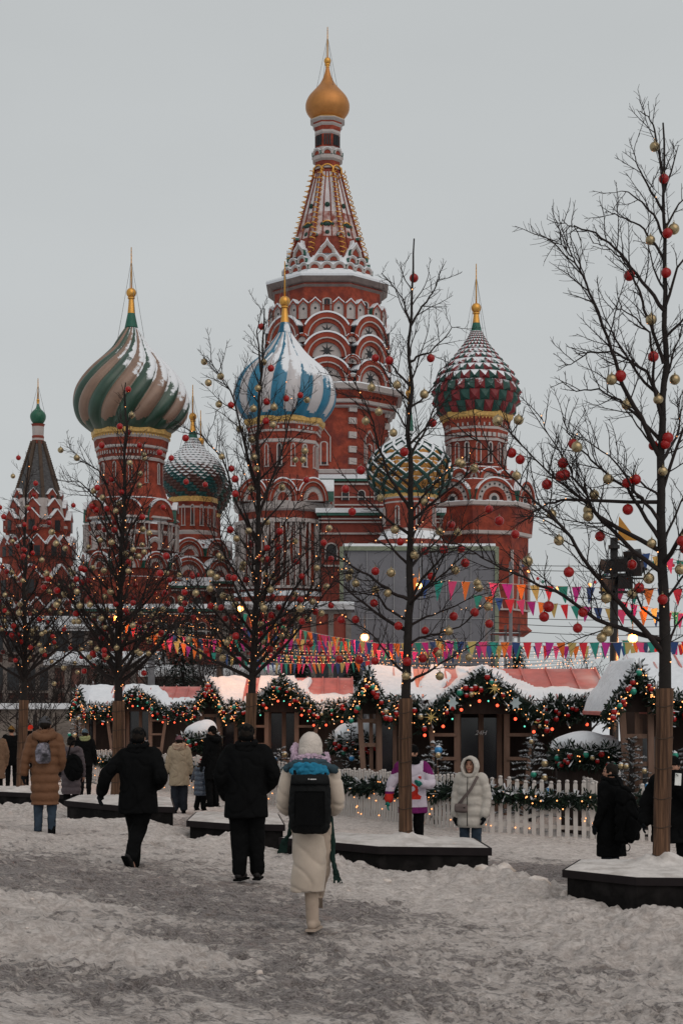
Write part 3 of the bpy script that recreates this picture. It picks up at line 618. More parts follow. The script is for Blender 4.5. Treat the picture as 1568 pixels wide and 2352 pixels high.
T.drum([(Y4(1520), 190*q3, GREENR), (Y4(1545), 178*q3, OCH), (Y4(1565), 172*q3, WH), (Y4(1575), 165*q3, BR), (Y4(1592), 164*q3, WH), (Y4(1602), 164*q3, BR), (Y4(1760), 160*q3, WH), (Y4(1775), 168*q3, SNOW), (Y4(1800), 185*q3, SNOW), (Y4(1830), 210*q3, BRD), (1600, 80, BRD)], 16)
T.ring('window', WIN, Y4(1640), 161*q3, 8, .35, 0, (14*q3*T.k, .5, 20*q3*T.k))
T.finish()
# ===== small scaly dome right of the spiral one, and the one behind it
SB = M('scale_brown', (.075, .032, .026), .5, var=.2, snow=.70, sdir=(.1, -.3, 1)); SGB = M('scale_green', (.010, .065, .065), .45, var=.2, snow=.70, sdir=(.1, -.3, 1))
T = Tower(443, 155, 'brick turret under the small scaly dome striped green and brown')
prof = [(Y3(y), r*q3) for y, r in ((1262, 34), (1300, 56), (1340, 90), (1380, 134), (1420, 172), (1460, 196), (1500, 204), (1540, 198), (1580, 182), (1615, 160), (1648, 138))]
spiked_dome(T, prof, 28, [SB, SGB], [lerp(Y3(1262), Y3(1648), i/22) for i in range(23)], .38, twist=.0, down=.72, colorf=lambda i, j: ((j+(i+1)//2-int(i*1.1)) // 2) % 2)
crown_top(T, Y3(925), Y3(1125), 9, Y3(1215), 6.5, Y3(1262), 12, GN, (Y3(1330), 32), rc0=4)
T.drum([(Y3(1640), 148*q3, OCH), (Y3(1672), 150*q3, BR), (Y3(1700), 142*q3, WH), (Y3(1712), 144*q3, BR), (1164, 51, BR), (1222, 51, WH), (1226, 54, WH), (1232, 53, BR), (1245, 58, SNOW), (1256, 78, BR), (1600, 78, BRD)], 10)
T.ring('window', WIN, 1172, 52, 8, .1, 0, (4.6*T.k, .4, 8*T.k)); T.ring('window', WIN, 1172, 52, 8, .6, 0, (4.6*T.k, .4, 8*T.k))
T.ring('arched_gable', A_RED, 1285, 79, 8, 0, 0, (33*T.k, 1.3, 40*T.k)); T.ring('arched_gable', A_RED, 1335, 92, 8, 0, 0, (40*T.k, 1.3, 46*T.k))
T.finish()
T = Tower(461, 165, 'brick turret with a dark brown scaly dome half hidden behind the small one')
prof = [(Y3(y), r*q3) for y, r in ((1300, 16), (1380, 40), (1430, 80), (1480, 130), (1540, 178), (1600, 188), (1650, 176), (1700, 150), (1740, 118))]
spiked_dome(T, prof, 26, [SB, M('scale_dark', (.02, .05, .04), .5, var=.2)], [lerp(Y3(1300), Y3(1740), i/18) for i in range(19)], .38, down=.72)
crown_top(T, Y3(1085), Y3(1278), 8.5, Y3(1330), 5, Y3(1345), 7, GN, (Y3(1450), 32), rc0=4)
T.drum([(Y3(1738), 122*q3, OCH), (Y3(1760), 118*q3, BR), (1600, 46, BR)], 10); T.finish()
# ===== galleries tying the towers together
def gallery(u0, u1, d, v0, v1, dep, label, bands, arches=None, roof=True):
    k = d/FD; z = lambda v: CZ-(v-VH)*k+1.5; mb = MB(); W_ = (u1-u0)*k; cx = ((u0+u1)/2-UC)*k
    mb.box((0, dep/2, (z(v0)+z(v1))/2), (W_, dep, z(v0)-z(v1)), 0)
    for v, h, m in bands: mb.box((0, dep/2, z(v)), (W_+.3+.04*h, dep+.3+.04*h, h*k), m)
    if roof: mb.box((0, dep/2, z(v0)+.15), (W_+.9, dep+.9, .35), 2); mb.box((0, dep/2, z(v0)-.12), (W_+.7, dep+.7, .2), 3)
    o = ob('gallery', mb.mesh('gallery', [BRD, WH, SNOW, GREENR]), cath, Vector((cx, d, -1.5))-WP(cath)); o['label'] = label
    if arches:
        n, r, va = arches
        for i in range(n): ob('arched_gable', A_PLAIN2, o, ((i+.5)/n*W_-W_/2, -.1, z(va)), 0, (r*k, .8, r*k))
    return o
mba = MB(); mba.arch(.8, 1, -.3, .2, 0, leg=1.6); mba.fan(.8, -.1, 1, leg=1.6); A_PLAIN2 = mba.mesh('arched_opening', [WH, DK])
gallery(738, 1010, 122, 1178, 1600, 12, 'brick gallery with arched openings between the blue dome and the gold dome', [(1192, 3, 1), (1200, 3, 1), (1226, 4, 1), (1300, 4, 1)], (6, 15, 1262))
gallery(700, 960, 135, 1100, 1600, 10, 'upper brick gallery under the central tower', [(1112, 4, 1), (1142, 3, 1), (1160, 3, 1)], (7, 9, 1135))
gallery(190, 470, 138, 1345, 1600, 10, 'lower brick gallery under the spiral dome', [(1356, 3, 1), (1400, 4, 1), (1420, 3, 1)], (9, 11, 1380))
gallery(370, 590, 146, 1335, 1600, 10, 'lower brick gallery between the small dome and the blue dome', [(1350, 3, 1), (1400, 3, 1)], (8, 11, 1375))
gallery(180, 780, 118, 1398, 1600, 8, 'long low brick gallery behind the market with snow on its roof', [(1410, 3, 1), (1450, 4, 1)], (20, 11, 1440))
# grey screen in front
k = 112/FD; z = lambda v: CZ-(v-VH)*k
TARP = M('grey_sheeting', (.135, .135, .15), .8, var=.08, ns_=.4, bump=.2, bs=1.5); TRIM = M('olive_trim', (.16, .18, .13), .7)
scr = empty('scaffold_screen', ((962-UC)*k, 112, -1), 'large plain grey sheeted screen in front of the brick cathedral', 'screen')
mb = MB(); mb.box((0, 2.5, (z(1258)+1)/2), (356*k, 5, z(1258)+1), 0); [mb.box((x_*k, -.04, (z(1258)+1)*.5), (.05, .07, z(1258)+.6), 1) for x_ in (-120, -58, 2, 62, 118)]; [mb.box((0, -.035, z_), (354*k, .05, .05), 1) for z_ in (2.2, 4.4, 6.6, 8.8)]
ob('sheeting', mb.mesh('sheeting', [TARP, M('seam', (.22, .22, .23), .8)]), scr)
mb = MB(); H = z(1256)+1
for x in (-1, 1): mb.box((x*178*k, 0, H/2), (.28, .3, H), 0)
mb.box((0, 0, H-.12), (358*k, .34, .3), 0); mb.box((0, 2.4, H+.12), (350*k, 5, .2), 1); ob('frame', mb.mesh('frame', [TRIM, SNOW]), scr)

scf = empty('scaffold', ((1158-UC)*108/FD, 108, -1), 'thin pipe scaffold beside the right edge of the grey screen', 'scaffold')
PIPE = M('scaffold_pipe', (.06, .055, .055), .6)
for i, x_ in enumerate((-.8, .1, 1.0)): mb = MB(); mb.tube([(x_, 0, 0), (x_, 0, 8.2)], .04, 6); mb.tube([(x_, .9, 0), (x_, .9, 8.2)], .04, 6); ob('upright', mb.mesh('upright', [PIPE]), scf)
for i in range(5): mb = MB(); mb.tube([(-.9, 0, 1.6+i*1.5), (1.1, 0, 1.6+i*1.5)], .035, 5); mb.box((.1, .45, 1.55+i*1.5), (2, .8, .05), 1); mb.box((.1, .45, 1.62+i*1.5), (1.9, .8, .09), 2); ob('deck', mb.mesh('deck', [PIPE, BRD, SNOW]), scf)
# ===== bell tower with dark tent roof, far left
TT = M('grey_tiles', (.075, .075, .078), .85, var=.5, ns_=3.5, stretch=(1, 1, 2.2), snow=.86, bump=.6, bs=5)
bell = empty('bell_tower', ((88-UC)*170/FD, 170, -1.5), 'slender bell tower with dark snowy tent roof and small green dome', 'bell tower')
T = Tower(88, 170, 'brick and white tiered body of the bell tower', 'tower_body', bell)
T.drum([(Y3(1172), 42*q3, BRD), (Y3(1180), 36*q3, BRD), (Y3(1188), 35*q3, WH), (Y3(1245), 33*q3, BRD), (Y3(1250), 36*q3, BRD), (Y3(1262), 34*q3, WH), (Y3(1275), 36*q3, BRD), (Y3(1285), 35*q3, BRD), (Y3(1290), 38*q3, BRD), (1148, 16, SNOW), (1150, 56, WH), (1200, 64, BR), (1212, 71, WH), (1218, 71, BR), (1232, 68, BR), (1275, 72, WH), (1280, 76, BR), (1340, 76, WH), (1344, 82, BR), (1350, 78, BR), (1430, 84, WH), (1436, 88, BR), (1600, 84, BR)], 8)
prof = [(Y3(y), r*q3) for y, r in ((1058, 8), (1075, 17), (1092, 34), (1108, 46), (1125, 49), (1142, 46), (1158, 38), (1172, 28))]
mb = MB(); P = [interp(prof, i/24) for i in range(25)]; mb.lathe([(T.z(v), r*T.k, 0) for v, r in reversed(P)], 24, sm_=True); T.sub('onion_dome', mb.mesh('onion_dome', [M('small_green', (.02, .10, .06), .4, var=.15, snow=.78)]))
crown_top(T, 869, Y3(1022), 3.6, Y3(1045), 2, Y3(1062), 3.2, GN, (Y3(1100), 16), rc0=1.6)
mb = MB(); mb.lathe([(T.z(1152), 52*T.k, 0), (T.z(Y3(1290)), 36*q3*T.k, 0)], 8)
T.sub('tent_roof', mb.mesh('tent_roof', [TT]))
mb = MB()
for j in range(8):
    a = -pi/2+pi/8+j*pi/4; ap0, ap1 = 37*q3*T.k*1.08, 52*T.k*1.08
    for i in range(26):
        t = i/26; ap = lerp(ap0, ap1, t); zz = lerp(T.z(Y3(1292)), T.z(1152), t); mb.box((cos(a)*ap, sin(a)*ap, zz), (.3, .34, .38), 0, rz=a)
T.sub('corner_tiles', mb.mesh('corner_tiles', [M('ochre_tile', (.085, .06, .045), .8)]))
mbd = MB(); mbd.xz([(-1, -1.6), (-1, 0), (0, 1.1), (1, 0), (1, -1.6)], -.5, .5, 0); mbd.xz([(-.4, -1.6), (-.4, -.3), (.4, -.3), (.4, -1.6)], -.55, .4, 1); mbd.beam((-1.15, 0, -.1), (0, 0, 1.2), .12, 1.2, 2); mbd.beam((1.15, 0, -.1), (0, 0, 1.2), .12, 1.2, 2)
DOR = mbd.mesh('dormer', [BRD, DK, SNOW])
T.ring('dormer', DOR, 1140, 51, 8, 0, 0, .5); T.ring('dormer', DOR, 1168, 58, 8, 0, 0, .7); T.ring('dormer', DOR, 1196, 68, 8, 0, 0, .8); T.ring('dormer', DOR, 1255, 73, 8, 0, 13, .8); T.ring('dormer', DOR, 1255, 73, 8, 0, -13, .8); T.ring('dormer', DOR, 1330, 80, 8, 0, 0, 1.1)
T.ring('dormer', DOR, 1400, 82, 8, 0, 14, .9); T.ring('dormer', DOR, 1400, 82, 8, 0, -14, .9)
T.finish()
# ------------------------------------------------------------ planters and bare trees hung with baubles
BARK = M('bark', (.015, .012, .011), .9, var=.3, ns_=9, bump=.4, bs=30)
TWIG = M('twig', (.015, .010, .009), .85, var=.2)
WRAP = M('reed_wrap', (.15, .080, .046), .9, var=.6, ns_=6, stretch=(10, 10, .3), bump=.9, bs=9, dirt=(.055, .028, .018))
TIE = M('tie_wire', (.05, .032, .022), .8)
GRAN = M('black_granite', (.008, .0075, .0075), .85, spec=.08, var=.3, ns_=12, bump=.2, bs=40, dirt=(.020, .018, .018)); GRANT = M('planter_lip', (.016, .013, .014), .8, spec=.1, var=.2)
BULB = M('warm_bulb', (1, .40, .14), emit=2.1); BULBR = M('red_bulb', (1, .09, .04), emit=2.2); BULBG = M('green_bulb', (.15, .75, .55), emit=1.0); BULBW = M('white_bulb', (1, .58, .30), emit=1.2)
RBAL = M('red_bauble', (.27, .004, .0035), .2, 0, var=.1, spec=.35); GBAL = M('gold_bauble', (.36, .275, .155), .24, .8, var=.12, spec=.6)
CAPM = M('bauble_cap', (.25, .2, .12), .4, .8); WIRE2 = M('cable', (.02, .02, .02), .7)
def bulb_mesh(m, r): mb = MB(); mb.sph((0, 0, 0), r, 0, 6, 4); return mb.mesh('bulb', [m])
def bauble_mesh(m):
    mb = MB(); mb.sph((0, 0, 0), .07, 0, 20, 14); mb.lathe([(.064, .014, 1), (.085, .012, 1)], 8, circ=False); mb.tube([(cos(2*pi*i/8)*.011, 0, .095+sin(2*pi*i/8)*.011) for i in range(9)], .0022, 4, 1, cap=False)
    mb.tube([(0, 0, .1), (.004, 0, .19)], .0016, 3, 2, cap=False); return mb.mesh('bauble', [m, CAPM, TIE])
BALR, BALG = bauble_mesh(RBAL), bauble_mesh(GBAL)
def planter(lip, thick, label, group='dark stone planters around the bare trees'):
    # lip: list of (u, d) corners, first..last front edge then back; z of the top from v of the first corner
    (u0, v0, d0) = lip[0]; zt = CZ-(v0-VH)*d0/FD
    P = [((u-UC)*d/FD, d) for u, v, d in lip]; cx = sum(p[0] for p in P)/len(P); cy = sum(p[1] for p in P)/len(P); zg = min(G(p[0], p[1]) for p in P)-.25
    o = empty('planter', (cx, cy, zg), label, 'planter', group)
    L_ = [(x-cx, y-cy) for x, y in P]; I = []
    for x, y in L_: r = sqrt(x*x+y*y); I.append((x*(1-.06/r), y*(1-.06/r)))
    h = zt-zg; mb = MB(); mb.prism(I, 0, h-thick, 0); ob('body', mb.mesh('body', [GRAN]), o)
    mb = MB(); mb.prism(L_, h-thick, h, 0); ob('lip', mb.mesh('lip', [GRANT]), o)
    return o, zt, (cx, cy, zg), L_
def snow_on(o, L_, h, mound, mh=.12):
    # subdivided lumpy snow inside the lip
    bm = bmesh.new(); S = [(x*(1-.03), y*(1-.03)) for x, y in L_]; vs = [bm.verts.new((x, y, h+.002)) for x, y in S]; bm.faces.new(vs)
    bmesh.ops.triangulate(bm, faces=bm.faces[:]); bmesh.ops.subdivide_edges(bm, edges=bm.edges[:], cuts=28, use_grid_fill=True)
    for v in bm.verts:
        e = min(abs((b[0]-a[0])*(a[1]-v.co.y)-(a[0]-v.co.x)*(b[1]-a[1]))/sqrt((b[0]-a[0])**2+(b[1]-a[1])**2) for a, b in zip(S, S[1:]+S[:1]))
        f = clamp(e/.12); v.co.z += f*(.018+.014*noise.noise((v.co.x*4, v.co.y*4, h))+.015*noise.noise((v.co.x*14, v.co.y*14, 2)))
        q = (v.co.x-mound[0])**2+(v.co.y-mound[1])**2; v.co.z += f*mh*math.exp(-q/.09)*(1+.5*noise.noise((v.co.x*9, v.co.y*9, 5)))
    me = bpy.data.meshes.new('snow_cover'); bm.to_mesh(me); bm.free(); me.materials.append(SNOWN); me.polygons.foreach_set('use_smooth', [True]*len(me.polygons)); ob('snow_cover', me, o)
TREES = []
def limb_growth(pts, r0, tw, lv, scale, out, ends, dens):
    # side shoots along a limb
    n = len(pts)-1; Ls = sum((pts[i+1]-pts[i]).length for i in range(n))
    cnt = max(2, int(Ls*dens)); side = random.choice((-1, 1))
    for c in range(cnt):
        t = .12+.88*(c+RN(0, 1))/cnt; x = t*n; i = min(int(x), n-1); p = pts[i].lerp(pts[i+1], x-i); dr = (pts[i+1]-pts[i]).normalized()
        side = -side; ax = Vector((RN(-1, 1), RN(-1, 1), RN(-1, 1))).cross(dr)
        if ax.length < .1: continue
        ax.normalize()
        ang = RN(.55, 1.1); nd = (dr*cos(ang)+ax*sin(ang)*1); nd.z += .18; nd.normalize()
        ln = scale*RN(.45, 1.25)*(1-.5*t)
        q = [p]; k = 5 if lv == 1 else 4; cur = nd.copy()
        for s in range(k):
            cur = (cur+Vector((RN(-.2, .2), RN(-.2, .2), RN(-.10, .18)))).normalized(); q.append(q[-1]+cur*ln/k)
        r = max(.0034, r0*(.36 if lv == 1 else .6)*(1-.4*t)); r = min(r, .0085 if lv == 1 else .0038)
        out.append((q, [lerp(r, .0027 if lv == 1 else .0022, s/k) for s in range(k+1)], 4 if lv == 1 else 3)); ends.append(q)
        if lv == 1 and ln > .16: limb_growth(q, r, 0, 2, ln*.42, out, ends, dens*2.3)
def tree(u, d, v_top, v_wrap, v_base, r_base, limbs, label, hand=[], spread=1.9, dens=5.2, seed=1, lean=0, zt=None, vlow=None):
    random.seed(seed); k = d/FD; x0 = (u-UC)*k; zb = CZ-(v_base-VH)*k; H = (v_base-v_top)*k
    o = empty('bare_tree', (x0, d, zb), label, 'tree', 'bare trees hung with baubles')
    zw = (v_base-v_wrap)*k
    def ax(h):  return Vector((lean*k*h/H+.02*sin(h*1.3+seed), .02*sin(h*1.9), h))
    def rr(h): return lerp(r_base*.92, .010, clamp((h-zw*.6)/(H-zw*.6))**.80) if h > zw*.6 else r_base
    N = 40; p = [ax(H*i/N) for i in range(N+1)]; r = [rr(q.z) for q in p]
    for i in range(int(N*.4), N+1): p[i] += Vector((noise.noise((i*.35, seed, 0))*.05, noise.noise((i*.35, seed, 7))*.05, 0))
    mb = MB(); mb.tube(p, r, 10); ob('trunk', mb.mesh('trunk', [BARK]), o)
    mb = MB(); m_ = [ax(zw*i/10) for i in range(11)]; mb.lathe([(q.z-.02*(i == 0), r_base*(1.07+.03*sin(i*2.1)), 0) for i, q in enumerate(m_)], 18, sm_=True, circ=False)
    mb.v = [(x+ax(z).x, y, z) for x, y, z in mb.v]
    ob('reed_wrap', mb.mesh('reed_wrap', [WRAP]), o)
    mb = MB()
    for f in (.06, .22, .38, .55, .72, .9):
        q = ax(zw*f); mb.tube([(q.x+cos(a*pi/8)*r_base*1.12, sin(a*pi/8)*r_base*1.12, q.z+.012*sin(a)) for a in range(17)], .006, 4, cap=False)
    ob('tie', mb.mesh('tie', [TIE]), o)
    out = []; ends = []; big = []
    zl = (v_base-(vlow or v_wrap-40))*k
    for i in range(limbs):
        t = (i+RN(0, .8))/limbs; h = lerp(zl, H*.955, t**(.92 if limbs < 20 else 1.55)); s = ax(h); a = i*2.399+seed
        Ln = spread*(1-t)**(.62 if limbs < 20 else 1.0)*RN(.8, 1.12)+.22; el = (lerp(.36, .98, t)+RN(-.1, .1)) if limbs < 20 else lerp(.55, 1.12, t)+RN(-.32, .30)
        cur = Vector((cos(a)*cos(el), sin(a)*cos(el), sin(el))); q = [s]; K = 9
        for j in range(K):
            cur = (cur+Vector((RN(-.13, .13), RN(-.13, .13), .055+RN(-.08, .08)))).normalized(); q.append(q[-1]+cur*Ln/K)
        r0 = min(rr(h)*.6, .014+Ln*.012); big.append((q, r0))
    for hl in hand:     # limbs read off the photo: (y drift, [(u, v)...])
        dy, pts = hl[0], hl[1]; q = [Vector(((a-u)*k, 0, (v_base-b)*k)) for a, b in pts]; q[0] = ax(q[0].z-.03); acc = 0
        for j in range(1, len(q)): acc += sqrt((q[j].x-q[j-1].x)**2+(q[j].z-q[j-1].z)**2); q[j].y = dy*acc
        q2 = [q[0]]
        for j in range(len(q)-1):
            for s in (.33, .66, 1): m = q[j].lerp(q[j+1], s)+Vector((RN(-.012, .012), RN(-.02, .02), RN(-.012, .012))); q2.append(m)
        big.append((q2, .012+acc*.008))
    for q, r0 in big:
        K = len(q)-1; out.append((q, [lerp(r0, .004, (j/K)**.7) for j in range(K+1)], 6)); ends.append(q)
        limb_growth(q, r0, 0, 1, .36+.22*min(2.5, (q[-1]-q[0]).length), out, ends, dens*1.35)
    mb = MB()
    for q, r, n in out: mb.tube(q, r, n, 0, cap=False)
    ob('crown', mb.mesh('crown', [TWIG]), o)
    T_ = dict(o=o, u=u, d=d, k=k, x=x0, zb=zb, H=H, ends=[e for e in ends if e[0].z > zl*.9], big=[b[0] for b in big], ax=ax, zw=zw, rr=rr); TREES.append(T_); return T_
def lights(T_, n, label, rad=.0085):
    o = empty('light_string', T_['o'].location, label, 'fairy lights', 'fairy lights wound into the bare trees')
    mb = MB(); H = T_['H']; p = []
    for i in range(160):
        h = lerp(T_['zw'], H*.8, i/159); a = i*.55; q = T_['ax'](h); r = T_['rr'](h)+.006; p.append((q.x+cos(a)*r, q.y+sin(a)*r, h))
    mb.tube(p, .0035, 3); ob('wire', mb.mesh('wire', [WIRE2]), o)
    me = bulb_mesh(BULB, rad); mes = bulb_mesh(BULBW, rad*.8)
    def spot():
        if random.random() < .22: q = Vector(random.choice(p[:90])); return q
        e = random.choice(T_['big'] if random.random() < .6 else T_['ends'])
        for _ in range(3):
            if e[0].z > H*.55 and random.random() < .85: e = random.choice(T_['big'] if random.random() < .6 else T_['ends'])
        i = random.randrange(len(e)-1); return e[i].lerp(e[i+1], random.random())+Vector((0, -.01, .01))
    for i in range(min(n, 100)): ob('bulb', me if i % 3 else mes, o, spot())
    if n > 100:
        mb = MB()
        for i in range(n-100): mb.sph(spot(), rad*.9, 0, 5, 3)
        s = ob('bulbs', mb.mesh('bulbs', [BULB]), o); s['kind'] = 'stuff'
HUNG = {}
def hang(T_, pos, red, who, sc_=1.):
    H = T_['H']; f = pos.z/H; px = pos.x
    hz = 'atop' if f > .9 else 'high in' if f > .68 else 'midway up' if f > .5 else 'low in'
    sd_ = 'left side' if px < -.35 else 'right side' if px > .35 else 'near the stem'
    c = 'red' if red else 'gold'
    o = ob('bauble', BALR if red else BALG, None, Vector(T_['o'].location)+pos, RN(0, 6), (.88 if T_['d'] < 19 else .84 if T_['d'] < 23 else .76)*RN(.92, 1.08)); o['category'] = 'bauble'; o['group'] = '%s baubles in %s' % (c, who)
    HUNG.setdefault((c, hz, who, sd_), []).append(o)
ORD = ['highest', 'second highest', 'third highest', 'fourth highest', 'fifth highest', 'sixth highest', 'seventh highest', 'eighth highest', 'ninth highest', 'tenth highest', 'eleventh highest', 'twelfth highest', 'thirteenth highest', 'fourteenth highest']
def more_baubles(T_, n, who, seed):
    random.seed(seed); P = []; mbs = [MB(), MB()]; t = 0
    while n > 0 and t < 4000:
        t += 1; e = random.choice(T_['ends']); i = random.randrange(1, len(e)); p = e[i]+Vector((0, 0, -.09))
        if any((p-q).length < .15 for q in P) or random.random() < (p.z/T_['H'])**1.2*.95: continue
        P.append(p); n -= 1; mbs[0].sph(p, .052*RN(.9, 1.1), random.randrange(2), 14, 10)
    o = ob('baubles', mbs[0].mesh('baubles', [RBAL, GBAL]), None, T_['o'].location); tag(o, 'smaller red and gold baubles crowding the lower twigs of '+who, 'baubles', None, 'stuff')
def label_baubles():
    for (c, hz, who, sd_), L_ in HUNG.items():
        L_.sort(key=lambda o: -o.location.z)
        for i, o in enumerate(L_): o['label'] = ('%s glossy %s bauble %s %s, %s' % (ORD[min(i, 13)], c, hz, who, sd_)) if len(L_) > 1 else 'lone glossy %s bauble %s %s, %s' % (c, hz, who, sd_)
def baubles(T_, n, who, seed, hand=[], vmin=None):
    random.seed(seed); used = []
    for u, v, red in hand:
        x = (u-T_['u'])*T_['k']; z = CZ-(v-VH)*T_['k']-T_['zb']; best = None
        for e in T_['big']:
            for q in e:
                dd = abs(q.x-x)+abs(q.z-z-.1)
                if best is None or dd < best[0]: best = (dd, q.y)
        y = best[1] if best[0] < .5 else RN(-.3, .3)
        p = Vector((x, y-.06 if abs(x) < .1 else y, z)); used.append(p); hang(T_, p, red, who)
    t = 0
    while n > 0 and t < 3000:
        t += 1; e = random.choice(T_['ends']); i = random.randrange(1, len(e)); p = e[i]+Vector((0, 0, -.10))
        if any((p-q).length < .2 for q in used): continue
        if random.random() < (p.z/T_['H'])**1.5*.9: continue
        used.append(p); n -= 1; hang(T_, p, random.random() < .5, who)
C4 = lambda L_: [(803.6+x*.366, 574+y*.366) for x, y in L_]
C7 = lambda L_: [(1033.6+x*.366, 229.7+y*.366) for x, y in L_]
C8 = lambda L_: [(1033.6+x*.3408, 976.4+y*.3408) for x, y in L_]
C6 = lambda L_: [(516.7+x*.366, 1090.6+y*.366) for x, y in L_]
# nearest planter and tree
o, zt, c, L_ = planter([(1290, 1998, 18.2), (1460, 0, 17.4), (1660, 0, 17.3), (1690, 0, 19.2), (1330, 0, 19.4)], .085, 'dark stone planter at the right edge, nearest to the viewer')
d5 = 18.7; snow_on(o, L_, zt-c[2], ((1521-UC)*d5/FD-c[0], d5-c[1]), .14)
H5 = [(-.25, C7([(1310, 2240), (1180, 2010), (1050, 1810), (1000, 1650), (950, 1530), (860, 1320), (780, 1180), (720, 1080), (660, 1015), (610, 990)])),
      (.2, C7([(1320, 1310), (1250, 1180), (1150, 1030), (1050, 900), (930, 790), (800, 745), (760, 738), (720, 700)])),
      (-.1, C7([(1325, 1640), (1290, 1520), (1230, 1380), (1175, 1220), (1130, 1100), (1060, 1010), (960, 945), (880, 920)])),
      (.1, C7([(1340, 1000), (1290, 900), (1215, 800), (1130, 750), (1040, 700), (985, 685)])),
      (.05, C7([(1345, 700), (1290, 620), (1210, 470), (1170, 380), (1155, 290)])),
      (-.05, C7([(1345, 850), (1270, 720), (1200, 640), (1110, 590), (1050, 578)])),
      (-.3, C7([(1300, 2000), (1262, 1800), (1250, 1650), (1215, 1500), (1130, 1420), (1040, 1370), (970, 1370)])),
      (.15, C7([(1320, 1900), (1240, 1700), (1120, 1620), (1040, 1560), (880, 1560), (800, 1620), (700, 1650)])),
      (.35, C7([(1290, 2130), (1180, 1960), (1080, 1860), (960, 1780), (820, 1780), (710, 1700)])),
      (.25, C7([(1352, 520), (1335, 400), (1300, 150), (1260, 60), (1215, 20)])), (.1, C7([(1352, 560), (1400, 400), (1430, 280)])),
      (-.35, C8([(1390, 1530), (1300, 1400), (1120, 1220), (1000, 1100), (880, 970), (760, 790), (640, 680), (540, 590), (430, 500), (300, 370), (170, 240), (60, 160)])),
      (.3, C8([(1390, 980), (1250, 850), (1100, 680), (960, 520), (880, 440), (760, 330), (600, 170), (460, 0), (430, -90)])),
      (-.15, C8([(1360, 1440), (1200, 1385), (980, 1320), (760, 1160), (580, 1090), (440, 1020), (250, 940), (100, 850), (-60, 800)])),
      (.1, C8([(1385, 780), (1280, 560), (1200, 420), (1080, 330), (960, 220), (880, 130), (800, 30), (770, -60)])),
      (-.2, C8([(1385, 660), (1300, 520), (1240, 460), (1150, 330), (1050, 230), (900, 130), (820, 90)])),
      (.25, C8([(1110, 840), (1020, 600), (960, 520), (940, 430), (860, 340), (840, 250), (690, 20), (640, -140)])),
      (.2, C8([(940, 500), (800, 490), (680, 510), (580, 560), (540, 620)])), (-.1, C8([(1385, 470), (1270, 380), (1150, 330), (1060, 360)])),
      (-.2, C8([(1390, 1320), (1290, 1240), (1240, 1140), (1230, 1080), (1180, 1000), (1150, 930)])),
      (.2, C8([(1400, 200), (1330, 80), (1240, -60), (1150, -180)])),
      (.1, [(1525, 1500), (1550, 1440), (1600, 1380), (1660, 1320)]), (-.2, [(1528, 1380), (1560, 1330), (1600, 1290), (1680, 1240)]), (.2, [(1530, 1250), (1565, 1150), (1620, 1080)]), (-.1, [(1530, 1130), (1558, 1000), (1600, 900), (1640, 840)]),
      (.1, [(1528, 900), (1550, 800), (1580, 720)]), (-.2, [(1527, 700), (1550, 620), (1590, 560), (1630, 530)]), (0, [(1528, 520), (1556, 470), (1600, 430)])]
T5 = tree(1521, d5, 283, 1581, 1988, .094, 6, 'tall bare tree nearest the viewer at the right edge', H5, spread=1.6, dens=6.0, seed=5, lean=2, vlow=1400)
B5 = [(1505, 332, 0), (1523, 411, 1), (1546, 526, 0), (1530, 538, 1), (1494, 549, 0), (1449, 626, 1), (1527, 629, 1), (1492, 737, 0), (1490, 829, 1), (1549, 871, 0), (1414, 875, 1), (1394, 883, 0), (1446, 921, 0), (1508, 920, 0),
      (1530, 1008, 1), (1501, 1022, 1), (1525, 1022, 1), (1188, 1020, 1), (1208, 1036, 1), (1320, 1015, 1), (1315, 1036, 0), (1303, 1052, 1), (1307, 1080, 1), (1297, 1082, 1), (1269, 1098, 1), (1458, 1102, 1), (1437, 1110, 1), (1399, 1097, 0), (1519, 1084, 0),
      (1373, 1129, 0), (1444, 1168, 1), (1357, 1180, 0), (1359, 1165, 0), (1272, 1176, 0), (1264, 1255, 0), (1386, 1226, 1), (1496, 1248, 0), (1490, 1328, 0), (1547, 1251, 1), (1560, 1265, 1), (1454, 1295, 1), (1218, 1284, 0), (1291, 1322, 1), (1446, 1366, 0), (1462, 1352, 1),
      (1517, 1378, 1), (1243, 1419, 1), (1253, 1396, 1), (1333, 1408, 1), (1321, 1444, 1), (1378, 1465, 0), (1392, 1450, 0), (1207, 938, 0), (1157, 940, 0), (1555, 1310, 0), (1380, 1378, 0)]
baubles(T5, 0, 'the nearest bare tree', 50, B5); lights(T5, 34, 'sparse fairy lights in the nearest bare tree on the right')
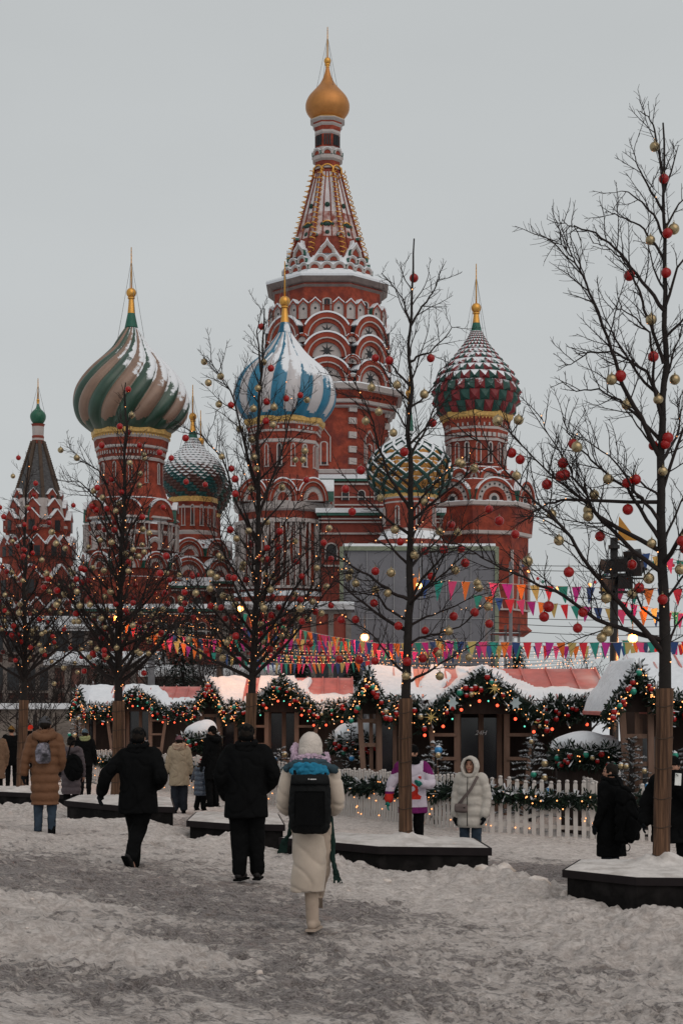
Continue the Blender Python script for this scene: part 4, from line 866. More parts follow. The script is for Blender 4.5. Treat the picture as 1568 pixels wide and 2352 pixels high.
# second
o, zt, c, L_ = planter([(640, 0, 22.6), (870, 0, 21.2), (1129, 1948, 21.0), (1092, 0, 22.5), (700, 0, 23.6)][2:]+[(640, 0, 22.6), (870, 0, 21.2)], .10, 'dark stone planter in the middle, under the second nearest tree')
d4 = 21.9; snow_on(o, L_, zt-c[2], ((930-UC)*d4/FD-c[0], d4-c[1]), .12)
H4 = [(.1, C4([(395, 690), (440, 655), (500, 640), (580, 560), (640, 480), (690, 475)])), (-.1, C4([(392, 460), (430, 390), (500, 300), (540, 230), (560, 160), (580, 110)])), (.1, C4([(385, 450), (350, 380), (330, 300), (270, 220), (200, 130)])),
      (-.2, C4([(360, 1620), (300, 1520), (240, 1420), (180, 1260), (140, 1100), (90, 960), (20, 860), (-40, 800)])), (.2, C4([(390, 1290), (430, 1200), (470, 1130), (520, 1010), (560, 900), (610, 820), (660, 760)])), (.15, C4([(385, 840), (300, 770), (250, 700), (225, 560), (215, 450)])),
      (-.2, C4([(385, 1640), (450, 1560), (520, 1480), (600, 1400), (680, 1330), (760, 1290)])), (.1, C6([(1110, 770), (1050, 735), (1000, 700), (920, 640), (830, 590), (740, 520), (640, 470), (560, 420), (480, 370), (400, 340)])),
      (-.2, C6([(1150, 830), (1200, 770), (1280, 700), (1390, 600), (1500, 500), (1600, 400)])), (.25, C6([(1170, 940), (1230, 900), (1300, 880), (1450, 820), (1560, 760), (1660, 730)])), (-.1, C6([(1180, 1290), (1240, 1250), (1300, 1220), (1400, 1160), (1500, 1100), (1590, 1050), (1680, 960)])),
      (.2, C6([(1100, 1230), (1050, 1180), (1000, 1100), (960, 1040), (900, 980), (800, 920), (700, 850)])), (-.15, C6([(1160, 1060), (1220, 1020), (1330, 1000), (1460, 960), (1570, 860), (1700, 760)])), (.15, C6([(1110, 560), (1060, 480), (1030, 420), (990, 330), (960, 200), (960, 60)])),
      (-.25, C6([(1170, 800), (1230, 650), (1330, 560), (1400, 440), (1500, 330), (1620, 260)])), (.2, C6([(1090, 900), (1010, 840), (960, 760), (880, 740), (780, 720), (700, 660)])), (-.2, C6([(1150, 540), (1180, 380), (1250, 220), (1300, 80), (1400, -40)])), (.1, C4([(375, 980), (440, 940), (520, 860), (560, 760), (620, 700)])),
      (.2, C4([(372, 1150), (320, 1050), (260, 960), (190, 900)])), (-.2, C4([(390, 1050), (330, 950), (300, 820)]))]
T4 = tree(930, d4, 548, 1604, 1928, .086, 14, 'bare tree in the middle planter, second nearest, with a lone red bauble on top', H4, spread=1.45, dens=6.2, seed=9, lean=18, vlow=1480)
B4 = [(951, 633, 1), (862, 817, 1), (894, 826, 1), (989, 821, 1), (911, 887, 0), (974, 904, 0), (995, 965, 1), (853, 889, 0), (868, 955, 0), (839, 975, 0), (901, 1005, 0), (926, 1045, 1), (1050, 1067, 0), (828, 1083, 1), (1083, 1085, 0), (874, 1140, 0), (974, 1154, 0), (1189, 1088, 0), (793, 1131, 1),
      (808, 1182, 1), (906, 1218, 0), (1016, 1207, 0), (1060, 1209, 0), (1116, 1178, 1), (1139, 1204, 1), (1187, 1223, 1), (1045, 1190, 1), (1057, 1070, 0), (918, 1246, 1), (979, 1259, 1), (951, 1276, 0), (1016, 1266, 1), (1055, 1265, 1), (1065, 1296, 1), (862, 1311, 1), (989, 1326, 1), (898, 1315, 0), (817, 1339, 0), (1043, 1312, 0),
      (862, 1354, 0), (890, 1362, 0), (859, 1384, 1), (1099, 1336, 0), (1087, 1408, 1), (1043, 1414, 1), (976, 1448, 1), (783, 1422, 1), (817, 1421, 1), (914, 1438, 1), (690, 1398, 0), (1103, 1347, 0), (1120, 1434, 1), (970, 1512, 1), (934, 1520, 1), (1001, 1496, 1), (1029, 1450, 0), (931, 1553, 0), (1009, 1553, 0), (1075, 1510, 0), (861, 1518, 1), (779, 1515, 1), (825, 1515, 1), (1117, 1395, 0), (1005, 1500, 0)]
baubles(T4, 0, 'the second nearest bare tree', 40, B4); lights(T4, 80, 'fairy lights in the bare tree of the middle planter')
# third
o, zt, c, L_ = planter([(428, 1885, 23.9), (527, 0, 23.3), (655, 0, 23.1), (640, 0, 25.4), (450, 0, 25.8)], .09, 'dark stone planter behind the man in black')
d3 = 24.5; snow_on(o, L_, zt-c[2], ((572-UC)*d3/FD-c[0], d3-c[1]), .08)
T3 = tree(572, d3, 708, 1592, 1893, .080, 44, 'bare tree standing behind the man in black', [(.1, [(602, 850), (590, 760), (600, 705)]), (-.1, [(598, 1130), (560, 1010), (540, 920), (508, 870), (488, 835)]), (.1, [(600, 1180), (640, 1060), (665, 960), (690, 900)]), (-.2, [(592, 1250), (545, 1160), (515, 1060), (470, 1010), (430, 995)])], spread=2.25, dens=6.6, seed=3, lean=33, vlow=1560)
B3 = [(600, 747, 1), (622, 845, 1), (605, 830, 0), (509, 870, 0), (532, 935, 1), (612, 921, 1), (659, 923, 1), (583, 941, 0), (631, 941, 0), (549, 979, 0), (513, 1056, 0), (612, 971, 1), (579, 1010, 0), (700, 1037, 0), (585, 1056, 0), (696, 1057, 0), (646, 1113, 0), (704, 1104, 1), (600, 1283, 1), (640, 1258, 1)]
baubles(T3, 34, 'the third bare tree from left', 30, B3); lights(T3, 170, 'many fairy lights in the tree behind the man in black')
# fourth and fifth
o, zt, c, L_ = planter([(147, 1839, 27.7), (270, 0, 26.4), (402, 0, 26.0), (395, 0, 28.6), (180, 0, 29.4)], .09, 'dark stone planter behind the man with swinging arms')
d2 = 27.9; snow_on(o, L_, zt-c[2], ((267-UC)*d2/FD-c[0], d2-c[1]), .08)
T2 = tree(266, d2, 878, 1610, 1848, .098, 50, 'bare tree behind the man with swinging arms, second from the left', [(.1, [(284, 1230), (250, 1130), (225, 1080), (190, 1055), (150, 1020)]), (-.1, [(285, 1180), (320, 1080), (330, 1030)]), (.1, [(284, 1250), (230, 1150), (180, 1105), (120, 1100)])], spread=2.6, dens=6.6, seed=13, lean=24, vlow=1570)
B2 = [(296, 896, 1), (302, 952, 0), (291, 989, 1), (232, 1021, 1), (319, 1021, 1), (173, 1048, 0), (317, 1082, 0), (220, 1131, 0), (397, 1057, 1), (280, 1131, 1), (215, 1166, 1), (254, 1175, 1), (330, 1190, 1), (377, 1168, 1), (430, 1110, 1), (470, 1111, 1)]
baubles(T2, 44, 'the second bare tree from left', 20, B2); lights(T2, 190, 'dense fairy lights in the bare tree second from the left')
o, zt, c, L_ = planter([(-60, 1816, 33.2), (60, 0, 32.4), (170, 0, 31.6), (165, 0, 34.0), (-30, 0, 35.2)], .09, 'low dark stone planter at the left edge')
d1 = 33.4; snow_on(o, L_, zt-c[2], ((52-UC)*d1/FD-c[0], d1-c[1]), .08)
T1 = tree(51, d1, 1045, 1608, 1824, .094, 46, 'leftmost bare tree, farthest from the viewer', [], spread=2.4, dens=6.4, seed=17, lean=12, vlow=1570)
B1 = [(45, 1053, 1), (31, 1094, 0), (88, 1114, 1), (80, 1137, 1), (3, 1167, 1), (15, 1190, 1), (74, 1172, 1), (165, 1158, 1), (60, 1207, 1)]
baubles(T1, 36, 'the leftmost bare tree', 10, B1); lights(T1, 160, 'fairy lights in the leftmost bare tree')
label_baubles()
more_baubles(T3, 70, 'the third bare tree from left', 91); more_baubles(T2, 90, 'the second bare tree from left', 92); more_baubles(T1, 80, 'the leftmost bare tree', 93)
random.seed(99)
# ------------------------------------------------------------ market chalets, fence, garlands, bunting
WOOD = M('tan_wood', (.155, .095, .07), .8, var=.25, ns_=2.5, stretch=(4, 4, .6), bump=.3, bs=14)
WOODD = M('dark_wood', (.028, .018, .015), .85, var=.3, ns_=3, stretch=(4, 4, .6)); GLASS = M('shop_glass', (.012, .012, .016), .12, var=.1, spec=.7); INNER = M('shop_inside', (.02, .016, .016), .9)
RROOF = M('red_sheet_roof', (.42, .12, .105), .55, var=.25, ns_=2.4, stretch=(1, 1, 1), dirt=(.50, .30, .285), spec=.4)
NEED = M('garland_green', (.007, .017, .011), .8, var=.5, ns_=6); NEED2 = M('garland_light_green', (.018, .036, .02), .8, var=.4, ns_=6)
FROST = M('needle_snow', (.55, .57, .60), .9, var=.1); WHP = M('white_paint', (.52, .49, .465), .65, var=.12, ns_=3, dirt=(.40, .36, .33))
STRAW = M('straw_star', (.45, .33, .11), .6); FLAKE = M('pale_flake', (.35, .42, .44), .5); CARDM = M('orange_card', (.45, .22, .08), .7)
BT, BM_, BBIG = bulb_mesh(BULB, .0115), bulb_mesh(BULB, .0135), bulb_mesh(BULBR, .034)
BS_ = bulb_mesh(BULBW, .010)
BG_, BW_ = bulb_mesh(BULBG, .020), bulb_mesh(BULBW, .016)
def ball_mesh(m, r): mb = MB(); mb.sph((0, 0, 0), r, 0, 12, 8); mb.sph((0, 0, r*.55), (r*.75, r*.75, r*.6), 1, 10, 6); return mb.mesh('bauble', [m, FROST])
OR_, OG_, OGR, OBL = ball_mesh(RBAL, .055), ball_mesh(GBAL, .055), ball_mesh(M('green_bauble', (.02, .20, .14), .3, .3), .06), ball_mesh(M('blue_bauble', (.04, .20, .42), .3, .3), .06)
def needles(mb, path, wdt, n, thick=.16, ln=.12, snow=.13, up=0, top=True, wd=.014):
    Ls = [(path[i+1]-path[i]).length for i in range(len(path)-1)]; tot = sum(Ls)
    for _ in range(n):
        r = random.random()*tot; i = 0
        while r > Ls[i] and i < len(Ls)-1: r -= Ls[i]; i += 1
        p = path[i].lerp(path[i+1], min(1, r/Ls[i])); o = random.random(); s = o*wdt
        c = Vector(p)+Vector((RN(-.04, .04), RN(-thick, thick*.4), -s))
        d = Vector((RN(-1, 1), RN(-1.2, .3), RN(-.9, .8)+(.7 if o < .15 else -.2))).normalized(); l = ln*RN(.5, 1.4); sd_ = d.cross(Vector((RN(-1, 1), RN(-1, 1), RN(-1, 1)))).normalized()*wd*RN(.6, 1.5)
        m = 2 if (random.random() < (snow*3 if o < .22 else snow*.35) and top) else (1 if random.random() < .2 else 0)
        mb.add([c-sd_*.6, c+sd_*.6, c+d*l+sd_*1.1, c+d*l*1.25, c+d*l-sd_*1.1], [(0, 1, 2, 3, 4)], m)
def along(path, t):
    Ls = [(path[i+1]-path[i]).length for i in range(len(path)-1)]; r = t*sum(Ls); i = 0
    while r > Ls[i] and i < len(Ls)-1: r -= Ls[i]; i += 1
    return path[i].lerp(path[i+1], min(1, r/Ls[i]))
def garland(path, wdt, n, label, cat='garland', group=None, bulbs=40, balls=14, extra=0, big=0, loc=None, ln=.12, thick=.16, name='garland', base=None, wd=.014, small=True):
    loc = Vector(loc or path[0]); path = [Vector(p)-loc for p in path]
    o = empty(name, loc, label, cat, group)
    mb = MB(); mb.tube([p-Vector((0, -.03, wdt*.45)) for p in path], wdt*.42, 7, 0); needles(mb, path, wdt, n, thick, ln, wd=wd); ob('needles', mb.mesh('needles', [NEED, NEED2, FROST]), o)['kind'] = 'stuff'
    for i in range(bulbs): p = along(path, random.random()); ob('bulb', BT if small and i % 3 else BM_, o, p+Vector((0, -thick-.05, -RN(.02, wdt*1.15))))
    for i in range(balls): p = along(path, random.random()); ob('bauble', (OR_, OR_, OR_, OR_, OR_, OG_, OR_, OGR)[random.randrange(8)], o, p+Vector((0, -thick-.05, -RN(.1, wdt))), 0, RN(.75, 1.15))
    for i in range(big):
        t = (i+.5)/big; p = along(path, t); ob('bulb', (BBIG, BW_, BBIG, BG_)[i % 4], o, p+Vector((0, -thick-.02, -wdt-.10-.10*abs(sin(t*pi*3)))))
    for i in range(extra):
        p = along(path, (i+.5)/extra)+Vector((0, -thick-.08, -wdt*.6)); k = i % 3; mb = MB()
        if k == 0: mb.xz([(cos(pi*j/8)*(.16 if j % 2 == 0 else .035), sin(pi*j/8)*(.16 if j % 2 == 0 else .035)) for j in range(16)], -.008, .008, 0); ob('straw_star', mb.mesh('straw_star', [STRAW]), o, p)
        elif k == 1: mb.xz([(cos(pi*j/6)*(.13 if j % 2 == 0 else .07), sin(pi*j/6)*(.13 if j % 2 == 0 else .07)*1.2) for j in range(12)], -.008, .008, 0); ob('snowflake', mb.mesh('snowflake', [FLAKE]), o, p)
        else: A = [(cos(a)*.12, sin(a)*.12) for a in [i_*.3-2.2 for i_ in range(12)]]; mb.xz(A+[(x*.62+.05, z*.75) for x, z in A[::-1]], -.008, .008, 0); ob('moon', mb.mesh('moon', [STRAW]), o, p)
    return o
def snow_slab(f, x0, x1, nx, ny, thick, mask, name, parent, seed):
    # f(x, t) -> (y, z) of the roof; t 0 eave .. 1 ridge .. 2 back eave
    vs, fs = [], []
    for j in range(ny+1):
        t = 2*j/ny
        for i in range(nx+1):
            x = lerp(x0, x1, i/nx); y, z = f(x, t); e = min(1, min(i, nx-i)/3., min(j, ny-j)/2.)
            th = thick*(.55+.6*noise.noise((x*1.4, t*2, seed)))*e**.5+.03*noise.noise((x*5, t*6, seed+3))*e
            th -= mask(x, t)*(thick*1.9+.05)
            vs.append((x, y-(.06 if j == 0 else 0), z+th-(.03 if e == 0 else 0)-(.05*abs(noise.noise((x*6, 2, seed))) if j < 2 else 0)))
    n = nx+1
    for j in range(ny):
        for i in range(nx): fs.append((j*n+i, j*n+i+1, (j+1)*n+i+1, (j+1)*n+i))
    mb = MB(); mb.add(vs, fs, 0, True); return ob(name, mb.mesh(name, [SNOW]), parent)
def stall(d, u0, u1, vr, ve, narrow, wide, red, label, gl, seed, group='wooden market chalets in a row'):
    random.seed(seed); k = d/FD; X = lambda u: (u-UC)*k; x0, x1 = X(u0), X(u1); cx = (x0+x1)/2
    zg = G(cx, min(d, 44))-.1; yr, yb = 2.0, 3.9
    zr = CZ-(vr-VH)*(d+yr)/FD-zg; ze = CZ-(ve-VH)*(d+.1)/FD-zg
    o = empty('market_chalet', (cx, d, zg), label, 'market stall', group)
    hw = (x1-x0)/2
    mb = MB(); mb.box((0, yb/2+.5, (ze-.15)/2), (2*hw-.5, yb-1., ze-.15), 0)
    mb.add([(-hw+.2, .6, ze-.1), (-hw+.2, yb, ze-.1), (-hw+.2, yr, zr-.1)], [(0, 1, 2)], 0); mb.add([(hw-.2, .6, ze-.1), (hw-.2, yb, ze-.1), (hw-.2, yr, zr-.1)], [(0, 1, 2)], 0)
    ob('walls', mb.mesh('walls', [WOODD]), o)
    mb = MB(); t_ = .05
    mb.add([(-hw, 0, ze), (hw, 0, ze), (hw, yr, zr), (-hw, yr, zr), (-hw, 0, ze-t_), (hw, 0, ze-t_), (hw, yr, zr-t_), (-hw, yr, zr-t_)], [(0, 1, 2, 3), (4, 5, 1, 0), (7, 6, 5, 4), (0, 3, 7, 4), (1, 5, 6, 2)], 0)
    mb.add([(-hw, yb, ze), (hw, yb, ze), (hw, yr, zr), (-hw, yr, zr)], [(3, 2, 1, 0)], 0)
    sx = hw*2/9
    for i in range(10):
        x = -hw+i*sx; x = clamp(x, -hw+.03, hw-.03); mb.beam((x, 0, ze+.02), (x, yr, zr+.02), .035, .05, 0)
    ro = ob('roof', mb.mesh('roof', [RROOF]), o)
    f = lambda x, t: (lerp(0, yr, t), lerp(ze, zr, t)) if t <= 1 else (lerp(yr, yb, t-1), lerp(zr, ze, t-1))
    ra, rb = X(red[0])-cx, X(red[1])-cx
    rd2 = [(X(q[0])-cx, X(q[1])-cx) for q in red[4:]]
    def red2(x): return max([sm(x, a_, a_+.1)*(1-sm(x, b_-.1, b_)) for a_, b_ in rd2]+[0])
    def mask(x, t):
        if t > 1.25: return 0
        t0_ = t; t = min(t, .97)
        e = ra+(1-t)*(rb-ra)*red[2]+.25*noise.noise((x*2, t*3, seed)); m = max(sm(x, e-.05, e+.08), red2(x))*sm(t, red[3]+.10*noise.noise((x*1.7, 1, seed)), red[3]+.06+.10*noise.noise((x*1.7, 1, seed)))*(1-sm(x, rb, rb+.1))
        st = sm(noise.noise((x*2.2-t*1.2, t*.8, seed+8)), .30, .42); return m*(1-st)
    snow_slab(f, -hw-.04, hw+.04, 90, 40, .13, mask, 'roof_snow', ro, seed)
    # cross gables
    for gi, (uc, w_, vp, vb, proj) in enumerate((narrow, wide)):
        if uc is None: continue
        gx = X(uc)-cx; gw = w_*k; y0 = -proj; zp = CZ-(vp-VH)*(d+y0)/FD-zg; zb = CZ-(vb-VH)*(d+y0)/FD-zg
        mb = MB()
        for s in (-1, 1):
            a = [(gx, y0, zp), (gx+s*gw, y0, zb), (gx+s*gw, yr, zb), (gx, yr, zp)]; lo = [(x, y, z-.06) for x, y, z in a]
            mb.add(a+lo, [(0, 1, 2, 3) if s > 0 else (3, 2, 1, 0), (4, 5, 6, 7), (0, 1, 5, 4), (1, 2, 6, 5)], 0)
        mb.add([(gx-gw*.92, y0+.15, zb), (gx+gw*.92, y0+.15, zb), (gx, y0+.15, zp-.12)], [(0, 1, 2)], 1)
        g_ = ob('porch_gable', mb.mesh('porch_gable', [RROOF, WOODD]), o)
        fg = lambda x, t, gx=gx, gw=gw, zp=zp, zb=zb, y0=y0: (y0+x, zp-(zp-zb)*abs(1-t))
        # snow on both slopes of the gable (x runs back, t across)
        vs, fs = [], []; ny, nx = 28, 24
        for j in range(ny+1):
            t = j/ny*2-1
            for i in range(nx+1):
                yy = lerp(y0-.03, yr-.1, i/nx); e = min(1, min(i, 8)/2., min(j, ny-j)/2.)
                th = (.15+.05*noise.noise((t*3, yy*1.3, seed+gi)))*e**.6+.02*noise.noise((t*9, yy*4, seed)); vs.append((gx+t*gw, yy, lerp(zp, zb, abs(t))+th-.02-(.06*(1-abs(t))**3 if False else 0)))
        n = nx+1; fs = [(j*n+i, j*n+i+1, (j+1)*n+i+1, (j+1)*n+i) for j in range(ny) for i in range(nx)]
        mb = MB(); mb.add(vs, [f_[::-1] for f_ in fs], 0, True); ob('snow_cap', mb.mesh('snow_cap', [SNOW]), g_)
        # wooden frame below: slanted struts with rungs, door, glass
        yb_ = y0+.12
        if gi == 1:
            for s in (-1, 1):
                xs = gx+s*gw*.62; mb = MB(); mb.beam((xs-s*-.02, yb_, 0), (xs+s*.33, yb_, zb+.05), .10, .10); mb.beam((xs-s*.28, yb_+.1, 0), (xs-s*.28, yb_+.1, zb+.2), .12, .12)
                for h in (.35, .8, 1.3, 1.8): mb.beam((xs-s*.28, yb_+.04, h), (xs+s*(.33*h/zb), yb_+.04, h), .07, .07, up=(0, 0, 1))
                ob('strut_frame', mb.mesh('strut_frame', [WOOD]), o)
            yw = y0+.95; dw = gw*.34
            mb = MB()
            for x in (-dw, dw*.1, dw): mb.beam((gx+x, yw, 0), (gx+x, yw, zb+.35), .11, .1)
            mb.box((gx, yw, .42), (2*dw, .07, .84)); mb.box((gx, yw, zb+.3), (2*dw+.2, .09, .14)); mb.box((gx+dw*.1-.09, yw-.09, .95), (.03, .04, .26), 1)
            ob('door', mb.mesh('door', [WOOD, GLASS]), o)
            mb = MB(); mb.box((gx-dw*.45, yw+.03, 1.3), (dw*1.0, .03, 1.7)); mb.box((gx+dw*.55, yw+.03, 1.3), (dw*.85, .03, 1.7)); ob('glass', mb.mesh('glass', [GLASS]), o)
        else:
            mb = MB(); mb.beam((gx-gw*.1, yb_, 0), (gx-gw*.45, yb_, zb+.1), .11, .1); mb.beam((gx+gw*.55, yb_, 0), (gx+gw*.5, yb_, zb+.1), .11, .1); mb.beam((gx+gw*.15, yb_+.2, 0), (gx+gw*.12, yb_+.2, zb+.1), .08, .08)
            for h in (.5, 1.05, 1.6, 2.1): mb.beam((gx-gw*.3, yb_+.04, h), (gx+gw*.5, yb_+.04, h), .08, .08, up=(0, 0, 1))
            ob('strut_frame', mb.mesh('strut_frame', [WOOD]), o)
            mb = MB(); mb.box((gx+gw*.9, y0+1.2, 1.1), (gw*.8, .05, 1.9), 1); mb.box((gx+gw*1.35, y0+1.15, 1.2), (.09, .09, 2.4), 0); mb.box((gx+gw*.5, y0+1.15, 1.2), (.09, .09, 2.4), 0); ob('side_window', mb.mesh('side_window', [WOOD, GLASS]), o)
        P = [Vector((cx+gx-gw*1.02, d+y0-.1, zg+zb+.03)), Vector((cx+gx-gw*.5, d+y0-.1, zg+lerp(zb, zp, .52))), Vector((cx+gx, d+y0-.1, zg+zp+.02)), Vector((cx+gx+gw*.5, d+y0-.1, zg+lerp(zb, zp, .52))), Vector((cx+gx+gw*1.02, d+y0-.1, zg+zb+.03))]
        sc_ = 1 if gi else .8
        garland(P, .40*sc_, int(2600*(gw/1.2)**.6*sc_), gl[gi], 'garland', 'lit fir garlands on the market chalets', bulbs=62 if gi == 0 else 46, balls=16 if gi == 0 else 20, extra=6 if gi and d < 40 else 0, big=0 if gi == 0 else 14, ln=.11+.02*(d > 40), wd=.012+.004*(d > 40))
    # garland under the eave at the right of the wide gable
    ge = X(wide[0]+wide[1])-cx if wide[0] is not None else X(narrow[0]+narrow[1])-cx
    P = [Vector((cx+lerp(ge, hw, t), d-.12, zg+ze-.02-.05*sin(t*6))) for t in (0, .33, .66, 1)]
    garland(P, .42, int(1500*max(.4, (hw-ge)/1.5)), gl[2], 'garland', 'lit fir garlands on the market chalets', bulbs=14, balls=9, big=4, ln=.14)
    xl = X(narrow[0]+narrow[1])-cx; xr = X(wide[0]-wide[1])-cx if wide[0] is not None else hw
    if xr-xl > .3:
        P = [Vector((cx+lerp(xl, xr, t), d-.12, zg+ze-.02)) for t in (0, .5, 1)]; garland(P, .45, int(1100*(xr-xl)), gl[3], 'garland', 'lit fir garlands on the market chalets', bulbs=34, balls=8, ln=.13)
    return o, (cx, zg, k)
stall(58, 187, 452, 1577, 1618, (190, 18, 1580, 1640, .8), (318, 78, 1581, 1634, .6), (352, 450, .5, .30, (250, 272)), 'market chalet with snowy red roof farthest left, behind the second tree', ['garland climbing the left corner of the leftmost chalet', 'garland over the wide gable of the leftmost chalet', 'garland under the right eave of the leftmost chalet', 'brightly lit garland under the leftmost chalet roof, left of its gable'], 21)
stall(45, 486, 812, 1557, 1612, (487, 40, 1563, 1640, 1.), (648, 92, 1557, 1636, .6), (672, 812, .5, .24, (556, 590)), 'middle market chalet with snowy red roof behind the man in black', ['triangular lit garland on the narrow gable left of the man in black', 'garland over the wide gable between man in black and walking woman', 'garland under the right eave of the middle chalet', 'lit garland under the middle chalet roof by the third tree'], 22)
stall(34, 848, 1402, 1536, 1604, (845, 46, 1540, 1640, .9), (1103, 140, 1540, 1640, .5), (1145, 1402, .5, .24, (955, 1062)), 'large market chalet with red roof behind the woman in white puffer', ['triangular lit garland on the narrow gable left of the second nearest trunk', 'wide garland arch over the gable above the woman in white puffer', 'garland under the red roof eave right of the widest arch', 'lit garland under the snow roof beside the second nearest trunk'], 23)
stall(29.5, 1478, 2020, 1508, 1596, (1442, 68, 1527, 1636, .8), (1800, 120, 1520, 1640, .5), (1995, 2010, 1, .9), 'nearest market chalet with an all white snowy roof behind the nearest tree', ['peaked garland on the narrow gable left of the nearest trunk', 'garland over the wide gable beyond the right edge', 'garland under the far right eave of the nearest chalet', 'garland under the snowy roof right of the nearest trunk'], 24)
# lettering on the door glass of the large chalet
fc = bpy.data.curves.new('door_lettering', 'FONT'); fc.body = '24H'; fc.size = .14; fc.extrude = .002; fc.shear = .3; fc.materials.append(M('white_lettering', (.7, .7, .72), .6))
tmp_ = bpy.data.objects.new('t', fc); col.objects.link(tmp_); tme = bpy.data.meshes.new_from_object(tmp_.evaluated_get(bpy.context.evaluated_depsgraph_get())); bpy.data.objects.remove(tmp_)
to = ob('door_lettering', tme, None, W(1090, 1688, 34.35), rot=(pi/2, 0, 0)); tag(to, 'small white slanted 24H lettering on the chalet door glass', 'sign')
# fir trees behind the fence
def spruce(u, d, vt, H, r, label, balls=6, seed=0, snow=.4, group='small snowy fir trees behind the picket fence', name='fir_tree', extra=None):
    random.seed(seed+500); k = d/FD; zt = CZ-(vt-VH)*k; x = (u-UC)*k; zb = zt-H
    o = empty(name, (x, d, zb), label, 'fir tree', group)
    mb = MB(); mb.tube([(0, 0, 0), (0, 0, H)], [.05*H, .006], 6); ob('trunk', mb.mesh('trunk', [BARK]), o)
    mb = MB(); nb = int(58*H/1.6)
    for i in range(nb):
        h = H*(1-((i+random.random())/nb))**1.15*.97+.02; rr = r*(1-h/H)**.8+.05; a = i*2.4; q = Vector((0, 0, h)); dirv = Vector((cos(a), sin(a), RN(.25, .5))); B = [q+dirv*rr*t-Vector((0, 0, .35*rr*t*t)) for t in (0, .35, .7, 1)]
        mb.tube(B, .006, 3, 0, cap=False)
        for j in range(int(26+rr*40)):
            t = RN(.1, 1.05); p = B[min(2, int(t*3))].lerp(B[min(3, int(t*3)+1)], (t*3) % 1 if t < 1 else 1); s = random.choice((-1, 1)); sidev = Vector((-sin(a), cos(a), 0))*s
            dv = (dirv*.8+sidev*RN(.4, 1)+Vector((0, 0, RN(-.2, .45)))).normalized(); l = RN(.06, .13)*(1-.3*t); wv = dv.cross(Vector((0, 0, 1))).normalized()*.009
            m = 2 if random.random() < snow else (1 if random.random() < .25 else 0); mb.add([p-wv, p+wv, p+dv*l], [(0, 1, 2)], m)
            if m == 2: mb.add([p-wv*2+Vector((0, 0, .012)), p+wv*2+Vector((0, 0, .012)), p+dv*l*.8+Vector((0, 0, .014))], [(0, 1, 2)], 2)
    ob('crown', mb.mesh('crown', [NEED, NEED2, FROST]), o)
    for i in range(balls):
        h = H*RN(.25, .98); rr = r*(1-h/H)**.8*.9+.06; a = RN(-2.6, -.5); ob('bauble', (OG_, OGR, OBL, OG_)[i % 4], o, (cos(a)*rr, sin(a)*rr, h), 0, RN(.8, 1.3))
    return o
spruce(806, 34, 1668, 1.75, .62, 'dark snowy fir right of the walking woman behind the fence', 4, 1, .22)
spruce(1000, 29.5, 1700, 1.55, .66, 'frosted fir left of the woman in white puffer', 5, 2, .42)
spruce(1222, 29.5, 1688, 1.6, .68, 'snow laden fir right of the woman in white puffer', 6, 3, .5)
spruce(1448, 28.5, 1692, 1.6, .62, 'snowy fir with gold ball between black coat and nearest trunk', 5, 4, .42)
spruce(645, 36, 1718, 1.3, .5, 'small snowy fir right of the man in black', 3, 5, .55)
spruce(330, 47, 1700, 1.7, .5, 'snowy fir left of the man with swinging arms', 2, 6, .4)
spruce(560, 40, 1715, 1.3, .45, 'little frosted fir left of the man in black', 2, 7, .5)
spruce(1555, 28, 1720, 1.4, .6, 'fir half hidden behind the phone holder', 2, 8, .4)
spruce(178, 44, 1640, 2.1, .55, 'round decorated fir at the corner of the leftmost chalet', 12, 9, .3)
# snow capped booths
def booth(u0, u1, vt, vb, d, label, seed):
    random.seed(seed); k = d/FD; x0, x1 = (u0-UC)*k, (u1-UC)*k; cx = (x0+x1)/2; hw = (x1-x0)/2; zt = CZ-(vt-VH)*k; zg = G(cx, min(d, 44))-.1; ze = CZ-(vb-VH)*k-zg; H = zt-zg
    o = empty('snow_capped_booth', (cx, d, zg), label, 'booth', 'low booths with snow heaped on top')
    mb = MB(); mb.lathe([(0, hw*.82, 0), (ze, hw*.9, 0)], 12); ob('body', mb.mesh('body', [WOODD]), o)
    mb = MB(); R = []
    for i in range(15):
        t = i/14; R.append((lerp(ze, H, sin(t*pi/2)**.8), hw*1.02*max(.02, cos(t*pi/2))**.62, 0))
    mb.lathe(R, 28, sm_=True, capt=False); mb.v = [(x*(1+.12*noise.noise((x*2, y*2, z*2+seed))), y*(1+.12*noise.noise((y*2, x*2, z*2))), z+.12*noise.noise((x*1.8, y*1.8, seed))) for x, y, z in mb.v]
    ob('snow_cap', mb.mesh('snow_cap', [SNOW]), o)
    P = [Vector((cx+cos(a)*hw*.98, d+sin(a)*hw*.98, zg+ze+.05)) for a in [pi+i*pi/10 for i in range(11)]]
    garland(P, .34, 1300, 'garland with snow capped red balls around the '+label.split(',')[0].replace('snow heaped booth ', 'booth '), 'garland', 'garlands around the booths', bulbs=8, balls=22, ln=.14)
booth(1268, 1420, 1682, 1722, 30.5, 'snow heaped booth behind the fence, right of the puffer woman', 71)
booth(762, 905, 1664, 1698, 37, 'snow heaped booth right of the walking woman', 72)
booth(424, 500, 1655, 1694, 42, 'snow heaped booth behind the couple with the child', 73)
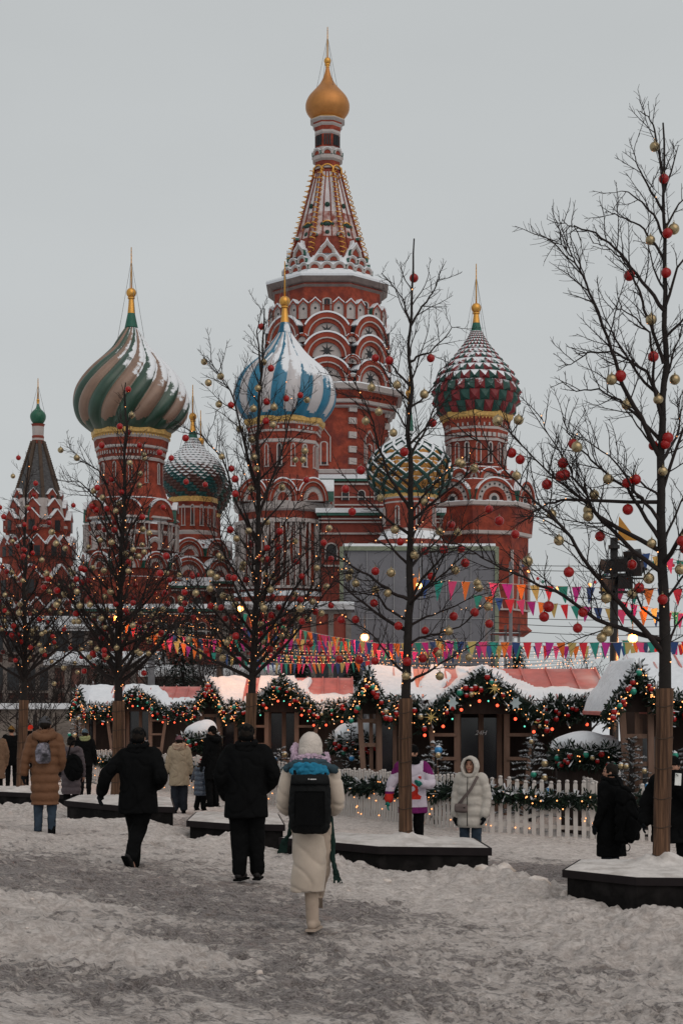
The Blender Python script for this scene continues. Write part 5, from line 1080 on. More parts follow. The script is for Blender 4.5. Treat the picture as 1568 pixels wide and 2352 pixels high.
# picket fence
def picket_mesh():
    mb = MB(); w_, h = .037, 1.0; pts = [(-w_, 0), (w_, 0), (w_, h-.05)]+[(cos(a)*w_, h-.05+sin(a)*w_*1.3) for a in (pi/4, pi/2, 3*pi/4)]+[(-w_, h-.05)]
    mb.xz(pts, -.011, .011, 0); mb.sph((0, 0, h), (.036, .03, .026), 1, 8, 5); return mb.mesh('picket', [WHP, SNOWN])
PK = picket_mesh()
def fence(a, b, label, glabel, dz=(0, 0), step=.137, gar=True):
    (xa, da), (xb, db) = a, b; L_ = sqrt((xb-xa)**2+(db-da)**2); n = int(L_/step); rz = atan2(db-da, xb-xa); za, zb = G(xa, da)-.06+dz[0], G(xb, db)-.06+dz[1]
    o = empty('picket_fence', (xa, da, za), label, 'fence', 'white picket fence sections', rz=rz)
    for i in range(min(n, 100)):
        t = (i+.5)/n; ob('picket', PK, o, (t*L_, RN(-.004, .004), (zb-za)*t+RN(-.012, .012)), 0, (1, 1, RN(.97, 1.02))).rotation_euler = (0, RN(-.012, .012), 0)
    for h in (.22, .72):
        mb = MB(); mb.beam((0, .025, h), (L_, .025, h+zb-za), .03, .07, up=(0, 0, 1)); ob('rail', mb.mesh('rail', [WHP]), o)
    for i in range(max(1, int(L_/2.2))):
        t = (i+.1)/max(1, int(L_/2.2)); t2 = min(1, t+2/L_); mb = MB(); mb.beam((t*L_, .03, .22+(zb-za)*t), (t2*L_, .03, .72+(zb-za)*t2), .03, .06, up=(0, 0, 1)); ob('brace', mb.mesh('brace', [WHP]), o)
    if gar:
        P = [Vector((lerp(xa, xb, t), lerp(da, db, t)-.04, lerp(za, zb, t)+.86-.10*abs(sin(t*L_*1.6)))) for t in [i/24 for i in range(25)]]
        garland(P, .20, int(520*L_), glabel, 'garland', 'fir garlands laid along the picket fence', bulbs=int(6*L_), balls=0, ln=.10, thick=.07, loc=P[0], small=False)
        o2 = empty('light_drop', P[12], 'warm lights dangling in front of '+label, 'fairy lights', 'warm lights dangling on the fence')
        for i in range(int(6.5*L_)):
            t = random.random(); ob('bulb', BM_ if i % 3 else BT, o2, Vector((lerp(xa, xb, t), lerp(da, db, t)-.06, lerp(za, zb, t)+RN(.1, .7)))-P[12])
random.seed(5)
F = [(f[0], f[1]) for f in FEN]
fence(F[0], F[1], 'white picket fence far left beside the green scarf', 'fence garland far left')
fence(F[1], (-3.9, 40.4), 'white picket fence behind the man with swinging arms', 'fence garland behind the man with swinging arms')
fence((-3.9, 40.4), F[2], 'white picket fence behind the beige coat and child', 'fence garland behind the beige coat and child')
fence(F[2], F[3], 'white picket fence between man in black and walking woman', 'fence garland between man in black and walking woman')
fence(F[3], F[4], 'white picket fence right of the walking woman', 'fence garland right of the walking woman')
fence(F[4], F[5], 'white picket fence behind the puffer woman', 'fence garland behind the puffer woman')
fence(F[5], F[6], 'white picket fence between puffer woman and black coat', 'fence garland between puffer woman and black coat')
fence(F[6], (4.75, 33), 'white picket fence corner running away beside the booth', '', gar=False)
fence((5.0, 27), F[7], 'white picket fence behind the black coats at the right', 'fence garland behind the black coats at the right')
# ------------------------------------------------------------ bunting
FC = [M('flag_'+n, c, .8, var=.1, ns_=8) for n, c in (('pink', (.60, .06, .17)), ('blue', (.03, .07, .20)), ('teal', (.02, .22, .18)), ('yellow', (.42, .34, .12)), ('magenta', (.36, .02, .20)), ('red', (.55, .025, .04)), ('orange', (.70, .16, .03)))]
def flag_mesh(m): mb = MB(); mb.xz([(-.5, 0), (.5, 0), (.03, -1.15), (-.03, -1.15)], -.006, .006, 0); mb.v = [(x, y+.05*sin(z*5)*(-z), z) for x, y, z in mb.v]; return mb.mesh('pennant', [m])
FM = [flag_mesh(m) for m in FC]; CORD = M('cord', (.35, .34, .33), .8)
def bunting(A, B, pitch, h, sag, label, c0=0, only=None):
    A = W(*A); B = W(*B); L_ = (B-A).length; d = (A.y+B.y)/2; p_ = pitch*d/FD; n = int(L_/p_); o = empty('bunting', A, label, 'bunting', 'strings of coloured pennants')
    P = lambda t: (B-A)*t-Vector((0, 0, sag*4*t*(1-t)))
    mb = MB(); mb.tube([P(i/20) for i in range(21)], .008, 4, cap=False); ob('cord', mb.mesh('cord', [CORD]), o)
    hh = h*d/FD/1.15; rz = atan2(B.y-A.y, B.x-A.x)
    for i in range(n):
        c = only[(i+c0) % len(only)] if only else (i*3+c0+(i*i) % 2) % 7
        f = ob('pennant', FM[c], o, P((i+.5)/n)); f.rotation_euler = (RN(-.3, .3), RN(-.15, .15), rz+RN(-.4, .4)); f.scale = (p_*.84*RN(.85, 1.05), 1, hh*RN(.92, 1.06))
random.seed(12)
BU = [((1118, 1338, 38), (1640, 1352, 36), 32, 38, .05, 'top string of large pennants right of the grey screen'),
      ((1085, 1366, 43), (1600, 1412, 40), 27, 33, .05, 'slanting pennant string just below the top one at right'),
      ((1020, 1472, 36), (1640, 1472, 35), 25.5, 36, .04, 'bright row of pennants just above the red chalet roof'),
      ((1000, 1480, 42), (1620, 1480, 42), 22, 32, .05, 'second row of pennants showing behind the bright row'),
      ((840, 1476, 40), (1050, 1468, 38), 20, 32, .05, 'short pennant string behind the second nearest trunk'),
      ((850, 1492, 44), (1060, 1494, 42), 17, 26, .05, 'lower short pennant string behind the second nearest trunk'),
      ((590, 1520, 50), (862, 1517, 46), 16, 24, .08, 'low row of small pennants above the middle chalet'),
      ((600, 1468, 52), (862, 1480, 48), 16, 26, .12, 'row of small pennants midway above the middle chalet'),
      ((560, 1408, 48), (862, 1476, 42), 20, 30, .12, 'long pennant string falling right from the third tree'),
      ((555, 1440, 50), (860, 1470, 46), 18, 30, .2, 'sagging pennant string behind the third tree'),
      ((930, 1326, 36), (1085, 1336, 36), 27, 44, .02, 'short string of big orange and pink pennants before the grey screen'),
      ((300, 1428, 50), (560, 1468, 46), 18, 28, .2, 'upper pennant string between the second and third trees'),
      ((330, 1452, 52), (600, 1516, 50), 17, 24, .12, 'lower slanting pennant string between the second and third trees'),
      ((250, 1408, 48), (430, 1480, 48), 17, 28, .1, 'short bright pennant string beside the second tree'),
      ((1420, 1380, 38), (1660, 1420, 36), 26, 34, .05, 'pennant string right of the floodlight pole'),
      ((1425, 1470, 39), (1650, 1480, 38), 21, 34, .04, 'low pennant string right of the floodlight pole'),
      ((1440, 1262, 37), (1660, 1300, 36), 28, 36, .05, 'highest pennants behind the nearest trunk'),
      ((600, 1500, 54), (860, 1500, 50), 14, 22, .1, 'faint far row of pennants above the middle chalet')]
for i, b in enumerate(BU): bunting(*b, c0=i*2, only=[6, 0, 6, 1, 2, 0] if 'big orange' in b[5] else [6, 5, 0, 3] if 'beside the second tree' in b[5] else None)
# poles
def pole(u, vt, d, r, label, m, arm=False, name='pole'):
    k = d/FD; x = (u-UC)*k; zg = G(x, min(d, 44))-.1; zt = CZ-(vt-VH)*k; o = empty(name, (x, d, zg), label, 'pole', 'tall poles carrying the strings')
    mb = MB(); mb.lathe([(0, r*1.25, 0), (zt-zg, r, 0)], 12, sm_=True); ob('shaft', mb.mesh('shaft', [m]), o)
    mb = MB(); mb.lathe([(0, r*2.2, 0), (.08, r*2.2, 0), (.10, r*1.4, 0)], 12); ob('base', mb.mesh('base', [m]), o)
    mb = MB(); mb.lathe([(zt-zg-.25, r*1.5, 0), (zt-zg-.17, r*1.5, 0)], 12); ob('clamp', mb.mesh('clamp', [m]), o); return o, zt-zg, x
BLK = M('black_steel', (.012, .012, .013), .5, var=.2); GRYP = M('grey_steel', (.12, .12, .13), .6)
fp, fh, fx = pole(1409, 1235, 36.5, .085, 'black steel pole with floodlights left of the nearest trunk', BLK, name='floodlight_pole')
for (dx, dz, rz, s) in ((-.16, -.55, .5, 1), (.12, -.5, -.4, 1.1), (.42, -.32, -.7, 1), (-.14, -.95, .6, .9), (.46, -.6, -.5, 1.1), (.2, -.9, .1, 1)):
    mb = MB(); R = Matrix.Rotation(rz, 3, 'Z') @ Matrix.Rotation(.35, 3, 'X'); mb.box((0, 0, 0), (.30*s, .24*s, .24*s), 0, rot=R); mb.box(R @ Vector((0, -.13*s, 0)), (.34*s, .03, .28*s), 0, rot=R); mb.beam((-.19*s, 0, .02), (-.19*s, 0, -.24), .03, .04); mb.beam((.19*s, 0, .02), (.19*s, 0, -.24), .03, .04); mb.beam((-.2*s, 0, -.24), (.2*s, 0, -.24), .03, .04, up=(0, 0, 1))
    ob('floodlight', mb.mesh('floodlight', [BLK]), fp, (dx, -.12, fh+dz-.1))
mb = MB(); mb.beam((-.35, -.05, fh-.72), (.75, -.05, fh-.72), .05, .05, up=(0, 0, 1)); mb.beam((-.35, -.05, fh-1.25), (.7, -.05, fh-1.25), .05, .05, up=(0, 0, 1)); ob('crossbar', mb.mesh('crossbar', [BLK]), fp)
k_ = 36.4/FD; mb = MB(); mb.xz([(0, 0), (47*k_, 0), (3*k_, 55*k_)], -.006, .006, 0); mb.v = [(x, y+.03*sin(x*14), z) for x, y, z in mb.v]; fo = ob('pennant_flag', mb.mesh('pennant_flag', [M('ochre_flag', (.36, .17, .03), .8, var=.15)]), None, W(1418, 1241, 36.3), .15); tag(fo, 'large ochre triangular flag above the floodlights', 'flag')
pole(505, 1350, 47, .09, 'dark pole between the second and third trees', BLK); pole(863, 1465, 45, .085, 'dark pole left of the second nearest trunk', BLK); pole(348, 1500, 66, .13, 'grey concrete pole behind the chalets near the second tree', GRYP); pole(1118, 1335, 44, .05, 'thin pole in front of the grey screen edge', GRYP)
pole(1172, 1290, 50, .05, 'thin grey pole at the right corner of the cathedral', GRYP)
# lamps
def lamp(u, v, d, label, r=.09):
    o = empty('lantern', W(u, v, d), label, 'lamp', 'glowing festival lanterns')
    mb = MB(); mb.sph((0, 0, 0), r, 0, 14, 10); ob('bulb', mb.mesh('bulb', [M('lantern_glow', (1, .42, .12), emit=4.5)]), o); mb = MB(); mb.lathe([(r*.75, r*1.5, 0), (r*1.3, r*.5, 0), (r*1.6, r*.15, 0)], 14); ob('hood', mb.mesh('hood', [BLK]), o)
    mb = MB(); mb.tube([(0, 0, r*1.5), (0, 0, r*6), (.1, .3, r*7)], .012, 5); ob('hook', mb.mesh('hook', [BLK]), o)
    ld = bpy.data.lights.new('lantern_light', 'POINT'); ld.energy = 130; ld.color = (1, .38, .12); ld.shadow_soft_size = .12; l = bpy.data.objects.new('lantern_light', ld); col.objects.link(l); l.parent = o; l.location = (0, -.25, 0)
lamp(837, 1464, 43, 'glowing orange lantern left of the second nearest trunk', .11); lamp(1452, 1466, 37, 'glowing orange lantern between floodlight pole and nearest trunk', .11); lamp(552, 1398, 46, 'orange lantern high behind the third tree'); lamp(268, 1420, 47, 'orange lantern left of the second tree stem'); lamp(962, 1345, 37, 'orange lantern before the grey screen', .07)
# strings of bulbs over the roofs
def bulb_string(A, B, n, sag, label, ms, grp='strings of warm bulbs over the market'):
    A = W(*A); B = W(*B); o = empty('bulb_string', A, label, 'fairy lights', grp); P = lambda t: (B-A)*t-Vector((0, 0, sag*4*t*(1-t)))
    mb = MB(); mb.tube([P(i/16) for i in range(17)], .005, 3, cap=False); ob('wire', mb.mesh('wire', [WIRE2]), o)
    for i in range(n): ob('bulb', ms[i % len(ms)], o, P((i+random.random()*.8)/n)-Vector((0, 0, .03)))
random.seed(31)
names = ['topmost', 'second', 'third', 'fourth', 'fifth', 'sixth', 'seventh', 'eighth', 'ninth']
for i in range(9): bulb_string((855+RN(-10, 10), 1484+i*6.3, 46-i*.8), (1330+RN(-20, 90), 1478+i*6.6, 44-i*.8), 46, .10+.04*(i % 3), names[i]+' warm bulb string above the red roof right of the second nearest trunk', [BT, BS_])
for i in range(5): bulb_string((585+RN(-10, 10), 1478+i*7, 52-i), (862+RN(-8, 8), 1486+i*6.5, 48-i), 38, .15, names[i]+' warm bulb string above the middle chalet', [BT, BS_])
for i in range(4): bulb_string((290+i*8, 1380+i*22, 52), (560+i*5, 1420+i*20, 50), 36, .2, names[i]+' warm bulb string between the second and third trees', [BM_, BT])
CB = [bulb_mesh(m, .045) for m in (M('lamp_blue', (.03, .05, .12), .4), BULB, M('lamp_red', (.3, .02, .03), .4), M('lamp_green', (.02, .14, .12), .4))]
bulb_string((1190, 1285, 40), (1410, 1300, 38), 13, .62, 'sagging string of coloured bulbs left of the floodlights', CB); bulb_string((1430, 1262, 38), (1660, 1270, 37), 12, .3, 'string of coloured bulbs right of the floodlights', CB)
for i, v in enumerate((1296, 1302, 1408, 1418, 1430)):
    o = empty('cable', W(1135, v+4*i, 60), ['upper', 'second', 'third', 'fourth', 'lowest'][i]+' thin overhead cable right of the grey screen', 'cable', 'overhead cables'); mb = MB(); B_ = W(1640, v-10+9*i, 52)-W(1135, v+4*i, 60); mb.tube([B_*t-Vector((0, 0, .5*t*(1-t))) for t in [j/12 for j in range(13)]], .012, 4); ob('wire', mb.mesh('wire', [WIRE2]), o)
# ------------------------------------------------------------ behind the market
random.seed(41)
k = 66/FD; sw = empty('stone_wall', ((70-UC)*k, 66, -.6), 'long low grey stone wall with a snowy top at the left edge', 'wall'); mb = MB(); H = 2.35; mb.box((0, 0, H/2), (240*k, .5, H), 0)
ob('masonry', mb.mesh('masonry', [M('grey_stone', (.19, .165, .145), .9, var=.35, ns_=1.2, stretch=(1, 1, 2), bump=.5, bs=4, dirt=(.13, .11, .10))]), sw); mb = MB(); mb.box((0, 0, H+.1), (244*k, .8, .24), 0); ob('snow_top', mb.mesh('snow_top', [SNOW]), sw)
for i in range(6): mb = MB(); mb.box((-1.9+i*.8-.2, -.26, 1.1), (.05, .04, 2.2), 0); ob('pilaster', mb.mesh('pilaster', [WOODD]), sw)
BAND = M('sooty_band', (.13, .11, .10), .9)
def house(u0, u1, vt, d, dep, label, wall, rows, cols):
    k = d/FD; cx = ((u0+u1)/2-UC)*k; w_ = (u1-u0)*k; zt = CZ-(vt-VH)*k+1; o = empty('brick_building', (cx, d, -1), label, 'building', 'brick buildings behind the market')
    mb = MB(); mb.box((0, dep/2, zt/2), (w_, dep, zt), 0); [mb.box((0, -.06, zt*f), (w_+.1, .25, .25), 1) for f in (.38, .7, .97)]; [mb.box((-w_/2+w_*i/cols, -.08, zt/2), (.35, .25, zt), 1) for i in range(cols+1)]; ob('wall', mb.mesh('wall', [wall, BAND]), o)
    mb = MB(); mb.add([(-w_/2-.4, -.5, zt), (w_/2+.4, -.5, zt), (w_/2+.4, dep/2, zt+dep*.10), (-w_/2-.4, dep/2, zt+dep*.10), (-w_/2-.4, dep, zt), (w_/2+.4, dep, zt)], [(0, 1, 2, 3), (3, 2, 5, 4), (0, 3, 4), (1, 5, 2)], 0); mb.box((0, -.3, zt+.02), (w_+.8, .5, .3), 0); ob('roof', mb.mesh('roof', [M('roof_snow_far', (.52, .54, .57), .9, var=.15, ns_=.6, dirt=(.10, .07, .06))]), o)
    for r in range(rows):
        for c in range(cols): ob('window', HW, o, (-w_/2+w_*(c+.5)/cols, -.14, zt*(.13+.33*r)))
mb = MB(); mb.box((0, 0, .9), (1.1, .2, 1.9), 0); mb.box((0, -.12, .9), (.8, .04, 1.55), 1); HW = mb.mesh('window', [BAND, DK])
house(-60, 200, 1445, 108, 12, 'brown brick building with white bands at the far left', M('brown_brick', (.07, .032, .026), .9, var=.3, ns_=1), 3, 7)
house(120, 345, 1523, 92, 8, 'low brick wing with a snowy roof behind the stone wall', M('brown_brick'[:11]+'2', (.12, .06, .05), .9, var=.3, ns_=1), 1, 6)
house(520, 800, 1396, 104, 6, 'pale banded brick building behind the third tree', BRD, 2, 7)
house(340, 620, 1548, 78, 5, 'low dark shed with a snowy roof behind the middle chalets', WOODD, 1, 5)
# snowy bank and far trees
mb = MB(); NX, NY = 60, 14; vs = []
for j in range(NY+1):
    for i in range(NX+1):
        x = lerp(-14, 50, i/NX); y = lerp(84, 112, j/NY); t = j/NY; vs.append((x, y, -.4+sm(t, 0, .55)*(3.4+.8*noise.noise((x*.12, y*.1, 0)))*sm(x, -6, 14)))
mb.add(vs, [(j*(NX+1)+i, j*(NX+1)+i+1, (j+1)*(NX+1)+i+1, (j+1)*(NX+1)+i) for j in range(NY) for i in range(NX)], 0, True); sb = ob('snow_slope', mb.mesh('snow_slope', [SNOW])); sb['kind'] = 'structure'
def bush_tree(seed, H, R):
    random.seed(seed); out, ends, big = [], [], []; mb = MB()
    for i in range(15):
        a = i*2.4; el = RN(.5, 1.2); cur = Vector((cos(a)*cos(el), sin(a)*cos(el), sin(el))); q = [Vector((0, 0, H*RN(.12, .35)))]
        for j in range(8): cur = (cur+Vector((RN(-.2, .2), RN(-.2, .2), RN(0, .12)))).normalized(); q.append(q[-1]+cur*R*RN(.8, 1.1)/7)
        out.append((q, [lerp(.045, .012, j/8) for j in range(9)], 4)); limb_growth(q, .03, 0, 1, R*.42, out, ends, 3.2)
    for q, r, n in out: mb.tube(q, [max(x, .009) for x in r], 3, 0, cap=False)
    cr = mb.mesh('crown', [TWIG]); mb = MB(); mb.tube([(0, 0, 0), (0, 0, H*.2), (.05, .03, H*.5)], [.14, .11, .05], 7); return cr, mb.mesh('trunk', [BARK])
BT_ = [bush_tree(61, 5., 2.9), bush_tree(62, 5.5, 3.2), bush_tree(63, 5., 3.0)]
FT = [(25, 70, 1.0, 'left of the leftmost tree'), (130, 72, 1.05, 'between the two leftmost trees'), (215, 70, .95, 'left of the second tree'), (330, 74, 1.0, 'right of the second tree'), (395, 70, 1.1, 'above the couple with the child'), (470, 76, 1.15, 'left of the third tree'), (540, 70, .95, 'just left of the third tree stem'), (625, 75, 1.0, 'right of the third tree stem'), (720, 74, .8, 'left of the second nearest trunk'), (1255, 84, .8, 'above the red chalet roof'), (1345, 76, 1.0, 'left of the floodlight pole'), (1470, 78, .9, 'right of the floodlight pole'), (-20, 66, .9, 'at the left edge'), (80, 62, .7, 'behind the stone wall')]
for i, (u, d, s, t) in enumerate(FT):
    cr, tk = BT_[i % 3]; o = empty('far_bare_tree', ((u-UC)*d/FD, d, -.4), 'distant brown bare tree behind the market, '+t, 'tree', 'distant bare trees behind the market', rz=i*1.1); o.scale = (s, s, s); ob('crown', cr, o); ob('trunk', tk, o)
def big_fir(u, d, vt, r, label, seed):
    random.seed(seed); k = d/FD; zt = CZ-(vt-VH)*k; H = zt+.6; o = empty('dark_fir_tree', ((u-UC)*k, d, -.6), label, 'fir tree', 'large dark firs behind the market'); mb = MB()
    for i in range(210):
        h = H*(.12+.88*i/210); rr = r*(1-h/H)**.75*RN(.75, 1.1)+.1; a = i*2.4
        for j in range(16):
            t = RN(.25, 1); c = Vector((cos(a)*rr*t, sin(a)*rr*t, h-.28*rr*t+RN(-.08, .08))); dv = Vector((cos(a+RN(-1, 1)), sin(a+RN(-1, 1)), RN(-.5, .2))).normalized()*RN(.16, .34); wv = dv.cross(Vector((0, 0, 1))).normalized()*.05
            mb.add([c-wv, c+wv, c+dv], [(0, 1, 2)], 2 if random.random() < .08 else 0)
    ob('crown', mb.mesh('crown', [M('far_fir', (.012, .020, .015), .9, var=.3), NEED2, FROST]), o); mb = MB(); mb.tube([(0, 0, 0), (0, 0, H*.9)], [.2, .03], 7); ob('trunk', mb.mesh('trunk', [BARK]), o)
for a in ((375, 82, 1392, 2.1, 'tallest dark fir behind the market, right of the second tree', 1), (440, 84, 1385, 2.0, 'dark fir behind the market above the beige coat', 2), (500, 80, 1412, 1.9, 'dark fir behind the market left of the third tree', 3), (545, 86, 1405, 1.8, 'dark fir directly behind the third tree', 4), (420, 64, 1440, 1.7, 'dark fir closest behind the market roofs', 9), (235, 80, 1490, 1.5, 'short dark fir left of the second tree', 5), (1185, 62, 1480, 1.3, 'dark fir above the red roof of the large chalet', 6), (812, 60, 1492, .9, 'small dark fir left of the second nearest trunk', 7), (690, 62, 1500, .9, 'small dark fir above the middle chalet', 8), (1500, 60, 1490, 1.3, 'dark fir behind the nearest trunk', 10)): big_fir(*a)
# ------------------------------------------------------------ people
TSC = bpy.data.scenes.new('workshop')
def solid(name, mb, vox, mats, parent, colorf=None, it=6, wr=0., ws=9., fac=.6):
    me = mb.mesh(name, mats); o = bpy.data.objects.new('tmp', me); TSC.collection.objects.link(o)
    m = o.modifiers.new('r', 'REMESH'); m.mode = 'VOXEL'; m.voxel_size = vox; m.use_smooth_shade = True
    if it: s = o.modifiers.new('s', 'SMOOTH'); s.factor = fac; s.iterations = it
    
    with bpy.context.temp_override(scene=TSC, view_layer=TSC.view_layers[0]): dg = bpy.context.evaluated_depsgraph_get(); dg.update(); n = bpy.data.meshes.new_from_object(o.evaluated_get(dg)); n.name = name
    bpy.data.objects.remove(o); bpy.data.meshes.remove(me)
    if wr:
        NN = [v.normal.copy() for v in n.vertices]; CC = [v.co.copy() for v in n.vertices]; out = []
        for c, nn in zip(CC, NN):
            q = (c.x*ws, c.y*ws, c.z*ws*.55); rd = abs(noise.noise((q[0]*.9+c.z*2, q[1]*.9, q[2]*1.6+7)))
            out += (c+nn*wr*(noise.noise(q)+.5*noise.noise((q[0]*2.3, q[1]*2.3, q[2]*2.2))-1.1*(1-clamp(rd*4))**2))[:]
        n.vertices.foreach_set('co', out)
    n.polygons.foreach_set('use_smooth', [True]*len(n.polygons))
    if colorf: n.polygons.foreach_set('material_index', [colorf(p.center) for p in n.polygons])
    n.update(); return ob(name, n, parent)
def caps(mb, p, r, n=12):
    p = [Vector(q) for q in p]; mb.tube(p, r, n)
    for q, x in zip(p, r): mb.sph(q, x, 0, n, 8)
def loft(mb, rows, n=24):      # (z, rx, ry, cx, cy)
    vs = [(cx+cos(2*pi*j/n)*rx, cy+sin(2*pi*j/n)*ry, z) for z, rx, ry, cx, cy in rows for j in range(n)]; k = len(rows)
    mb.add(vs, [(i*n+j, i*n+(j+1) % n, (i+1)*n+(j+1) % n, (i+1)*n+j) for i in range(k-1) for j in range(n)]+[tuple(range(n))[::-1], tuple((k-1)*n+j for j in range(n))], 0)
def smooth_path(P, k=4):
    P = [Vector(p) for p in P]; out = []
    for i in range(len(P)-1):
        a, b, c, d = P[max(0, i-1)], P[i], P[i+1], P[min(len(P)-1, i+2)]
        for j in range(k): f = j/k; out.append(.5*((2*b)+(-a+c)*f+(2*a-5*b+4*c-d)*f*f+(-a+3*b-3*c+d)*f**3))
    return out+[P[-1]]
SKIN = M('skin', (.36, .19, .13), .6, var=.06, ns_=9); SKD = M('face_dark', (.06, .03, .025), .6); LIPS = M('lips', (.25, .07, .06), .5)
def hand(mb, w, dirv, side, fat=0., curl=.5):
    # palm plus five fingers from the wrist w along dirv; side = +-1 thumb side sign in local x
    d = Vector(dirv).normalized(); fwd = Vector((0, 1, 0)); fwd = (fwd-d*fwd.dot(d)).normalized(); nrm = d.cross(fwd)*(-side)   # fwd: thumb side, nrm: towards the body
    w = Vector(w); mb.tube([w-d*.03, w+d*.02, w+d*.085], [.026+fat, .028+fat, .034+fat], 10); pc = w+d*.05
    mb.sph(pc, (.022+fat, .036+fat, .05), 0, 10, 8)
    for i, (off, ln) in enumerate(((.027, .068), (.009, .078), (-.009, .072), (-.027, .056))):
        b = w+d*.085+fwd*off; dd = d; P = [b-d*.02, b]
        for s in range(3): dd = (dd+nrm*curl*.55).normalized(); P.append(P[-1]+dd*ln*(.45, .32, .26)[s])
        caps(mb, P, [.009+fat*.7, .0095+fat*.7, .009+fat*.7, .0085+fat*.7, .0075+fat*.7], 8)
    b = w+d*.03+fwd*.026; caps(mb, [b, b+(fwd*.7+d*.7)*.036, b+(fwd*.55+d+nrm*.5)*.052], [.012+fat*.7, .011+fat*.7, .009+fat*.7], 8)
ARM0 = dict(sh=(.185, 0, 1.42), el=(.245, -.03, 1.14), wr=(.255, .06, .90)); LEG0 = dict(hip=(.09, 0, .93), kn=(.095, .02, .50), an=(.10, -.02, .09), toe=(.02, 1, 0))
def mir(p, s): return Vector((p[0]*s, p[1], p[2]))
def person(label, u, d, vtop, H, yaw, arms=None, legs=None, coat=None, pants=None, boots=None, hat=None, hair=None, gloves=None, scarf=None, hood=None, headyaw=0, vox=.0075, vfoot=None, group=None):
    k = d/FD; x = (u-UC)*k; zg = G(x, d) if vfoot is None else CZ-(vfoot-VH)*k; zt = CZ-(vtop-VH)*k; H = zt-zg if H is None else H; zg = zt-H; S = H/1.75
    root = tag(ob('person', None, None, (x, d, zg), yaw, S), label, 'person', group)
    A = {-1: dict(ARM0), 1: dict(ARM0)}; Lg = {-1: dict(LEG0), 1: dict(LEG0)}
    for s, q in (arms or {}).items(): A[s].update(q)
    for s, q in (legs or {}).items(): Lg[s].update(q)
    mb = MB(); HC = Vector((0, .015, 1.635)); RY = Matrix.Rotation(headyaw, 3, 'Z'); hv = lambda v: HC+RY @ Vector(v)
    mb.sph(HC, (.076, .095, .115), 0, 20, 16, RY); mb.sph(hv((0, .03, -.055)), (.055, .062, .065), 0, 16, 12, RY)
    mb.add([hv((-.012, .085, .012)), hv((.012, .085, .012)), hv((.019, .088, -.032)), hv((-.019, .088, -.032)), hv((0, .122, -.028)), hv((0, .097, .014))], [(0, 1, 5), (1, 2, 4, 5), (3, 0, 5, 4), (2, 3, 4), (0, 3, 2, 1)], 0)
    mb.sph(hv((0, .088, -.062)), (.026, .014, .008), 0, 10, 6, RY); mb.sph(hv((0, .082, .03)), (.05, .016, .010), 0, 12, 6, RY); mb.sph(hv((0, .078, -.098)), (.024, .02, .016), 0, 10, 6, RY)
    for s in (-1, 1): mb.sph(hv((s*.078, -.005, -.01)), (.010, .022, .033), 0, 10, 8, RY); mb.sph(hv((s*.034, .07, -.03)), (.024, .02, .022), 0, 10, 8, RY)
    caps(mb, [(0, -.01, 1.42), (0, 0, 1.50), (0, .01, 1.58)], [.062, .055, .052], 16)
    loft(mb, [(.86, .15, .11, 0, 0), (.95, .17, .12, 0, 0), (1.08, .14, .105, 0, 0), (1.25, .17, .12, 0, 0), (1.38, .18, .11, 0, 0), (1.45, .13, .085, 0, -.005), (1.48, .07, .06, 0, -.005)])
    for s in (-1, 1):
        a = A[s]; caps(mb, [mir(a['sh'], s), mir(a['el'], s), mir(a['wr'], s)], [.055, .042, .028]); w_ = mir(a['wr'], s); hand(mb, w_, a.get('hd', tuple((w_-mir(a['el'], s)))), s, 0, a.get('curl', .5))
        g = Lg[s]; caps(mb, [mir(g['hip'], s), mir(g['kn'], s), mir(g['an'], s)], [.085, .058, .04]); an = mir(g['an'], s); t = Vector(g['toe']).normalized(); t.x *= s; mb.tube([an-t*.05-Vector((0, 0, .04)), an+t*.06-Vector((0, 0, .05)), an+t*.15-Vector((0, 0, .065))], [.04, .035, .022], 10)
    def cf(c):
        v = RY.transposed() @ (c-HC)
        if v.y > .06:
            for s in (-1, 1):
                if abs(v.x-s*.031) < .015 and abs(v.z-.012) < .0075: return 1
                if abs(v.x-s*.031) < .024 and abs(v.z-.034-.003) < .006: return 1
            if abs(v.x) < .026 and abs(v.z+.062) < .009: return 2
        return 0
    body = solid('body', mb, vox, [SKIN, SKD, LIPS], root, cf, 3)
    body.name = 'body'
    if pants:
        mb = MB(); f = pants.get('fat', 1.)
        loft(mb, [(.80, .13, .11, 0, 0), (.90, .175, .13, 0, 0), (1.02, .165, .125, 0, 0), (1.08, .15, .115, 0, 0)])
        for s in (-1, 1):
            g = Lg[s]; h, kn, an = mir(g['hip'], s), mir(g['kn'], s), mir(g['an'], s)+Vector((0, 0, .015)); P = smooth_path([h, h.lerp(kn, .5)+Vector((s*.01, 0, 0)), kn, kn.lerp(an, .5), an], 3); n = len(P); R = [lerp(.105*f, pants.get('cuff', .062)*f, (i/(n-1))**.8) for i in range(n)]; caps(mb, P, R)
        solid('trousers', mb, .013, [pants['m']], root, None, 5, .008, 10)
    if boots:
        for s in (-1, 1):
            g = Lg[s]; an = mir(g['an'], s); t = Vector(g['toe']).normalized(); t.x *= s; up = Vector((0, 0, 1)); up = (up-t*up.dot(t)).normalized(); mb = MB(); hgt = boots.get('h', .12); sh = (mir(g['kn'], s)-an).normalized()
            caps(mb, [an-up*.035, an+sh*hgt], [.058*boots.get('w', 1), boots.get('top', .060)]); caps(mb, [an-t*.045-up*.045, an+t*.06-up*.045, an+t*.15-up*.055], [.042, .044, .036]); mb.sph(an-up*.04, (.05, .05, .05)); solid('boot', mb, .010, [boots['m']], root, None, 4)
            mb = MB(); c = an+t*.05-up*.088; R = Matrix((t.cross(up), t, up)).transposed(); mb.box(c, (.088, .28, .022), 0, rot=R); ob('sole', mb.mesh('sole', [boots.get('sole', BLKC)]), root)
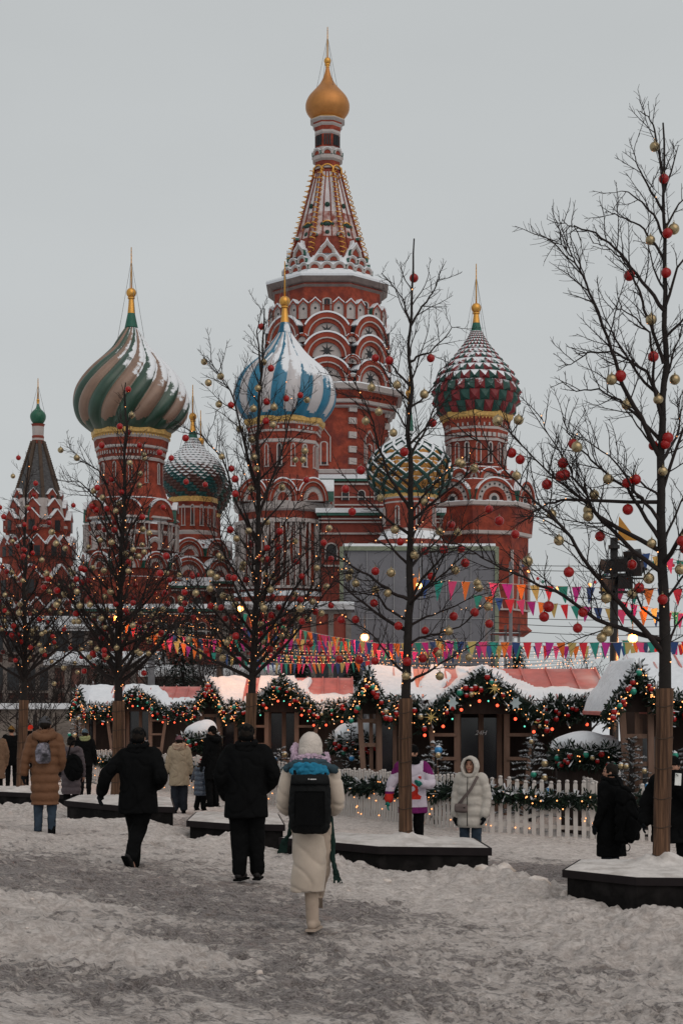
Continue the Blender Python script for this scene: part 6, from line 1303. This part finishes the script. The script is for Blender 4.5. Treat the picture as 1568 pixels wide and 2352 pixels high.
    if gloves:
        for s in (-1, 1): a = A[s]; mb = MB(); w_ = mir(a['wr'], s); hand(mb, w_, a.get('hd', tuple((w_-mir(a['el'], s)))), s, .007, a.get('curl', .5)); solid('glove', mb, .007, [gloves], root, None, 2)
    if coat:
        hem, cm_ = coat['hem'], coat['m']; b = coat.get('bulk', 1.); q = coat.get('quilt', 0); fl = coat.get('flare', 1.); base = [(hem, .20*fl, .15*fl), (max(hem+.02, .95), .195*lerp(1, fl, .45), .148), (1.08, .18, .14), (1.22, .195, .145), (1.34, .208, .14), (1.42, .195, .125), (1.475, .13, .10), (1.50, .085, .08)]
        rows = []
        for i in range(len(base)-1):
            z0, z1 = base[i][0], base[i+1][0]; st = max(2, int((z1-z0)/.02))
            for j in range(st): t = j/st; z = lerp(z0, z1, t); pq = 1-abs(cos(pi*z/q))**5 if q else 1; e = (-.022*(1-pq) if q else 0); sx = coat.get('skew', 0)*clamp((1-z)/.6)**2; rows.append((z, lerp(base[i][1], base[i+1][1], t)*b+e, lerp(base[i][2], base[i+1][2], t)*b+e, sx, -.005+coat.get('back', 0)*clamp((1-z)/.6)**2))
        rows.append((1.50, .085, .08, 0, -.005)); mb = MB(); loft(mb, rows, 32); sb_ = coat.get('sleeve', 1.)
        for s in (-1, 1):
            a = A[s]; w_ = mir(a['wr'], s); e_ = mir(a['el'], s); sh_ = mir(a['sh'], s); P = smooth_path([sh_+Vector((-s*.05, 0, .01)), sh_, e_, w_-(w_-e_)*.06], 8 if q else 5); n = len(P); R = []
            acc = 0
            for i in range(n):
                if i: acc += (P[i]-P[i-1]).length
                r = lerp(.083, .060, i/(n-1))*b**.6*sb_; R.append(r-(.016*abs(cos(pi*acc/(q*.8)))**5 if q else 0))
            caps(mb, P, R); P_ = P
        if coat.get('collar'): caps(mb, [(cos(i*pi/6)*.085, sin(i*pi/6)*.085, 1.50+.012*sin(i*pi/6)) for i in range(13)], [.035]*13, 8)
        if hood == 'down': caps(mb, smooth_path([(-.12, .02, 1.50), (-.13, -.09, 1.49), (0, -.16, 1.45), (.13, -.09, 1.49), (.12, .02, 1.50)], 3), [.045+.02*sin(pi*i/12) for i in range(13)], 10)
        if hood == 'up':
            t_ = MB()
        solid('coat', mb, coat.get('vox', .012), coat.get('mats', [cm_]), root, coat.get('cf'), coat.get('it', 5 if not q else 3), .012 if not q else .003, coat.get('ws', 8 if not q else 14))
        if coat.get('zip'): mb = MB(); mb.tube([(0, rows[-1][2]*0+.0+.155*b*(1 if z < 1.35 else .9), z) for z in (hem+.03, .95, 1.1, 1.25, 1.38, 1.46)], .006, 5); ob('zip', mb.mesh('zip', [BLKC]), root)
    if hood == 'up':
        mb = MB(); n = 22; vs = []
        outer, inner = [], []
        for (y, rx, rz, cz) in ((-.135, .03, .04, 1.62), (-.12, .085, .10, 1.62), (-.07, .125, .155, 1.62), (0, .138, .175, 1.615), (.06, .135, .172, 1.61), (.105, .118, .155, 1.605)): outer.append((y, rx, rz, cz))
        for (y, rx, rz, cz) in ((.112, .088, .122, 1.612), (.06, .09, .128, 1.615), (-.05, .092, .13, 1.62)): inner.append((y, rx, rz, cz))
        R_ = outer+inner; vs = [HC+RY @ (Vector((cos(2*pi*j/n)*rx, y, cz+sin(2*pi*j/n)*rz))-Vector((0, .0, 1.635))) for y, rx, rz, cz in R_ for j in range(n)]; kk = len(R_)
        mb.add(vs, [(i*n+j, i*n+(j+1) % n, (i+1)*n+(j+1) % n, (i+1)*n+j) for i in range(kk-1) for j in range(n)]+[tuple(range(n))[::-1], tuple((kk-1)*n+j for j in range(n))], 0)
        caps(mb, [HC+RY @ Vector((cos(i*pi/7)*.112, .098, -.025+sin(i*pi/7)*.148)) for i in range(15)], [.024]*15, 8)
        caps(mb, [(cos(i*pi/7)*.10, sin(i*pi/7)*.095, 1.475) for i in range(15)], [.042]*15, 8); solid('hood', mb, .010, [coat['m']], root, None, 3, .004, 14)
    if scarf:
        mb = MB(); r = scarf.get('r', .045)
        for dz, ph in ((0, 0), (.05, .6)): caps(mb, [(cos(i*pi/7)*(.082+r*.5), sin(i*pi/7)*(.085+r*.5), 1.485+dz+.015*sin(i*pi/7+ph)) for i in range(15)], [r]*15, 8)
        solid('scarf', mb, .010, [scarf['m']], root, None, 3, .012, 14)
        if scarf.get('tail'): mb = MB(); mb.sph((0, -.13, 1.42), (.10, .03, .06)); [caps(mb, [(s*.04, -.14, 1.45), (s*.09, -.17, 1.41+.01*s)], [.03, .018]) for s in (-1, 1)]; solid('scarf_knot', mb, .010, [scarf['tail']], root, None, 2, .01, 14)
    if hair:
        mb = MB(); mb.sph(hv((0, -.015, .02)), (.088, .102, .112), 0, 20, 14, RY); L_ = hair.get('len', 0)
        if L_: loft(mb, [(1.66-L_, .07, .035, 0, -.08), (1.62, .09, .06, 0, -.06), (1.68, .08, .07, 0, -.04)])
        mb.v = [v if (RY.transposed() @ (Vector(v)-HC)).y < .068 or (RY.transposed() @ (Vector(v)-HC)).z > .06 else tuple(HC+RY @ Vector(((RY.transposed() @ (Vector(v)-HC)).x*.8, .05, (RY.transposed() @ (Vector(v)-HC)).z))) for v in mb.v]
        solid('hair', mb, .010, [hair['m']], root, None, 2, .006, 30)
    if hat:
        mb = MB(); kd = hat['k']
        if kd == 'beanie':
            vs = []; n = 24; rows = [(.045 if True else 0, .088, .104), (.06, .090, .106), (.085, .089, .104), (.12, .078, .092), (.15, .056, .068), (.168, .03, .036), (.174, .005, .006)]
            for z, rx, ry in rows: vs += [hv((cos(2*pi*j/n)*rx, sin(2*pi*j/n)*ry-.008, z-.045+.03*(-sin(2*pi*j/n))*(1 if z < .07 else .3))) for j in range(n)]
            mb.add(vs, [(i*n+j, i*n+(j+1) % n, (i+1)*n+(j+1) % n, (i+1)*n+j) for i in range(len(rows)-1) for j in range(n)]+[tuple(range(n))[::-1]], 0); caps(mb, [hv((cos(i*pi/8)*.086, sin(i*pi/8)*.101-.008, .012-.03*sin(i*pi/8))) for i in range(17)], [.013]*17, 8)
        if kd == 'cap':
            mb.sph(hv((0, -.005, .045)), (.090, .106, .082), 0, 20, 12, RY); mb.tube([hv((0, 0, .015)), hv((0, 0, .05))], [.094, .094], 20); mb.sph(hv((0, .11, .03)), (.06, .05, .012), 0, 14, 8, RY); mb.sph(hv((0, -.05, -.03)), (.09, .06, .05), 0, 14, 10, RY)
        solid('hat', mb, .009, [hat['m']], root, None, 3, .003, 26)
        if hat.get('pom'): mb = MB(); mb.sph(hv((0, -.01, .15)), .035, 0, 12, 8); ob('pompom', mb.mesh('pompom', [hat['pom']]), root)
    return root, S
def CL_(n, c, **k): k.setdefault('rough', .95); k.setdefault('spec', .12); k.setdefault('bump', .35); k.setdefault('bs', 120); k.setdefault('ns_', 7); return M('cloth_'+n, c, **k)
BLKC = CL_('black', (.0045, .0048, .0052), var=.3, spec=.06); BLK2 = CL_('black_shell', (.006, .0065, .007), rough=.8, var=.3); JEAN = CL_('jeans', (.03, .045, .065), var=.35); DJ = CL_('dark_jeans', (.018, .022, .03), var=.3)
CREAM = CL_('cream_wool', (.47, .40, .335), var=.12, sheen=.3, ns_=3, dirt=(.34, .28, .22)); CREAM2 = CL_('cream_felt', (.36, .29, .235), var=.12); WPUF = CL_('white_puffer', (.46, .43, .39), rough=.55, bump=.2, bs=40, var=.08); BRPUF = CL_('brown_puffer', (.135, .066, .036), rough=.6, bump=.3, bs=45, var=.15)
BEIGE = CL_('beige_wool', (.33, .27, .195), var=.1, ns_=20); GREYP = CL_('mauve_puffer', (.085, .07, .078), rough=.6, bump=.3, bs=45); BLPUF = CL_('blue_puffer', (.045, .065, .10), rough=.25, bump=.2, bs=40, spec=.7); LEA = CL_('black_leather', (.012, .011, .011), rough=.4, bump=.1)
WFUR = CL_('white_fleece', (.50, .45, .41), bump=.9, bs=60, var=.2); LIL = CL_('lilac_fur', (.44, .33, .42), bump=1, bs=55, var=.3); HAIRD = CL_('dark_hair', (.010, .007, .005), bump=.8, bs=60, rough=.6); GLV = CL_('dark_knit', (.006, .008, .010)); HGREY = CL_('grey_knit', (.055, .055, .06)); HMUST = CL_('mustard_knit', (.16, .09, .025)); HRED = CL_('red_knit', (.50, .03, .015)); HBLUE = CL_('blue_knit', (.07, .11, .14)); HMAU = CL_('mauve_knit', (.15, .07, .085)); GSC = CL_('pale_green_scarf', (.22, .24, .12)); DGR = CL_('dark_green_scarf', (.010, .024, .020), ns_=3); TEALS = CL_('blue_scarf', (.02, .16, .27)); PINKW = CL_('pale_pink_knit', (.48, .36, .33)); POMR = CL_('red_pompom', (.40, .03, .05), bump=1, bs=40)
PLAID = M('plaid_scarf', (.40, .30, .22), .9, var=.5, ns_=9, stretch=(1, 1, 4), dirt=(.20, .07, .035))
# the woman in cream walking away
P1, S1 = person('woman in long cream coat and white fleece trapper hat, walking away, seen from behind', 713, 13.75, 1690, None, 0, vfoot=2136,
    arms={-1: dict(sh=(.19, 0, 1.40), el=(.245, -.0, 1.13), wr=(.13, .20, 1.06)), 1: dict(sh=(.19, 0, 1.40), el=(.245, -.0, 1.13), wr=(.13, .20, 1.06))},
    legs={-1: dict(hip=(.08, 0, .93), kn=(-.0, .04, .50), an=(-.02, .02, .09), toe=(-.25, 1, 0)), 1: dict(kn=(.10, .08, .52), an=(.06, .42, .30), toe=(0, 1, -.5))},
    coat=dict(m=CREAM, hem=.345, bulk=.88, flare=.88, skew=-.03, ws=5, sleeve=1.12, it=4), pants=dict(m=CREAM2, cuff=.055), boots=dict(m=CREAM2, h=.30, top=.066, sole=CREAM2), gloves=GLV, hair=dict(m=HAIRD), scarf=dict(m=DGR, r=.055), headyaw=0)
mb = MB(); C0 = Vector((0, .005, 1.665)); mb.sph(C0+Vector((0, 0, -.01)), (.108, .125, .135), 0, 24, 16); mb.sph(C0+Vector((0, -.02, -.06)), (.112, .118, .11), 0, 20, 14); solid('fleece_hat', mb, .008, [WFUR], P1, None, 4, .004, 22)
mb = MB(); caps(mb, smooth_path([(-.135, .06, 1.66), (-.145, .0, 1.58), (-.125, -.075, 1.535), (-.06, -.12, 1.555), (.0, -.128, 1.565), (.06, -.12, 1.555), (.125, -.075, 1.535), (.145, 0, 1.52), (.14, .06, 1.50)], 3), [.030+.008*abs(sin(i*1.3)) for i in range(25)], 10)
for s in (-1, 1): mb.sph((s*.135, .0, 1.53), (.045, .07, .075), 0, 14, 10)
solid('fur_flaps', mb, .008, [LIL], P1, None, 1, .018, 34)
mb = MB()
for a, b in (((-.12, -.155, 1.49), (.13, -.165, 1.47)), ((-.16, -.13, 1.44), (.14, -.175, 1.44)), ((-.07, -.17, 1.41), (.15, -.17, 1.42))): caps(mb, smooth_path([a, ((a[0]+b[0])/2, -.185, (a[2]+b[2])/2+.01), b], 3), [.030, .034, .036, .036, .034, .032, .026], 8)
mb.sph((-.13, -.17, 1.415), (.05, .02, .018)); solid('blue_shawl', mb, .009, [TEALS], P1, None, 2, .012, 18)
mb = MB(); caps(mb, smooth_path([(-.20, -.06, 1.46), (-.10, -.13, 1.50), (0, -.15, 1.51), (.10, -.13, 1.50), (.21, -.06, 1.45)], 3), [.045]*13, 10); solid('shoulder_shawl', mb, .010, [CL_('grey_blue_scarf', (.035, .06, .075), ns_=3)], P1, None, 2, .014, 16)
for s, pts in ((-1, [(-.165, .05, 1.0), (-.19, .02, .88), (-.235, .0, .79)]), (1, [(.175, .05, 1.0), (.20, .02, .82), (.20, .0, .64), (.225, -.01, .52)])):
    mb = MB(); caps(mb, smooth_path(pts, 5), [.026]*((len(pts)-1)*5+1), 10)
    e = Vector(pts[-1])
    for j in range(5): f = e+Vector(((j-2)*.011, 0, .02)); caps(mb, [f, f+Vector((s*.02+(j-2)*.010, 0, -.12))], [.009, .006], 8)
    solid('scarf_end', mb, .008, [DGR], P1, None, 1, .01, 14)
# backpack (a thing of its own)
def scaled_thing(name, root, S, label, cat, yaw=0, group=None): o = tag(ob(name, None, None, root.location, yaw, S), label, cat, group); return o
bp = scaled_thing('backpack', P1, S1, 'big black rolltop backpack on the back of the woman in cream', 'backpack')
mb = MB(); loft(mb, [(.885, .12, .05, 0, -.23), (.90, .155, .075, 0, -.235), (.95, .182, .095, 0, -.245), (1.1, .192, .11, 0, -.25), (1.25, .188, .105, 0, -.245), (1.36, .178, .085, 0, -.235), (1.405, .165, .05, 0, -.225), (1.415, .13, .03, 0, -.225)], 32); body_ = solid('bag', mb, .009, [BLK2], bp, None, 3, .006, 12)
mb = MB(); mb.box((0, -.357, 1.12), (.27, .012, .30), 0); mb.tube([(-.165, -.30, 1.33), (0, -.345, 1.335), (.165, -.30, 1.33)], .010, 6); mb.tube([(-.13, -.357, .99), (-.13, -.366, 1.27), (.13, -.366, 1.27), (.13, -.357, .99)], .006, 5); ob('front_pocket', mb.mesh('front_pocket', [BLKC]), bp)
mb = MB(); mb.box((.03, -.338, 1.375), (.055, .006, .009), 0); mb.box((-.01, -.338, 1.377), (.010, .006, .010), 0); ob('badge', mb.mesh('badge', [M('pale_print', (.5, .5, .5), .6)]), bp)
for s in (-1, 1): mb = MB(); caps(mb, smooth_path([(s*.13, -.20, 1.40), (s*.15, -.10, 1.50), (s*.15, .06, 1.49), (s*.14, .16, 1.35), (s*.17, .12, 1.1), (s*.17, -.14, .98)], 3), [.016]*16, 8); solid('strap', mb, .010, [BLKC], bp, None, 1)
# man in black, centre
person('broad man in black parka and cap standing with his back turned', 566, 17.9, 1664, None, 0, vfoot=2020, arms={-1: dict(sh=(.20, 0, 1.42), el=(.29, -.04, 1.17), wr=(.235, .10, .93), curl=1.4), 1: dict(sh=(.20, 0, 1.42), el=(.32, -.06, 1.18), wr=(.20, .14, 1.02))},
    legs={-1: dict(hip=(.10, 0, .92), kn=(.085, .02, .5), an=(.075, -.03, .09), toe=(-.35, 1, 0)), 1: dict(hip=(.10, 0, .92), kn=(.105, .03, .5), an=(.12, .06, .09), toe=(.1, 1, 0))}, coat=dict(m=BLKC, hem=.70, bulk=1.24, collar=1, sleeve=1.12, ws=6), pants=dict(m=BLKC, fat=1.14, cuff=.075), boots=dict(m=LEA), hat=dict(k='cap', m=BLKC), hair=dict(m=HAIRD), scarf=dict(m=BLKC, r=.04))
# striding man in black, left
person('man in black winter suit striding away with arms swinging out', 318, 19.1, 1672, None, -.12, vfoot=2004, arms={-1: dict(sh=(.20, 0, 1.40), el=(.36, -.08, 1.19), wr=(.45, -.02, .96), curl=.9), 1: dict(sh=(.20, 0, 1.41), el=(.31, -.12, 1.17), wr=(.22, .10, 1.06))},
    legs={-1: dict(hip=(.10, 0, .92), kn=(.06, .10, .52), an=(.06, .02, .10), toe=(0, 1, -.05)), 1: dict(hip=(.10, 0, .92), kn=(-.0, .0, .5), an=(-.03, -.25, .20), toe=(.25, .55, -.95))}, coat=dict(m=BLKC, hem=.72, bulk=1.22, collar=1, sleeve=1.14, ws=6), pants=dict(m=BLKC, fat=1.12, cuff=.07), boots=dict(m=LEA), gloves=GLV, hat=dict(k='cap', m=BLKC), hair=dict(m=HAIRD), scarf=dict(m=BLKC, r=.04))
# woman in brown coat, left
P4, S4 = person('woman in long brown puffer coat, grey knit hat and jeans, back turned', 104, 22.9, 1647, None, .05, vfoot=1922, arms={-1: dict(sh=(.19, 0, 1.41), el=(.27, -.04, 1.15), wr=(.30, -.02, .93)), 1: dict(sh=(.19, 0, 1.41), el=(.24, -.01, 1.15), wr=(.20, .10, .98))},
    coat=dict(m=BRPUF, hem=.47, bulk=1.10, quilt=.13, flare=.96, sleeve=1.08), hood='down', pants=dict(m=JEAN, cuff=.06), boots=dict(m=BLKC, h=.14), gloves=GLV, hat=dict(k='beanie', m=HGREY), hair=dict(m=HAIRD), scarf=dict(m=BRPUF, r=.045))
bp = scaled_thing('backpack', P4, S4, 'small silver patterned backpack on the brown coat', 'backpack', .05); SILV = M('silver_facets', (.20, .19, .23), .35, .4, var=.9, ns_=16, dirt=(.03, .03, .035)); mb = MB(); loft(mb, [(1.08, .08, .05, 0, -.21), (1.12, .11, .07, 0, -.22), (1.25, .115, .075, 0, -.22), (1.36, .085, .05, 0, -.205), (1.38, .05, .03, 0, -.20)], 20); solid('bag', mb, .009, [SILV], bp, None, 2, .006, 14)
for s in (-1, 1): mb = MB(); caps(mb, smooth_path([(s*.06, -.2, 1.37), (s*.12, -.08, 1.49), (s*.13, .1, 1.46), (s*.14, .15, 1.3)], 3), [.013]*10, 8); solid('strap', mb, .010, [BLKC], bp, None, 1)
# woman in white puffer facing us
person('woman in short white puffer jacket with hood up and dark gloves, facing right', 1081, 23.3, 1741, 1.62, pi-.42, headyaw=.0, arms={-1: dict(sh=(.185, 0, 1.41), el=(.25, -.02, 1.14), wr=(.24, .06, .86)), 1: dict(sh=(.185, 0, 1.41), el=(.25, -.02, 1.14), wr=(.24, .06, .84))},
    coat=dict(m=WPUF, hem=.66, bulk=1.14, quilt=.165, flare=1.06, sleeve=1.2, zip=1), hood='up', pants=dict(m=JEAN), boots=dict(m=BLKC), gloves=GLV, hair=dict(m=HAIRD), vox=.0065, group=None)
R14 = [o for o in col.objects if o.name.startswith('person')][-1]; bg_ = scaled_thing('belt_bag', R14, 1.62/1.75, 'grey crossbody bag on the white puffer jacket', 'bag', pi-.42)
GB = CL_('grey_nylon', (.13, .105, .10)); mb = MB(); loft(mb, [(.90, .09, .03, .10, .185), (.93, .11, .045, .10, .19), (1.0, .11, .045, .10, .19), (1.04, .10, .03, .10, .185)], 20); solid('pouch', mb, .009, [GB], bg_, None, 2)
mb = MB(); P = smooth_path([(.19, .12, .99), (.05, .185, 1.14), (-.06, .185, 1.27), (-.13, .14, 1.42), (-.14, .02, 1.50)], 4); [mb.beam(a, b, .045, .008, 0) for a, b in zip(P, P[1:])]; ob('strap', mb.mesh('strap', [GB]), bg_)
mb = MB(); mb.box((.07, .225, .98), (.10, .008, .014), 0); ob('zipper', mb.mesh('zipper', [BLKC]), bg_)
# people by the fence
person('person in dark mauve quilted coat behind the brown coat', 164, 31, 1692, None, .1, coat=dict(m=GREYP, hem=.50, bulk=1.1, quilt=.13), hood='down', pants=dict(m=BLKC), boots=dict(m=BLKC), hair=dict(m=HAIRD, len=.1), hat=dict(k='beanie', m=BLKC), vox=.011)
o = tag(ob('shoulder_bag', None, None, ((170-UC)*30.7/FD, 30.7, CZ-(1763-VH)*30.7/FD)), 'black slouchy bag on the back of the mauve coat', 'bag'); mb = MB(); mb.sph((0, 0, 0), (.20, .11, .27), 0, 16, 12); solid('bag', mb, .014, [BLKC], o, None, 2, .02, 7); mb = MB(); caps(mb, smooth_path([(-.12, 0, .2), (-.05, .08, .48), (.08, .1, .5)], 3), [.015]*7, 8); ob('strap', mb.mesh('strap', [BLKC]), o)
person('slim person in black coat with blue hat and pale green scarf', 196, 39.5, 1675, None, 0, vfoot=1827, coat=dict(m=BLKC, hem=.78, bulk=1.08, ws=7), pants=dict(m=BLKC, fat=1.1), boots=dict(m=BLKC), hat=dict(k='beanie', m=HBLUE), hair=dict(m=HAIRD), scarf=dict(m=GSC), gloves=GLV, vox=.012)
person('person in black coat and mustard hat left of the leftmost trunk', 27, 41, 1668, None, .1, vfoot=1813, coat=dict(m=BLKC, hem=.66, bulk=1.12, ws=7), pants=dict(m=BLKC), boots=dict(m=BLKC), hat=dict(k='beanie', m=HMUST), hair=dict(m=HAIRD), gloves=GLV, vox=.012)
person('person in tan fur coat cut off by the left edge', -9, 37, 1672, None, .6, coat=dict(m=CL_('tan_fur', (.16, .10, .065), bump=.8, bs=40), hem=.6, bulk=1.1), pants=dict(m=BLKC), boots=dict(m=BLKC), hat=dict(k='beanie', m=BLKC), hair=dict(m=HAIRD), vox=.012)
person('person with bright red hat facing us beside the leftmost trunk', 69, 40, 1664, 1.62, pi-.3, coat=dict(m=BLKC, hem=.7, bulk=1.05), pants=dict(m=BLKC), boots=dict(m=BLKC), hat=dict(k='beanie', m=HRED), hair=dict(m=HAIRD), scarf=dict(m=BLKC), vox=.011)
person('woman in beige wool coat with plaid scarf and mauve hat by the fence', 412, 34.4, 1690, None, .15, vfoot=1866, arms={-1: dict(el=(.25, .02, 1.14), wr=(.30, .08, .9)), 1: dict(el=(.24, 0, 1.14), wr=(.26, .06, .9))}, coat=dict(m=BEIGE, hem=.62, bulk=1.08, flare=1.12, sleeve=1.05, ws=7), pants=dict(m=DJ, fat=1.1, cuff=.085), boots=dict(m=BLKC), hat=dict(k='beanie', m=HMAU), hair=dict(m=HAIRD), scarf=dict(m=PLAID, r=.06), gloves=GLV, vox=.011)
person('small child in shiny blue puffer coat and white hat with red pompom', 461, 34, 1747, None, -.5, vfoot=1861, legs={-1: dict(kn=(.11, .05, .5), an=(.17, -.02, .09)), 1: dict(kn=(.10, .02, .5), an=(.11, -.0, .09))}, arms={-1: dict(el=(.30, .05, 1.22), wr=(.40, .10, 1.10))}, coat=dict(m=BLPUF, hem=.52, bulk=1.32, quilt=.17, sleeve=1.2), hood='down', pants=dict(m=BLKC, fat=1.25, cuff=.08), boots=dict(m=BLKC), hat=dict(k='beanie', m=PINKW, pom=POMR), hair=dict(m=HAIRD), gloves=GLV, scarf=dict(m=CL_('brown_fur', (.045, .025, .018), bump=1, bs=30), r=.05), vox=.011)
person('man in black hooded coat and cap looking left beside the child', 488, 33.6, 1668, None, .9, vfoot=1852, coat=dict(m=BLKC, hem=.60, bulk=1.05, collar=1, ws=7), hood='down', pants=dict(m=BLKC, cuff=.075), boots=dict(m=BLKC), hat=dict(k='beanie', m=BLKC), hair=dict(m=HAIRD), scarf=dict(m=BLKC), gloves=GLV, vox=.010, headyaw=.3)
# man in hockey jersey behind the trunk
JW = CL_('jersey_white', (.50, .45, .52), var=.06, bump=.2); JP = CL_('jersey_purple', (.14, .015, .10)); JR = CL_('jersey_red', (.45, .03, .02)); JT = CL_('jersey_teal', (.02, .16, .13)); JB = CL_('jersey_navy', (.02, .03, .07))
def jersey(c):
    x, y, z = c; r = noise.noise((x*9, y*9, z*9))
    if z < .80: return 1
    if z > 1.30+.35*max(0, .30-abs(x)) and abs(x) > .17: return 1
    if y > .07 and abs(x+.02) < .13 and .92 < z < 1.28 and r > .08+abs(x+.02)*1.2: return 2
    if abs(x) > .26 and z < 1.04: return 2 if z < 1.0 else 1
    return 0
person('man in white hockey jersey with purple shoulders, half behind the tree trunk', 947, 25.3, 1712, 1.78, pi-.15, arms={1: dict(sh=(.20, 0, 1.41), el=(.33, .0, 1.15), wr=(.37, .06, .90)), -1: dict(sh=(.20, 0, 1.41), el=(.29, .08, 1.16), wr=(.16, .30, 1.17), curl=1.)}, coat=dict(m=JW, hem=.70, bulk=1.12, flare=1.02, sleeve=1.1, mats=[JW, JP, JR], cf=jersey, ws=6), pants=dict(m=BLKC, fat=1.05), boots=dict(m=BLKC), hat=dict(k='cap', m=BLKC), hair=dict(m=HAIRD), scarf=dict(m=BLKC), gloves=JT, vox=.008, headyaw=-.5)
# two people in black at the right
P15, S15 = person('woman in long black coat with dark hair turned left, near the right edge', 1402, 21.9, 1755, 1.68, .75, coat=dict(m=BLKC, hem=.44, bulk=1.2, flare=1.05, ws=6), pants=dict(m=DJ), boots=dict(m=BLKC), hair=dict(m=HAIRD), scarf=dict(m=BLKC, r=.045), gloves=GLV, vox=.008, headyaw=.65)
o = tag(ob('rucksack', None, None, ((1442-UC)*21.6/FD, 21.6, CZ-(1868-VH)*21.6/FD), .3), 'soft black rucksack with a hanging loop on the right side of the black coat', 'bag'); mb = MB(); loft(mb, [(-.40, .10, .06, -.03, 0), (-.36, .17, .10, -.02, 0), (-.1, .19, .12, 0, 0), (.15, .16, .11, -.03, 0), (.30, .13, .09, -.06, 0), (.36, .07, .05, -.08, 0)], 20); solid('bag', mb, .012, [BLKC], o, None, 2, .03, 6)
mb = MB(); mb.tube([(cos(i*pi/6)*.045-.02, 0, -.46+sin(i*pi/6)*.05) for i in range(13)], .007, 5, cap=False); ob('loop', mb.mesh('loop', [BLKC]), o); mb = MB(); caps(mb, smooth_path([(-.08, 0, .3), (-.16, .05, .5), (-.2, .2, .5)], 3), [.016]*7, 8); ob('strap', mb.mesh('strap', [BLKC]), o)
P16, S16 = person('man in black parka and cap taking a photo, half behind the nearest trunk', 1545, 20.8, 1738, 1.78, pi-.35, arms={-1: dict(sh=(.20, 0, 1.42), el=(.26, .14, 1.2), wr=(.10, .32, 1.40), hd=(-.2, .1, 1), curl=1.), 1: dict(sh=(.20, 0, 1.42), el=(.34, -.04, 1.17), wr=(.36, .06, .92))}, legs={1: dict(kn=(.17, .02, .5), an=(.2, 0, .09)), -1: dict(kn=(.13, .02, .5), an=(.15, 0, .09))}, coat=dict(m=BLKC, hem=.66, bulk=1.42, sleeve=1.2, ws=6), pants=dict(m=BLKC, fat=1.1), gloves=GLV, boots=dict(m=BLKC), hat=dict(k='cap', m=BLKC), hair=dict(m=HAIRD), scarf=dict(m=BLKC, r=.05), vox=.008)
ph = tag(ob('phone', None, None, W(1556, 1790, 20.35), -.2, None, (-.12, .1, .1)), 'white smartphone held up by the man behind the nearest trunk', 'phone'); mb = MB(); mb.box((0, 0, 0), (.08, .009, .155), 0); ob('case', mb.mesh('case', [M('white_phone', (.6, .62, .6), .35)]), ph); mb = MB(); mb.box((-.018, -.008, .052), (.032, .006, .036), 0); mb.sph((-.026, -.012, .06), .006, 1, 8, 5); mb.sph((-.012, -.012, .046), .006, 1, 8, 5); ob('camera_bump', mb.mesh('camera_bump', [M('phone_bump', (.4, .42, .4), .4), BLKC]), ph)

bpy.data.scenes.remove(TSC)
